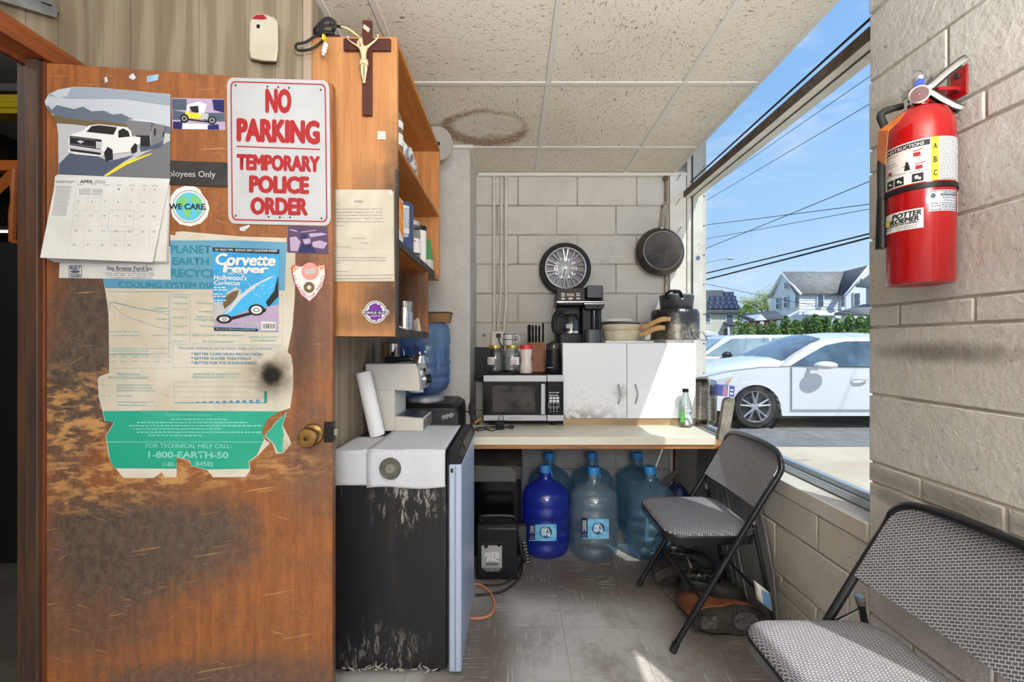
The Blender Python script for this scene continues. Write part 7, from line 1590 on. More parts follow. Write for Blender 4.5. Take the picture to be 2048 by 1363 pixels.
# hanging pan
d = 2.965; c = P(1321, 503, d); t = thing('hanging_pan', 'dark frying pan with its base facing out, hung by its handle on the back wall', 'pan', c)
Mp = Matrix.Rotation(PI/2, 4, 'X') ; r = 48.5*d/F
HPm = mat('seasoned_pan', (84, 76, 70), .4, .55, c2=(64, 58, 54), ns=7, dirt=(128, 104, 76), dlo=.55, dhi=.75, ds=5)
MB().lathe([(r*.78, .046), (r*.80, .045), (r*.965, .008), (r, -.004), (r*.985, -.006), (r*.94, .008), (r*.77, .041), (.001, .041)], c, 48, Mp, cap=False).lathe([(.001, .0445), (r*.76, .0445), (r*.78, .046)], c, 48, Mp, cap=False).build('bowl', HPm, t)
MB().lathe([(r*.76, .0452), (r*.775, .0472), (r*.79, .0462)], c, 48, Mp, cap=False).build('base_ring', MAT['steel'], t)
a, b_ = P(1323, 460, d), P(1330, 404, d); m = MB(); m.tube([a+Vector((0, .0, -.01)), a+Vector((0, -.012, .012)), a.lerp(b_, .35)+Vector((0, -.006, 0)), a.lerp(b_, .8), b_], [.016, .013, .013, .012, .009], 10, smooth=4, flat=.7); m.build('handle', mat('handle_grey', (196, 190, 180), .35, .5, c2=(150, 136, 118), ns=14), t)
p = P(1330, 408, d); MB().cyl(p+Vector((0, -.014, 0)), p+Vector((0, .075, 0)), .004, 8).build('hook', MAT['edge_dark'], t)
dd = 3.034; t = thing('wall_pipe', 'grimy thin pipe running down behind the hanging pan', 'pipe', P(1332, 660, dd)); MB().tube([Vector((P(1332, 0, dd).x, dd, CZ-.005)), Vector((P(1332, 0, dd).x, dd, 1.23))], .010, 10).build('pipe', mat('grimy_pipe', (176, 164, 146), .5, c2=(110, 92, 72), ns=9), t); MB().ball(P(1331, 356, dd)+Vector((0, -.004, .0)), (.018, .012, .03), 10, 6).build('collar', mat('grime', (96, 82, 64), .8), t)

# wheel clock
d = 3.0; c = P(1130, 537.5, d); R = 51.5*d/F; t = thing('wheel_clock', 'wall clock made like a car wheel with a black tyre and silver spokes', 'clock', c)
Mc = Matrix.Rotation(PI/2, 4, 'X')
MB().lathe([(R*.80, -.045), (R*.93, -.045), (R, -.02), (R, .015), (R*.95, .034), (R*.86, .04), (R*.80, .034)], c, 56, Mc, cap=False).build('tyre', MAT['rubber'], t)
SR = MAT['alloy']
MB().lathe([(R*.80, .034), (R*.795, .044), (R*.745, .046), (R*.735, .03), (R*.725, .012)], c, 56, Mc, cap=False).build('rim', SR, t)
MB().lathe([(R*.80, .0), (.001, .0)], c, 48, Mc, cap=False).build('clock_face', mat('face_grey', (132, 124, 128), .4), t)
m = MB()
for k in range(10):
    a = PI/2+2*PI*k/10
    for s_ in (-1, 1):
        p = c+Vector((.22*R*math.cos(a), -.022, .22*R*math.sin(a))); q = c+Vector((.75*R*math.cos(a+s_*.13), -.034, .75*R*math.sin(a+s_*.13)))
        if (k % 2 == 0) or True: m.tube([p, q], [.0046, .005], 5)
m.build('spokes', SR, t)
MB().lathe([(R*.30, .012), (R*.29, .026), (R*.14, .034), (.001, .036)], c, 32, Mc, cap=False).build('hub', MAT['silver'], t)
for k in range(12):
    if k in (11, 1) or True:
        a = PI/2-2*PI*k/12; p = c+Vector((.36*R*math.cos(a), -.02, .36*R*math.sin(a))); nb = MB().cyl(p, p+Vector((0, -.004, 0)), R*.085, 16).build('number_disc', MAT['silver'], t)
        S2 = plane_surf((0, p.y-.0045, 0), (0, -1, 0)); px_, py_ = VX+p.x*F/(p.y-.0045), VY-(p.z-H)*F/(p.y-.0045); m = FMB(); s_ = str(12 if k == 0 else k); w = 1.5*len(s_); m.ptext(S2, s_, px_-w, px_+w, py_+2.4, py_-2.4, .0006, bold=.03); m.build('number', MAT['ink_black'], nb)
def hand(a, L, w):
    p = c+Vector((0, -.04, 0)); q = p+Vector((L*math.sin(a), 0, L*math.cos(a))); s_ = Vector((math.cos(a), 0, -math.sin(a)))*w
    return MB().loft([[p-s_, p+s_, q], [p-s_+Vector((0, -.002, 0)), p+s_+Vector((0, -.002, 0)), q+Vector((0, -.002, 0))]])
hand(-2.85, R*.5, .004).build('hour_hand', MAT['black'], t); hand(-2.2, R*.62, .003).build('minute_hand', MAT['ink_white'], t); hand(1.62, R*.7, .0022).build('second_hand', MAT['ink_white'], t)
MB().cyl(c+Vector((0, -.03, 0)), c+Vector((0, -.045, 0)), .006, 12).build('pivot', MAT['chrome'], t)

# right end of the counter
c = (.983, 2.515, CT); t = thing('glass_bottle', 'clear soda bottle with a black cap on the right end of the counter', 'bottle', c)
MB().lathe([(.001, .001), (.033, .001), (.037, .008), (.037, .10), (.033, .125), (.018, .175), (.0145, .195), (.0145, .203)], c, 32, cap=False).build('glass', MAT['jarglass'], t)
MB().lathe([(.0165, .199), (.0165, .217), (.001, .218)], c, 20).build('cap', MAT['black'], t)
LBm = mat('bottle_label', (206, 210, 212), .4, c2=(120, 128, 134), ns=40, lo=.5, hi=.56)
m = FMB(); m.grid(lambda u_, v_: (c[0]+.0375*math.cos(-2.0+1.9*u_), c[1]+.0375*math.sin(-2.0+1.9*u_), CT+.018+.085*v_), 8, 1); m.build('label', LBm, t)
m = FMB(); m.grid(lambda u_, v_: (c[0]+.0377*math.cos(-2.75+.65*u_), c[1]+.0377*math.sin(-2.75+.65*u_), CT+.03+.06*v_), 5, 1); m.build('green_label', mat('label_green', (96, 200, 96), .4), t)
def steampan(nm, lab, o, ax1, ax2, w, h, dep, mt, lip=.008):
    t_ = thing(nm, lab, 'pan', (o.x, o.y, CT)); n_ = ax1.cross(ax2).normalized()
    def lp(k, z): return [o+ax1*x+ax2*y+n_*z for x, y in rrect(-w/2*k, w/2*k, -h/2*k, h/2*k, .035*k, 5)]
    kw = 1+lip*2/w
    MB().loft([lp(kw, 0), lp(kw, .002), lp(1, .002), lp(.97, -dep), lp(.95, -dep-.002)][::-1][::-1], cap=False).loft([lp(.97, -dep), lp(.9, -dep-.001)], cap=True).loft([lp(.99, .0025), lp(.955, -dep+.002)], cap=False).build('pan_body', mt, t_, ang=50)
    return t_
# deep pan standing on edge, opening turned to the left and forward
n_ = Vector((-1, -.08, .10)).normalized(); up_ = Vector((-.10, .12, 1)); a1 = up_.cross(n_).normalized(); up_ = n_.cross(a1).normalized()
steampan('deep_pan', 'deep stainless pan standing on edge beside the soda bottle', Vector((1.081, 2.545, .886)), a1, up_, .18, .262, .05, MAT['steel'])
n2 = Vector((-.95, -.3, .12)).normalized(); up2 = Vector((-.02, .0, 1)); b1 = up2.cross(n2).normalized(); up2 = n2.cross(b1).normalized()
m = MB(); oo = Vector((1.168, 2.40, .795)); t = thing('rusty_tray', 'stained narrow metal tray leaning in the window corner behind the deep pan', 'tray', (oo.x, oo.y, .68))
def rl(k, z): return [oo+Vector((1, 0, 0))*x*k+Vector((.17, 0, 1)).normalized()*y*k+Vector((0, 1, 0))*z for x, y in rrect(-.028, .028, -.13, .13, .022, 4)]
m.loft([rl(1, .012), rl(1.0, .045)]); m.build('tray_body', mat('stained_metal', (170, 162, 148), .4, .6, c2=(128, 116, 98), ns=12, dirt=(70, 60, 48), dlo=.6, dhi=.7, ds=16), t)
t = thing('foil_box', 'blue and white carton lying on top of the pans in the window corner', 'carton', (1.158, 2.425, .932))
Mf = Matrix.Translation((1.158, 2.425, .963)) @ Matrix.Rotation(.08, 4, 'Y') @ Matrix.Rotation(-.1, 4, 'Z') @ Matrix.Diagonal((.62, 1, .9, 1))
MB().box(-.07, .075, -.03, .03, -.033, .033, Mf).build('carton', mat('carton_blue', (54, 70, 150), .4, c2=(96, 96, 150), ns=6), t, bevel=.002)
m = FMB(); 
def fb(x0, x1, z0, z1, o=.0305): m.face([Mf @ Vector((x0, -o, z0)), Mf @ Vector((x1, -o, z0)), Mf @ Vector((x1, -o, z1)), Mf @ Vector((x0, -o, z1))])
fb(.018, .028, -.033, .033); fb(.036, .062, -.018, -.008, .031); fb(.036, .062, .004, .012, .031); m.build('white_stripe', MAT['ink_white'], t)
m = FMB(); fb(-.025, .012, -.03, .03); m.build('pink_panel', mat('panel_mauve', (160, 120, 150), .4), t)

# ================================================================== UNDER THE COUNTER
t = thing('paper_shredder', 'black paper shredder with a rounded top under the counter by the fridge', 'shredder', (-.08, 2.68, 0))
sx0, sx1, sy0, sy1 = -.24, .045, 2.50, 2.88
m = MB(); m.loft([[Vector((x, y, z)) for x, y in rrect(sx0, sx1, sy0, sy1, .04, 5)] for z in (.012, .46)]); m.build('bin', MAT['black'], t)
pf = [(sy0-.012, .455), (sy0-.012, .53), (sy0+.03, .575), (sy0+.13, .605), (sy1-.1, .61), (sy1-.02, .59), (sy1+.004, .55), (sy1+.004, .455)]
m = MB(); ls = []
for x, k in ((sx0-.004, .93), (sx0+.004, .97), (sx0+.03, 1), (sx1-.05, 1), (sx1-.015, .975), (sx1+.002, .94), (sx1+.006, .90)): ls.append([Vector((x, 2.69+(y-2.69)*(.96+.04*min(1, (k-.9)*10)), .455+(z-.455)*(1-(1-k)*3))) for y, z in pf])
m.loft(ls); hd = m.build('head', mat('shredder_top', (44, 42, 41), .4, c2=(64, 60, 56), ns=12), t, ang=30)
m = MB(); m.loft([[(sx0+.03, sy0+.10, .606), (sx1-.09, sy0+.10, .606), (sx1-.09, sy0+.125, .610), (sx0+.03, sy0+.125, .610)], [(sx0+.03, sy0+.10, .610), (sx1-.09, sy0+.10, .610), (sx1-.09, sy0+.125, .613), (sx0+.03, sy0+.125, .613)]]); m.build('paper_slot', MAT['black_gloss'], hd)
m = MB(); m.prism(rrect(sx0+.02, sx1-.045, .05, .455, .03), sy0-.006, sy0+.002); m.build('window_panel', MAT['black_gloss'], t); m = MB(); m.prism([(sx0, .44), (sx1-.03, .44), (sx1-.03, .50), (sx1-.06, .525), (sx0, .535)], sy0-.018, sy0-.010); m.build('grey_trim', mat('trim_grey', (92, 90, 88), .4), hd, bevel=.004)
m = MB(); m.box(sx1+.002, sx1+.0075, 2.60, 2.66, .44, .49); m.build('side_label', MAT['oldpaper'], t)
for x in (sx0+.05, sx1-.05):
    for y in (sy0+.05, sy1-.05): MB().cyl((x, y, 0), (x, y, .013), .018, 10).build('caster', MAT['rubber'], t)
bx0, bx1, by0, by1 = -.19, .022, 2.27, 2.42
t = thing('battery_charger', 'black battery charger with a silver label and clamps on the floor', 'battery charger', (-.08, 2.34, 0))
m = MB(); m.prism([(by0, 0.004), (by1, .004), (by1, .285), (by0+.02, .285), (by0, .265)], bx0, bx1, 'x'); m.build('case', MAT['black'], t, bevel=.006)
m = MB()
for k in range(14): x = bx0+.012+k*.0145; m.box(x, x+.006, by0-.004, by0+.002, .012, .045)
m.build('vent_ribs', MAT['black'], t)
BS = plane_surf((0, by0, 0), (0, -1, 0)); m = FMB(); m.prect(BS, 963, 1083, 1004, 1143, .001); lb = m.build('label', mat('label_silver', (176, 174, 168), .3, .3), t)
m = FMB(); m.prect(BS, 963, 1135, 1004, 1143, .0014); m.prect(BS, 963, 1083, 1004, 1090, .0014); m.pcirc(BS, 972, 1092, 4, .0014); m.pcirc(BS, 998, 1090, 3, .0014); m.ptext(BS, 'ES5000', 972, 996, 1130, 1125, .0015, bold=.02, it=.2); m.build('label_dark_print', MAT['ink_black'], lb)
m = FMB(); m.ptext(BS, 'BOOSTER', 969, 998, 1112, 1104, .0016, bold=.035, it=.2); m.ptext(BS, 'PAC', 973, 998, 1122, 1113.5, .0016, bold=.04, it=.2); m.ptext(BS, '12 VOLT PORTABLE POWER', 967, 1001, 1138.5, 1136, .0018); m.ptext(BS, '1500 PEAK AMPS', 972, 997, 1142, 1139.5, .0018); m.build('label_white_print', MAT['ink_white'], lb)
m = MB(); m.tube([(bx0+.02, by0+.05, .285), (bx0+.025, by0+.05, .312), (bx1-.03, by0+.05, .312), (bx1-.02, by0+.05, .285)], .011, 8, smooth=4); m.build('carry_handle', MAT['black'], t)
m = MB(); a = Vector((bx1+.022, by0+.03, .24)); m.box(bx1+.001, bx1+.045, by0, by0+.05, .20, .275); cl_ = m.build('clamp_body', mat('clamp_dark', (52, 52, 54), .5), t, bevel=.004); m = MB(); m.tube([(bx1+.03, by0+.02, .21), (bx1+.045, by0+.015, .15), (bx1+.058, by0+.01, .085)], [.012, .012, .010], 8); m.build('clamp_jaw', MAT['black'], cl_); m = MB()
for k in range(7): p = Vector((bx1+.033+.0035*k, by0+.003, .195-.0165*k)); m.box(p.x-.009, p.x+.009, p.y-.004, p.y+.004, p.z-.004, p.z+.002)
m.build('clamp_teeth', mat('teeth', (150, 150, 146), .4, .6), cl_)
m = MB(); m.tube([(bx1+.01, by0+.02, .27), (bx1+.012, by0-.01, .2), (bx1+.03, by0-.02, .12), FL(1045, 1110)+Vector((0, 0, .05)), FL(1040, 1140)+Vector((0, 0, .02)), FL(1015, 1165)+Vector((0, 0, .006)), FL(985, 1172)+Vector((0, 0, .005)), FL(955, 1170)+Vector((0, 0, .005))], .0055, 8, smooth=5)
m.tube([(bx1+.03, by0+.03, .2), (bx1+.04, by0-.0, .1), FL(1046, 1125)+Vector((0, 0, .02)), FL(1040, 1155)+Vector((0, 0, .006)), FL(1010, 1182)+Vector((0, 0, .006)), FL(975, 1190)+Vector((0, 0, .006)), FL(950, 1192)+Vector((0, 0, .006))], .0055, 8, smooth=5); m.build('clamp_cables', MAT['rubber'], t)
m = MB(); m.tube([FL(930, 1172)+Vector((0, 0, .006)), FL(957, 1170)+Vector((0, 0, .006)), FL(976, 1182)+Vector((0, 0, .006)), FL(989, 1204)+Vector((0, 0, .006)), FL(984, 1228)+Vector((0, 0, .006)), FL(962, 1238)+Vector((0, 0, .006)), FL(930, 1237)+Vector((0, 0, .006))], .006, 8, smooth=5); tag(m.build('extension_cord', mat('cord_orange', (196, 122, 96), .6)), 'faded orange extension cord looping out from under the fridge door', 'cord')

# five-gallon bottles
BPR = [(.001, .008), (.08, .006), (.112, .002), (.128, .012), (.137, .04), (.1385, .07), (.128, .082), (.137, .094), (.138, .135), (.128, .148), (.1375, .16), (.1375, .205), (.128, .218), (.1375, .23), (.1375, .275), (.128, .288), (.137, .30), (.134, .335), (.12, .365), (.09, .39), (.055, .408), (.036, .422), (.031, .44), (.031, .468)]
first = None
def bottle(x, y, mt, lab, water=True, rz=0, label=True):
    t_ = thing('water_bottle', lab, 'water bottle', (x, y, 0), rz, 'five gallon water bottles under the counter')
    b_ = MB().lathe(BPR, (0, 0, 0), 48, cap=False).build('shell', mt, t_, world=False, ang=80)
    MB().lathe([(.033, .462), (.034, .464), (.034, .50), (.031, .505), (.001, .505)], (0, 0, 0), 24).tube([(.033, 0, .47), (.037, 0, .455), (.0375, 0, .435)], .004, 6).build('cap', MAT['capblue'], t_, world=False)
    if water: MB().lathe([(.001, .012), (.11, .012), (.124, .03), (.1265, .07), (.1265, water), (.001, water)], (0, 0, 0), 36, cap=False).build('water', glassy('bottle_water', (232, 244, 250), (150, 196, 220), .03, .02), t_, world=False, ang=60)
    return t_
def pl_label(t_, x0, y0, x1, y1, cx_, cy_):
    S_ = cyl_surf(cx_, cy_, .1392); o = .0006
    m = FMB(); m.prect(S_, x0, y0, x1, y1, 0, 0, 12, 1); l_ = m.build('label', mat('label_blue', (92, 176, 226), .35, c2=(150, 208, 240), ns=20, st=(1, 1, 2)), t_)
    m = FMB(); w = (x1-x0); m.prect(S_, x0, y0-2, x0+w*.22, y1-2, o, 0, 3, 1); m.build('navy_strip', MAT['ink_navy'], l_)
    cx2, cy2 = x0+w*.61, (y0+y1)/2-1; m = FMB(); m.pcirc(S_, cx2, cy2, w*.225, o, w*.22); m.build('brand_disc', MAT['ink_dkblue'], l_)
    m = FMB(); m.ptext(S_, 'Pure', cx2-w*.17, cx2+w*.17, cy2+w*.15, cy2+w*.02, o*2, flip=True, bold=.03); m.ptext(S_, 'Life', cx2-w*.14, cx2+w*.12, cy2-w*.0, cy2-w*.12, o*2, flip=True, bold=.03)
    m.pring(S_, x0+w*.11, y1-7, 3.4, .8, o*2, n=16)
    for k in range(5): m.pline(S_, (x0+w*(.05+.03*k), y0+3), (x0+w*(.05+.03*k), y1-14-2*(k % 3)), .8, o*2)
    m.build('label_lettering', MAT['ink_white'], l_)
    m = FMB(); m.ppoly(S_, [(cx2-3, cy2-w*.12), (cx2, cy2-w*.19), (cx2+2, cy2-w*.12)], o*2.5); m.build('leaf_mark', MAT['ink_lgreen'], l_)
tb = bottle(.190, 2.605, MAT['bottleblue'], 'deep blue five gallon water bottle in the front row beside the battery charger', .16); pl_label(tb, 1058, 1048, 1113, 1081, .190, 2.605)
tb = bottle(.468, 2.565, MAT['bottleclear'], 'clear five gallon water bottle with an upturned label, middle of the front row', .15); pl_label(tb, 1163, 1037, 1218, 1077, .468, 2.565)
tb = bottle(.800, 2.575, MAT['bottlesky'], 'pale blue five gallon water bottle in the front row beside the folding chair', .06)
m = MB(); m.tube([(.735, 2.44, .13), (.738, 2.437, .2), (.742, 2.435, .27)], .014, 8); m.build('grip_recess', MAT['bottlesky'], tb)
for x, lab in ((.236, 'five gallon bottle in the back row, half hidden by the deep blue bottle'), (.517, 'five gallon bottle in the back row, behind the clear bottle'), (.815, 'five gallon bottle in the back row, behind the pale blue bottle')): bottle(x, 2.898, MAT['bottlesky'], lab, 0)

# plumbing and clutter in the corner
d = 2.96; t = thing('drain_pipe', 'white and grey plastic drain pipe elbow low on the back wall corner', 'pipe', P(1360, 950, d))
MB().tube([P(1328, 968, d-.03), P(1342, 955, d), P(1352, 944, d), P(1366, 938, d), P(1376, 936, d)], .018, 10, smooth=4).build('grey_elbow', mat('pipe_dull', (128, 124, 118), .5), t); MB().cyl(P(1366, 938, d), P(1398, 934, d), .022, 14).build('white_sleeve', MAT['cream'], t); MB().cyl(P(1370, 937.5, d), P(1376, 937, d), .026, 14).build('collar', mat('pipe_dull2', (140, 134, 126), .5), t)
t = thing('red_pipe', 'rusty red pipe standing in the corner behind the drain elbow', 'pipe', (P(1350, 0, 3.02).x, 3.02, 0)); MB().cyl((P(1351, 0, 3.02).x, 3.02, 0), (P(1351, 0, 3.02).x, 3.02, .62), .018, 12).build('riser', mat('rust_red', (120, 44, 36), .7, c2=(86, 36, 30), ns=15), t)
t = thing('blue_bag', 'crumpled dark blue bag on a brown carton behind the front right bottle', 'bag', (1.0, 2.75, 0))
m = MB(); rnd = random.Random(6); m.loft([[Vector((1.025+r_*.72*math.cos(a)*(1+rnd.uniform(-.1, .1)), 2.76+r_*.7*math.sin(a), z+.02*rnd.uniform(-1, 1)*(0 if z < .15 else 1))) for a in [2*PI*i/14 for i in range(14)]] for r_, z in ((.10, .1285), (.112, .2), (.10, .27), (.06, .32), (.02, .335))]); m.build('bag', mat('bag_navy', (34, 44, 104), .5, c2=(28, 34, 80), ns=14), t)
tag(MB().box(.955, 1.078, 2.68, 2.84, 0, .118).build('cardboard_box', mat('cardboard2', (130, 100, 70), .8), bevel=.002), 'low brown carton on the floor under the blue bag', 'carton')
# grey curved plastic sheet leaning on the wall
t = thing('plastic_sheet', 'dusty grey curved plastic sheet leaning on the low block wall behind the chair', 'sheet', (1.09, 2.25, 0))
ol = [(1.78, .0), (1.80, .10), (1.83, .26), (1.90, .42), (1.93, .47), (1.94, .54), (2.0, .62), (2.1, .66), (2.35, .66), (2.6, .60), (2.62, .0)]
GP = mat('dusty_grey', (136, 136, 133), .6, c2=(112, 112, 111), ns=7, st=(1, 1, .3), dirt=(120, 114, 104), dlo=.6, dhi=.75, ds=9)
MB().loft([[Vector((1.073+z*.024, y, z+.002)) for y, z in ol], [Vector((1.079+z*.024, y, z+.002)) for y, z in ol]]).build('sheet', GP, t)
m = MB()
for k in range(3): m.loft([[Vector((1.068+z*.024, y+.06*k, z+.004)) for y, z in ((2.02+.5*0, .05), (2.05, .05), (2.28, .5), (2.25, .5))], [Vector((1.075+z*.024, y+.06*k, z+.004)) for y, z in ((2.02, .05), (2.05, .05), (2.28, .5), (2.25, .5))]])
m.build('moulded_ribs', GP, t)

# boots
def shoe(nm, lab, Mw, L, up, sole, boot=0.0, tread=True):
    """shoe along +x (toe), z up, in its own frame, then placed"""
    o = Mw.to_translation(); t_ = thing(nm, lab, 'boot' if boot else 'shoe', o); W = lambda x, y, z: Mw @ Vector((x, y, z))
    def out(k, n=26):
        pts = []
        for i in range(n):
            a = 2*PI*i/n; x = .5+.5*math.cos(a); w = (.036+.014*math.sin(PI*min(1, x*1.15))**2+.012*(x > .5)*math.sin((x-.5)*2*PI*.5+.2))*(1 if 1 else 1); waist = 1-.22*math.exp(-((x-.42)/.13)**2)
            pts.append((L*(x-.5), math.copysign(abs(math.sin(a))**.75, math.sin(a))*w*waist*L/.29*1.05*k))
        return pts
    m_ = MB(); m_.loft([[W(x*1.0, y, 0) for x, y in out(1.0)], [W(x*1.02, y*1.04, .012) for x, y in out(1)], [W(x*1.02, y*1.04, .028) for x, y in out(1)]]); s_ = m_.build('sole', sole, t_, ang=50)
    if tread:
        m_ = MB(); m_.box(-.5*L+.09*L, -.5*L+.30*L, -.024, .024, -.004, .001, Mw); m_.lathe([(.001, -.004), (.040, -.004), (.040, .001)], (0, 0, 0), 20, Mw @ Matrix.Translation((.2*L, 0, 0)) @ Matrix.Diagonal((1.35, .9, 1, 1)), cap=False); m_.build('tread_inset', mat('tread_grey', (104, 104, 106), .8, c2=(64, 64, 66), ns=60, bump=.8, bs=70), s_)
        m_ = MB()
        for k in range(7): m_.box(L*(-.46+.042*k), L*(-.46+.042*k)+.003, -.036, .036, -.0025, .001, Mw); m_.box(L*(.02+.062*k), L*(.02+.062*k)+.003, -.046, .046, -.0025, .001, Mw)
        m_.build('tread_grooves', MAT['rubber'], s_)
    loops = []
    H_ = .075+boot
    for f, z, sh in ((1.0, .026, 0), (1.0, .045, 0), (.93, .065, -.01), (.80, .085, -.05), (.62, .10, -.17)) if not boot else ((1.0, .026, 0), (1.0, .05, 0), (.92, .075, -.02), (.66, .10, -.15), (.46, .13, -.26), (.44, .13+boot, -.27)):
        loops.append([W(x*f+sh*L, y*(.98 if f > .9 else .85), z) for x, y in out(1)])
    m_ = MB(); m_.loft(loops, cap=False); m_.build('upper', up, t_, ang=60, solid=.004)
    m_ = MB()
    for k in range(4): xx = L*(.10-.07*k); zz_ = .075+.012*k; m_.tube([W(xx, -.022, zz_), W(xx+.004, 0, zz_+.012), W(xx-.006, .022, zz_)], .0022, 5)
    m_.build('laces', MAT['rubber'], t_)
    return t_
BL = mat('brown_leather', (150, 92, 62), .6, c2=(122, 72, 48), ns=14, bump=.2); DSl = mat('dark_sole', (70, 64, 58), .8, c2=(52, 48, 44), ns=20); BLK = mat('black_leather', (42, 40, 39), .6, c2=(58, 55, 52), ns=16)
# brown boot on its side, sole to the camera: toe to the right
def frame(o, x, z): x = Vector(x).normalized(); z = Vector(z).normalized(); y = z.cross(x).normalized(); z = x.cross(y); M_ = Matrix((x, y, z)).transposed().to_4x4(); M_.translation = o; return M_
shoe('work_boot', 'brown leather work boot lying on its side with its worn sole facing out', frame((.905, 1.83, .066), (1, .05, 0), (-.05, 1, -.06)), .31, BL, DSl, .06)
shoe('black_shoe', 'black leather shoe standing behind the brown boot under the folding chair', frame((.93, 2.07, .012), (.95, -.25, 0), (0, 0, 1)), .29, BLK, DSl, 0, False)
shoe('black_shoe', 'black shoe lying tipped beside the pale blue bottle, nearer of the dark pair', frame((.84, 2.20, .055), (.9, .3, .05), (-.1, .9, .35)), .27, BLK, DSl, 0, False)
shoe('black_shoe', 'black shoe deepest under the chair seat, behind the tipped one', frame((.93, 2.36, .012), (.97, -.2, 0), (0, 0, 1)), .27, BLK, DSl, 0, False)
m = MB(); m.tube([FL(1283, 1166)+Vector((0, 0, .003)), FL(1312, 1172)+Vector((0, 0, .003)), FL(1332, 1190)+Vector((0, 0, .003)), FL(1352, 1208)+Vector((0, 0, .003)), FL(1375, 1215)+Vector((0, 0, .003)), FL(1352, 1216)+Vector((0, 0, .003))], .0024, 6, smooth=4); tag(m.build('boot_lace', mat('lace_brown', (96, 78, 60), .8)), 'loose brown boot lace trailing across the floor to the chair foot', 'lace')

# ================================================================== FOLDING CHAIRS
t = thing('folding_chair', 'black folding chair with grey woven padding in front of the water bottles', 'folding chair', (.85, 1.98, 0), group='padded folding chairs by the window')
yt_ = .236; BM = MAT['black_metal']
def cl(x, y, z): return Vector((.85+x, 1.98+y, z))
arc = [cl(.207, -yt_, .71), cl(.217, -yt_+.012, .752), cl(.224, -yt_+.055, .783), cl(.228, -yt_+.13, .794), cl(.229, 0, .797), cl(.228, yt_-.13, .794), cl(.224, yt_-.055, .783), cl(.217, yt_-.012, .752), cl(.207, yt_, .71)]
m = MB(); m.tube([cl(-.215, -yt_, .016), cl(-.1, -yt_, .208), cl(.05, -yt_, .456), cl(.15, -yt_, .62)]+arc+[cl(.15, yt_, .62), cl(.05, yt_, .456), cl(-.1, yt_, .208), cl(-.215, yt_, .016)], .0115, 12, smooth=3); m.build('main_frame', BM, t)
for s_ in (-1, 1):
    f_ = MB().cyl(cl(-.219, s_*yt_, .0), cl(-.205, s_*yt_, .034), .0145, 14).build('foot_cap', MAT['rubber'], t)
    lg = MB().tube([cl(.213, s_*.212, .012), cl(.152, s_*.212, .32), cl(.112, s_*.212, .515)], .0095, 10).build('rear_leg', BM, t)
    MB().cyl(cl(.2145, s_*.212, 0), cl(.2095, s_*.212, .03), .0125, 12).build('foot_cap', MAT['rubber'], lg)
    MB().cyl(cl(.115, s_*.212, .50), cl(.110, s_*.212, .522), .012, 12).build('leg_collar', MAT['steel'], lg)
    MB().tube([cl(.04, s_*.222, .44), cl(.085, s_*.222, .462), cl(.118, s_*.216, .485)], .006, 6, flat=.5).build('folding_link', BM, t)
MB().tube([cl(-.1, -yt_, .2), cl(-.1, yt_, .2)], .0065, 8).build('front_stretcher', BM, t); MB().tube([cl(.18, -.212, .18), cl(.18, .212, .18)], .0065, 8).build('rear_stretcher', BM, t)
def so(k, zo=0): return [(x, y) for x, y in rrect(-.232*k, .15*k, -.212*k, .212*k, .07, 6)]
m = MB(); m.loft([[cl(x, y, .412) for x, y in so(.985)], [cl(x, y, .442) for x, y in so(1.0)], [cl(x, y, .447) for x, y in so(.985)]]); m.build('seat_pan', BM, t)
m = MB(); lp = []
for k, z in ((.975, .444), (.975, .455), (.93, .464), (.75, .468), (.4, .470), (.05, .4705)): lp.append([cl(-.041+(x+.041)*k, y*k, z) for x, y in so(1)])
m.loft(lp, cap=True); m.build('seat_pad', MAT['fab_seat'], t, ang=70)
def bp(u_, v_, off):
    # u across -1..1, v 0..1 up the frame line
    z = .572+(.786-.572)*v_; w = yt_-.010
    if v_ > .70: q = (v_-.70)/.30; w -= .085*(1-math.sqrt(max(0, 1-q*q)))
    sag = -.012*(1-u_*u_)*(1-v_)
    x = -.215+.43*((z-.016)/.71)+.0+.030*(1-u_*u_)-(.02 if z > .74 else 0)*((z-.74)/.05)
    return cl(x-.012+off*(1-.75*abs(u_)**4), u_*w, z+sag+.012*(1-u_*u_)*(v_ > .9))
m = MB()
m.grid(lambda a, b: bp(a*2-1, b, -.012), 16, 10); m.grid(lambda a, b: bp(a*2-1, b, .004), 16, 10)
m.loft([[bp(a/8-1, 0, -.012) for a in range(17)], [bp(a/8-1, 0, .004) for a in range(17)]], wrap=False, cap=False); m.loft([[bp(a/8-1, 1, -.012) for a in range(17)], [bp(a/8-1, 1, .004) for a in range(17)]], wrap=False, cap=False)
m.loft([[bp(-1, b/10, -.012) for b in range(11)], [bp(-1, b/10, .004) for b in range(11)]], wrap=False, cap=False); m.loft([[bp(1, b/10, -.012) for b in range(11)], [bp(1, b/10, .004) for b in range(11)]], wrap=False, cap=False)
m.build('back_pad', MAT['fab_back'], t, ang=75, weld=True)
dup(t, (.85, 1.01, 0), 'black folding chair with grey woven padding, nearest the camera under the fire extinguisher')
# swing tag on the first chair
t = thing('card_tag', 'blue and white card tag hanging off the rear leg of the farther folding chair', 'tag', P(1527, 1225, 1.72))
m = FMB(); m.grid(lambda u_, v_: P(1507+6*v_+33*u_, 1159+26*u_+38*v_, 1.735-.02*math.sin(PI*u_)), 6, 4); cd_ = m.build('card', MAT['paper'], t, solid=.0006)
m = FMB(); m.grid(lambda u_, v_: P(1524+4*v_+15*u_, 1178+10*u_+30*v_, 1.7085+.0*u_), 3, 3); m.build('blue_print', mat('tag_blue', (96, 140, 196), .4), cd_)

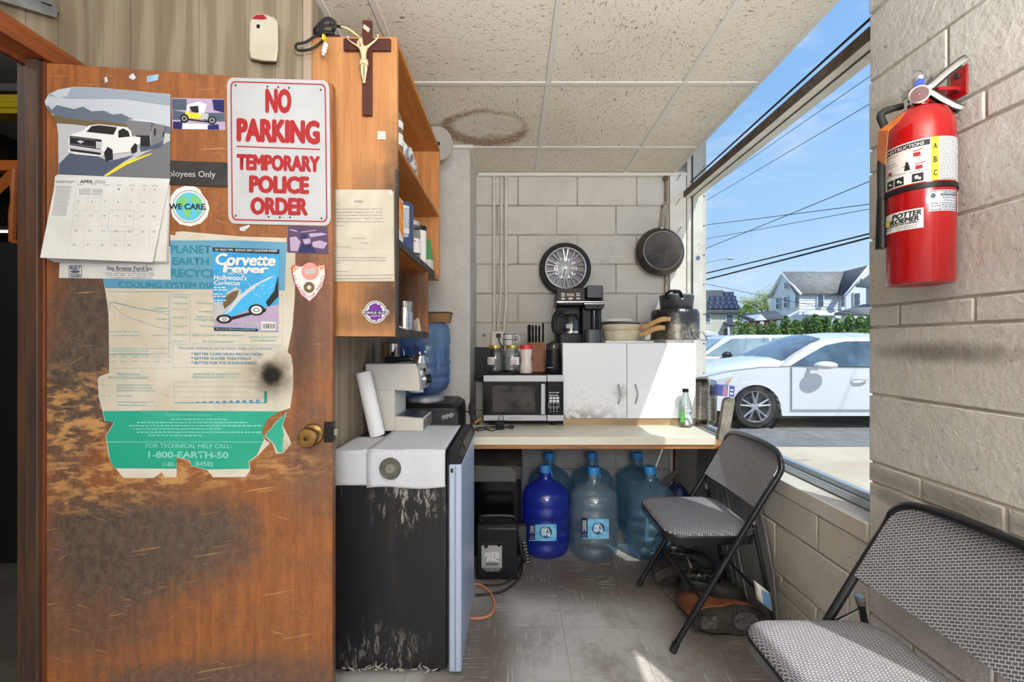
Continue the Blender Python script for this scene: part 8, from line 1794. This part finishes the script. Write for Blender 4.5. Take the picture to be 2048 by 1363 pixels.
# ================================================================== FIRE EXTINGUISHER
ex = Vector((1.026, 1.112, 1.372)); er = .0675
t = thing('fire_extinguisher', 'red fire extinguisher hanging on the right block wall', 'fire extinguisher', ex)
MB().lathe([(.045, .006), (er*.93, .0), (er, .006), (er, .375), (er*.97, .400), (er*.80, .426), (er*.5, .441), (.022, .447), (.001, .447)], ex, 56).lathe([(.001, .012), (.045, .006)], ex, 40, cap=False).build('cylinder', MAT['red'], t, ang=50)
ES = cyl_surf(ex.x, ex.y, er)
def exq(px, py): return ES(px, py, 0)
def e5(x, y): return (1720+x/2.524, 80+y/2.524)
# band and labels follow level rings round the cylinder
def zring(pyc, pxc=1843): return ES(pxc, pyc).z
def wrap(mb, a0, a1, z0, z1, o, n=16): mb.grid(lambda u_, v_: (ex.x+(er+o)*math.cos(a0+(a1-a0)*u_), ex.y+(er+o)*math.sin(a0+(a1-a0)*u_), z0+(z1-z0)*v_), n, 1)
def ang(px, py): p = ES(px, py); a = math.atan2(p.y-ex.y, p.x-ex.x); return a-2*PI if a > 1.2 else a
zb0, zb1 = ES(1843, 377).z, ES(1843, 366).z
MB().lathe([(er+.001, zb0-ex.z), (er+.003, zb0-ex.z+.001), (er+.003, zb1-ex.z-.001), (er+.001, zb1-ex.z)], ex, 48, cap=False).build('strap', MAT['black'], t)
aL, aR = ang(1771, 330), ang(1916, 300)
def aw(px): return ang(px, 330)
zt, zb = ES(1880, 272).z, ES(1880, 359).z
m = FMB(); wrap(m, aL, aw(1916), zb, zt, .0008, 24); lb = m.build('instruction_label', mat('label_white', (228, 228, 226), .35), t)
class RS:  # cylinder label space: pixel x gives the angle, v in metres of height
    pass
def ZS(px, zz_, off=0.0): a = ang(px, 330); return Vector((ex.x+(er+off)*math.cos(a), ex.y+(er+off)*math.sin(a), zz_))
def zsurf(zref, k): return lambda x, y, o: ZS(x, zref-(y)*k, o)
# treat label px of the crop column at x=1880 as heights
k_ = (zt-zb)/87.0
LSf = lambda x, y, o=0.0: ZS(x, zt-(y-272)*k_, o)
m = FMB(); m.prect(LSf, 1862, 272, 1877, 359, .0013, 0, 3); m.build('yellow_band', MAT['ink_yellow'], lb)
m = FMB(); m.prect(LSf, 1772, 275, 1860, 286, .0013, 0, 12)
for ch, y in (('A', 290), ('B', 317), ('C', 344)): m.ptext(LSf, ch, 1866.5, 1873.5, y+6, y-5, .0018, bold=.02)
for x, w in ((1776, 12), (1790, 18), (1824, 23)): m.prect(LSf, x, 340, x+w, 357, .0013, 0, 4)
m.pcirc(LSf, 1814, 315, 3, .0014); m.ppoly(LSf, [(1810, 318), (1818, 317), (1821, 330), (1809, 330)], .0014); m.pline(LSf, (1782, 330), (1808, 320), 1.0, .0014)
m.build('label_black_print', MAT['ink_black'], lb)
m = FMB(); m.ptext(LSf, 'INSTRUCTIONS', 1774, 1848, 284.5, 278, .0018, bold=.012); 
for x, w in ((1777, 10), (1792, 14), (1826, 18)): m.pcirc(LSf, x+w*.4, 348, w*.22, .0018, n=10); m.pcirc(LSf, x+w*.75, 351, w*.16, .0018, n=10)
m.build('label_white_print', MAT['ink_white'], lb)
m = FMB()
for k in range(24): m.pbars(LSf, 1879, 1914, 274+3.5*k, 1.3, .0014, 0, 900+k)
for k, (x0, x1, y) in enumerate(((1775, 1800, 291), (1775, 1792, 306), (1775, 1796, 312), (1775, 1790, 326), (1775, 1796, 331), (1797, 1812, 333), (1818, 1856, 335), (1832, 1846, 305), (1880, 1912, 357))): m.pbars(LSf, x0, x1, y, 1.4, .0014, 0, 950+k)
m.pcurve(LSf, [(1772, 337), (1860, 337)], .5, .0014); m.build('label_grey_print', MAT['ink_gray'], lb)
m = FMB()
for x, y in ((1834, 298), (1838, 325)): m.prect(LSf, x-7, y-1, x+7, y+7, .0014, 0, 3); m.pline(LSf, (x-8, y-4), (x+12, y-6), 2, .0014)
m.prect(LSf, 1778, 322, 1784, 329, .0014); m.build('label_red_print', MAT['ink_red'], lb)
z2t, z2b = ES(1885, 378).z, ES(1885, 421).z; k2 = (z2t-z2b)/43.0; S3 = lambda x, y, o=0.0: ZS(x, z2t-(y-378)*k2, o)
m = FMB(); m.prect(S3, 1857, 379, 1915, 421, .0008, 0, 10); l2 = m.build('service_tag', mat('tag_grey', (196, 200, 204), .35), t)
m = FMB(); m.ptext(S3, 'SEABOARD', 1880, 1911, 391, 386.5, .0014, bold=.02); m.ptext(S3, '(732) 462-2600', 1886, 1912, 402, 398.5, .0014); m.ptext(S3, '{', 1878, 1881, 415, 405, .0014); m.pcirc(S3, 1866, 390, 5, .0014)
for k, (x0, x1, y) in enumerate(((1860, 1913, 380.5), (1885, 1910, 383.5), (1884, 1910, 394), (1862, 1876, 405), (1883, 1913, 405), (1883, 1913, 409), (1883, 1913, 413), (1862, 1877, 410), (1860, 1913, 417.5))): m.pbars(S3, x0, x1, y, 1.5, .0014, 0, 980+k)
m.build('tag_print', MAT['ink_slate'], l2)
z3t, z3b = ES(1810, 420).z, ES(1810, 460).z; k3_ = (z3t-z3b)/40.0; S4 = lambda x, y, o=0.0: ZS(x, z3t-(y-420)*k3_, o)
m = FMB(); m.prect(S4, 1770, 421, 1847, 460, .0008, 0, 14); l3 = m.build('maker_label', bpy.data.materials['label_white'], t)
m = FMB(); m.ptext(S4, 'POTTER', 1785, 1843, 434, 424.5, .0014, bold=.03, it=.2); m.ptext(S4, 'ROEMER', 1781, 1838, 444.5, 435.5, .0014, bold=.03, it=.2); m.ptext(S4, 'FIRE PROTECTION EQUIPMENT', 1772, 1836, 449, 445.8, .0014, bold=.015, it=.1); m.pbars(S4, 1773, 1783, 452, 1.4, .0014, 0, 5); m.ptext(S4, 'CHICAGO AREA 800-447-9473', 1792, 1834, 454, 451.5, .0014); m.ptext(S4, 'ATLANTA AREA 800-762-5540', 1792, 1834, 458, 455.5, .0014); m.build('maker_lettering', MAT['ink_black'], l3)
m = FMB(); m.ppoly(S4, [(1773, 432), (1783, 430), (1780, 444), (1772, 444)], .0012); m.build('yellow_logo', MAT['ink_yellow'], l3)
# valve, gauge, levers
vz = ex.z+.447
MB().lathe([(.022, 0), (.022, .012), (.018, .014), (.018, .022), (.022, .024), (.022, .034), (.014, .04), (.014, .075), (.001, .076)], (ex.x, ex.y, vz), 24).build('valve_neck', MAT['chrome'], t)
MB().lathe([(.0235, .002), (.0235, .010)], (ex.x, ex.y, vz), 24, cap=False).build('red_collar', MAT['red'], t)
g0 = Vector((ex.x-.016, ex.y-.012, vz+.018)); gd = Vector((-.55, -.8, -.12)).normalized(); Mg = gd.to_track_quat('Z', 'Y').to_matrix().to_4x4()
gb_ = MB().lathe([(.019, 0), (.019, .018), (.021, .02), (.021, .026), (.018, .027)], g0, 28, Mg).build('gauge', MAT['chrome'], t); MB().lathe([(.0178, .0272), (.001, .0276)], g0, 24, Mg, cap=False).build('gauge_face', mat('gauge_face', (96, 52, 48), .3), gb_)
top = Vector((ex.x, ex.y, vz+.06))
def ep(px, py, d): return P(px, py, d)
def lever(pts, w, h, nm):
    m_ = MB(); lo = []
    for i, p in enumerate(pts):
        a = pts[max(i-1, 0)]; b = pts[min(i+1, len(pts)-1)]; tn = (b-a).normalized(); sd_ = tn.cross(Vector((0, 0, 1))).normalized(); up_ = sd_.cross(tn)
        lo.append([p+sd_*w*x+up_*h*y for x, y in ((-1, -1), (-1, .4), (-.6, 1), (.6, 1), (1, .4), (1, -1), (.7, -1), (.7, 0), (-.7, 0), (-.7, -1))])
    m_.loft(lo); return m_.build(nm, bpy.data.materials.get('lever_steel') or mat('lever_steel', (126, 126, 128), .28, 1.0), t, bevel=.001)
lever([ep(1848, 182, 1.10), ep(1862, 172, 1.095), ep(1890, 148, 1.08), ep(1918, 126, 1.065), ep(1931, 118, 1.06)], .011, .010, 'upper_lever')
lever([ep(1838, 176, 1.105), ep(1862, 186, 1.095), ep(1885, 200, 1.08), ep(1908, 214, 1.07), ep(1924, 219, 1.065)], .011, .008, 'lower_handle')
m = MB(); rc_ = ep(1834, 166, 1.10); m.tube([rc_+Vector((.023*math.cos(a), -.004*math.sin(a), .029*math.sin(a))) for a in [2*PI*i/24 for i in range(24)]], .0017, 7, closed=True); rc2 = ep(1838, 180, 1.10); m.tube([rc2+Vector((.02*math.cos(a), .01*math.sin(a), .012*math.sin(a))) for a in [2*PI*i/20 for i in range(20)]], .0012, 6, closed=True); m.build('pull_pin_ring', MAT['steel'], t)
m = MB(); q = [ep(x, y, 1.09) for x, y in ((1828, 172), (1838, 156), (1850, 158), (1847, 172))]; m.loft([q, [p+Vector((0, .003, 0)) for p in q]]); m.tube([ep(1845, 172, 1.09), ep(1860, 176, 1.09), ep(1868, 180, 1.09)], .0015, 5); m.build('blue_seal', mat('seal_blue', (60, 84, 190), .4), t)
m = MB(); m.loft([[(ex.x-.02, ex.y-.015, vz+.03), (ex.x-.02, ex.y+.03, vz+.03), (ex.x+.02, ex.y+.03, vz+.06), (ex.x+.02, ex.y-.015, vz+.06)], [(ex.x-.02, ex.y-.015, vz+.05), (ex.x-.02, ex.y+.03, vz+.05), (ex.x+.02, ex.y+.03, vz+.078), (ex.x+.02, ex.y-.015, vz+.078)]]); m.build('valve_body', MAT['chrome'], t, bevel=.003)
m = MB(); m.tube([(ex.x-.015, ex.y+.03, vz+.02), (ex.x-.055, ex.y+.05, vz+.01), ep(1770, 262, 1.16), ep(1763, 330, 1.15), ep(1764, 420, 1.15)], [.008, .009, .009, .0095, .0095], 10, smooth=5); m.build('hose', MAT['rubber'], t); MB().tube([ep(1764, 395, 1.15), ep(1764, 410, 1.15), ep(1763, 497, 1.15)], [.0105, .0115, .0135], 12).build('nozzle', MAT['black'], t)
m = MB(); m.box(ex.x+.02, RX, ex.y-.03, ex.y+.03, vz+.028, vz+.036); m.build('hanger_arm', MAT['red'], t); 
q = [(ep(x, y, 1.085).y, ep(x, y, 1.085).z) for x, y in ()]
m = MB(); m.box(RX-.006, RX-.0005, ex.y-.045, ex.y-.003, vz+.01, vz+.085); br_ = m.build('wall_bracket', MAT['red'], t, bevel=.003)
for z in (.03, .065): MB().cyl((RX-.006, ex.y-.024, vz+z), (RX-.012, ex.y-.024, vz+z), .006, 10).build('screw', MAT['edge_dark'], br_)
m = FMB(); q = [(1762, 250), (1790, 232), (1812, 221), (1800, 240), (1776, 262), (1772, 300), (1770, 330), (1754, 320)]
tg = [ES(*(1772, 330))]
m = MB(); pts = [ep(1757, 262, 1.12), ep(1812, 222, 1.06), ep(1800, 240, 1.04), ep(1777, 262, 1.05)]; pts2 = [ep(1757, 262, 1.12), ep(1777, 262, 1.05), ep(1771, 330, 1.055), ep(1754, 318, 1.12)]
m.loft([pts, [p+Vector((0, 0, .001)) for p in pts]]); m.loft([pts2, [p+Vector((-.001, 0, 0)) for p in pts2]]); ot = m.build('inspection_tag', mat('tag_orange', (240, 140, 40), .5, c2=(226, 120, 30), ns=30, st=(1, 1, 3)), t)
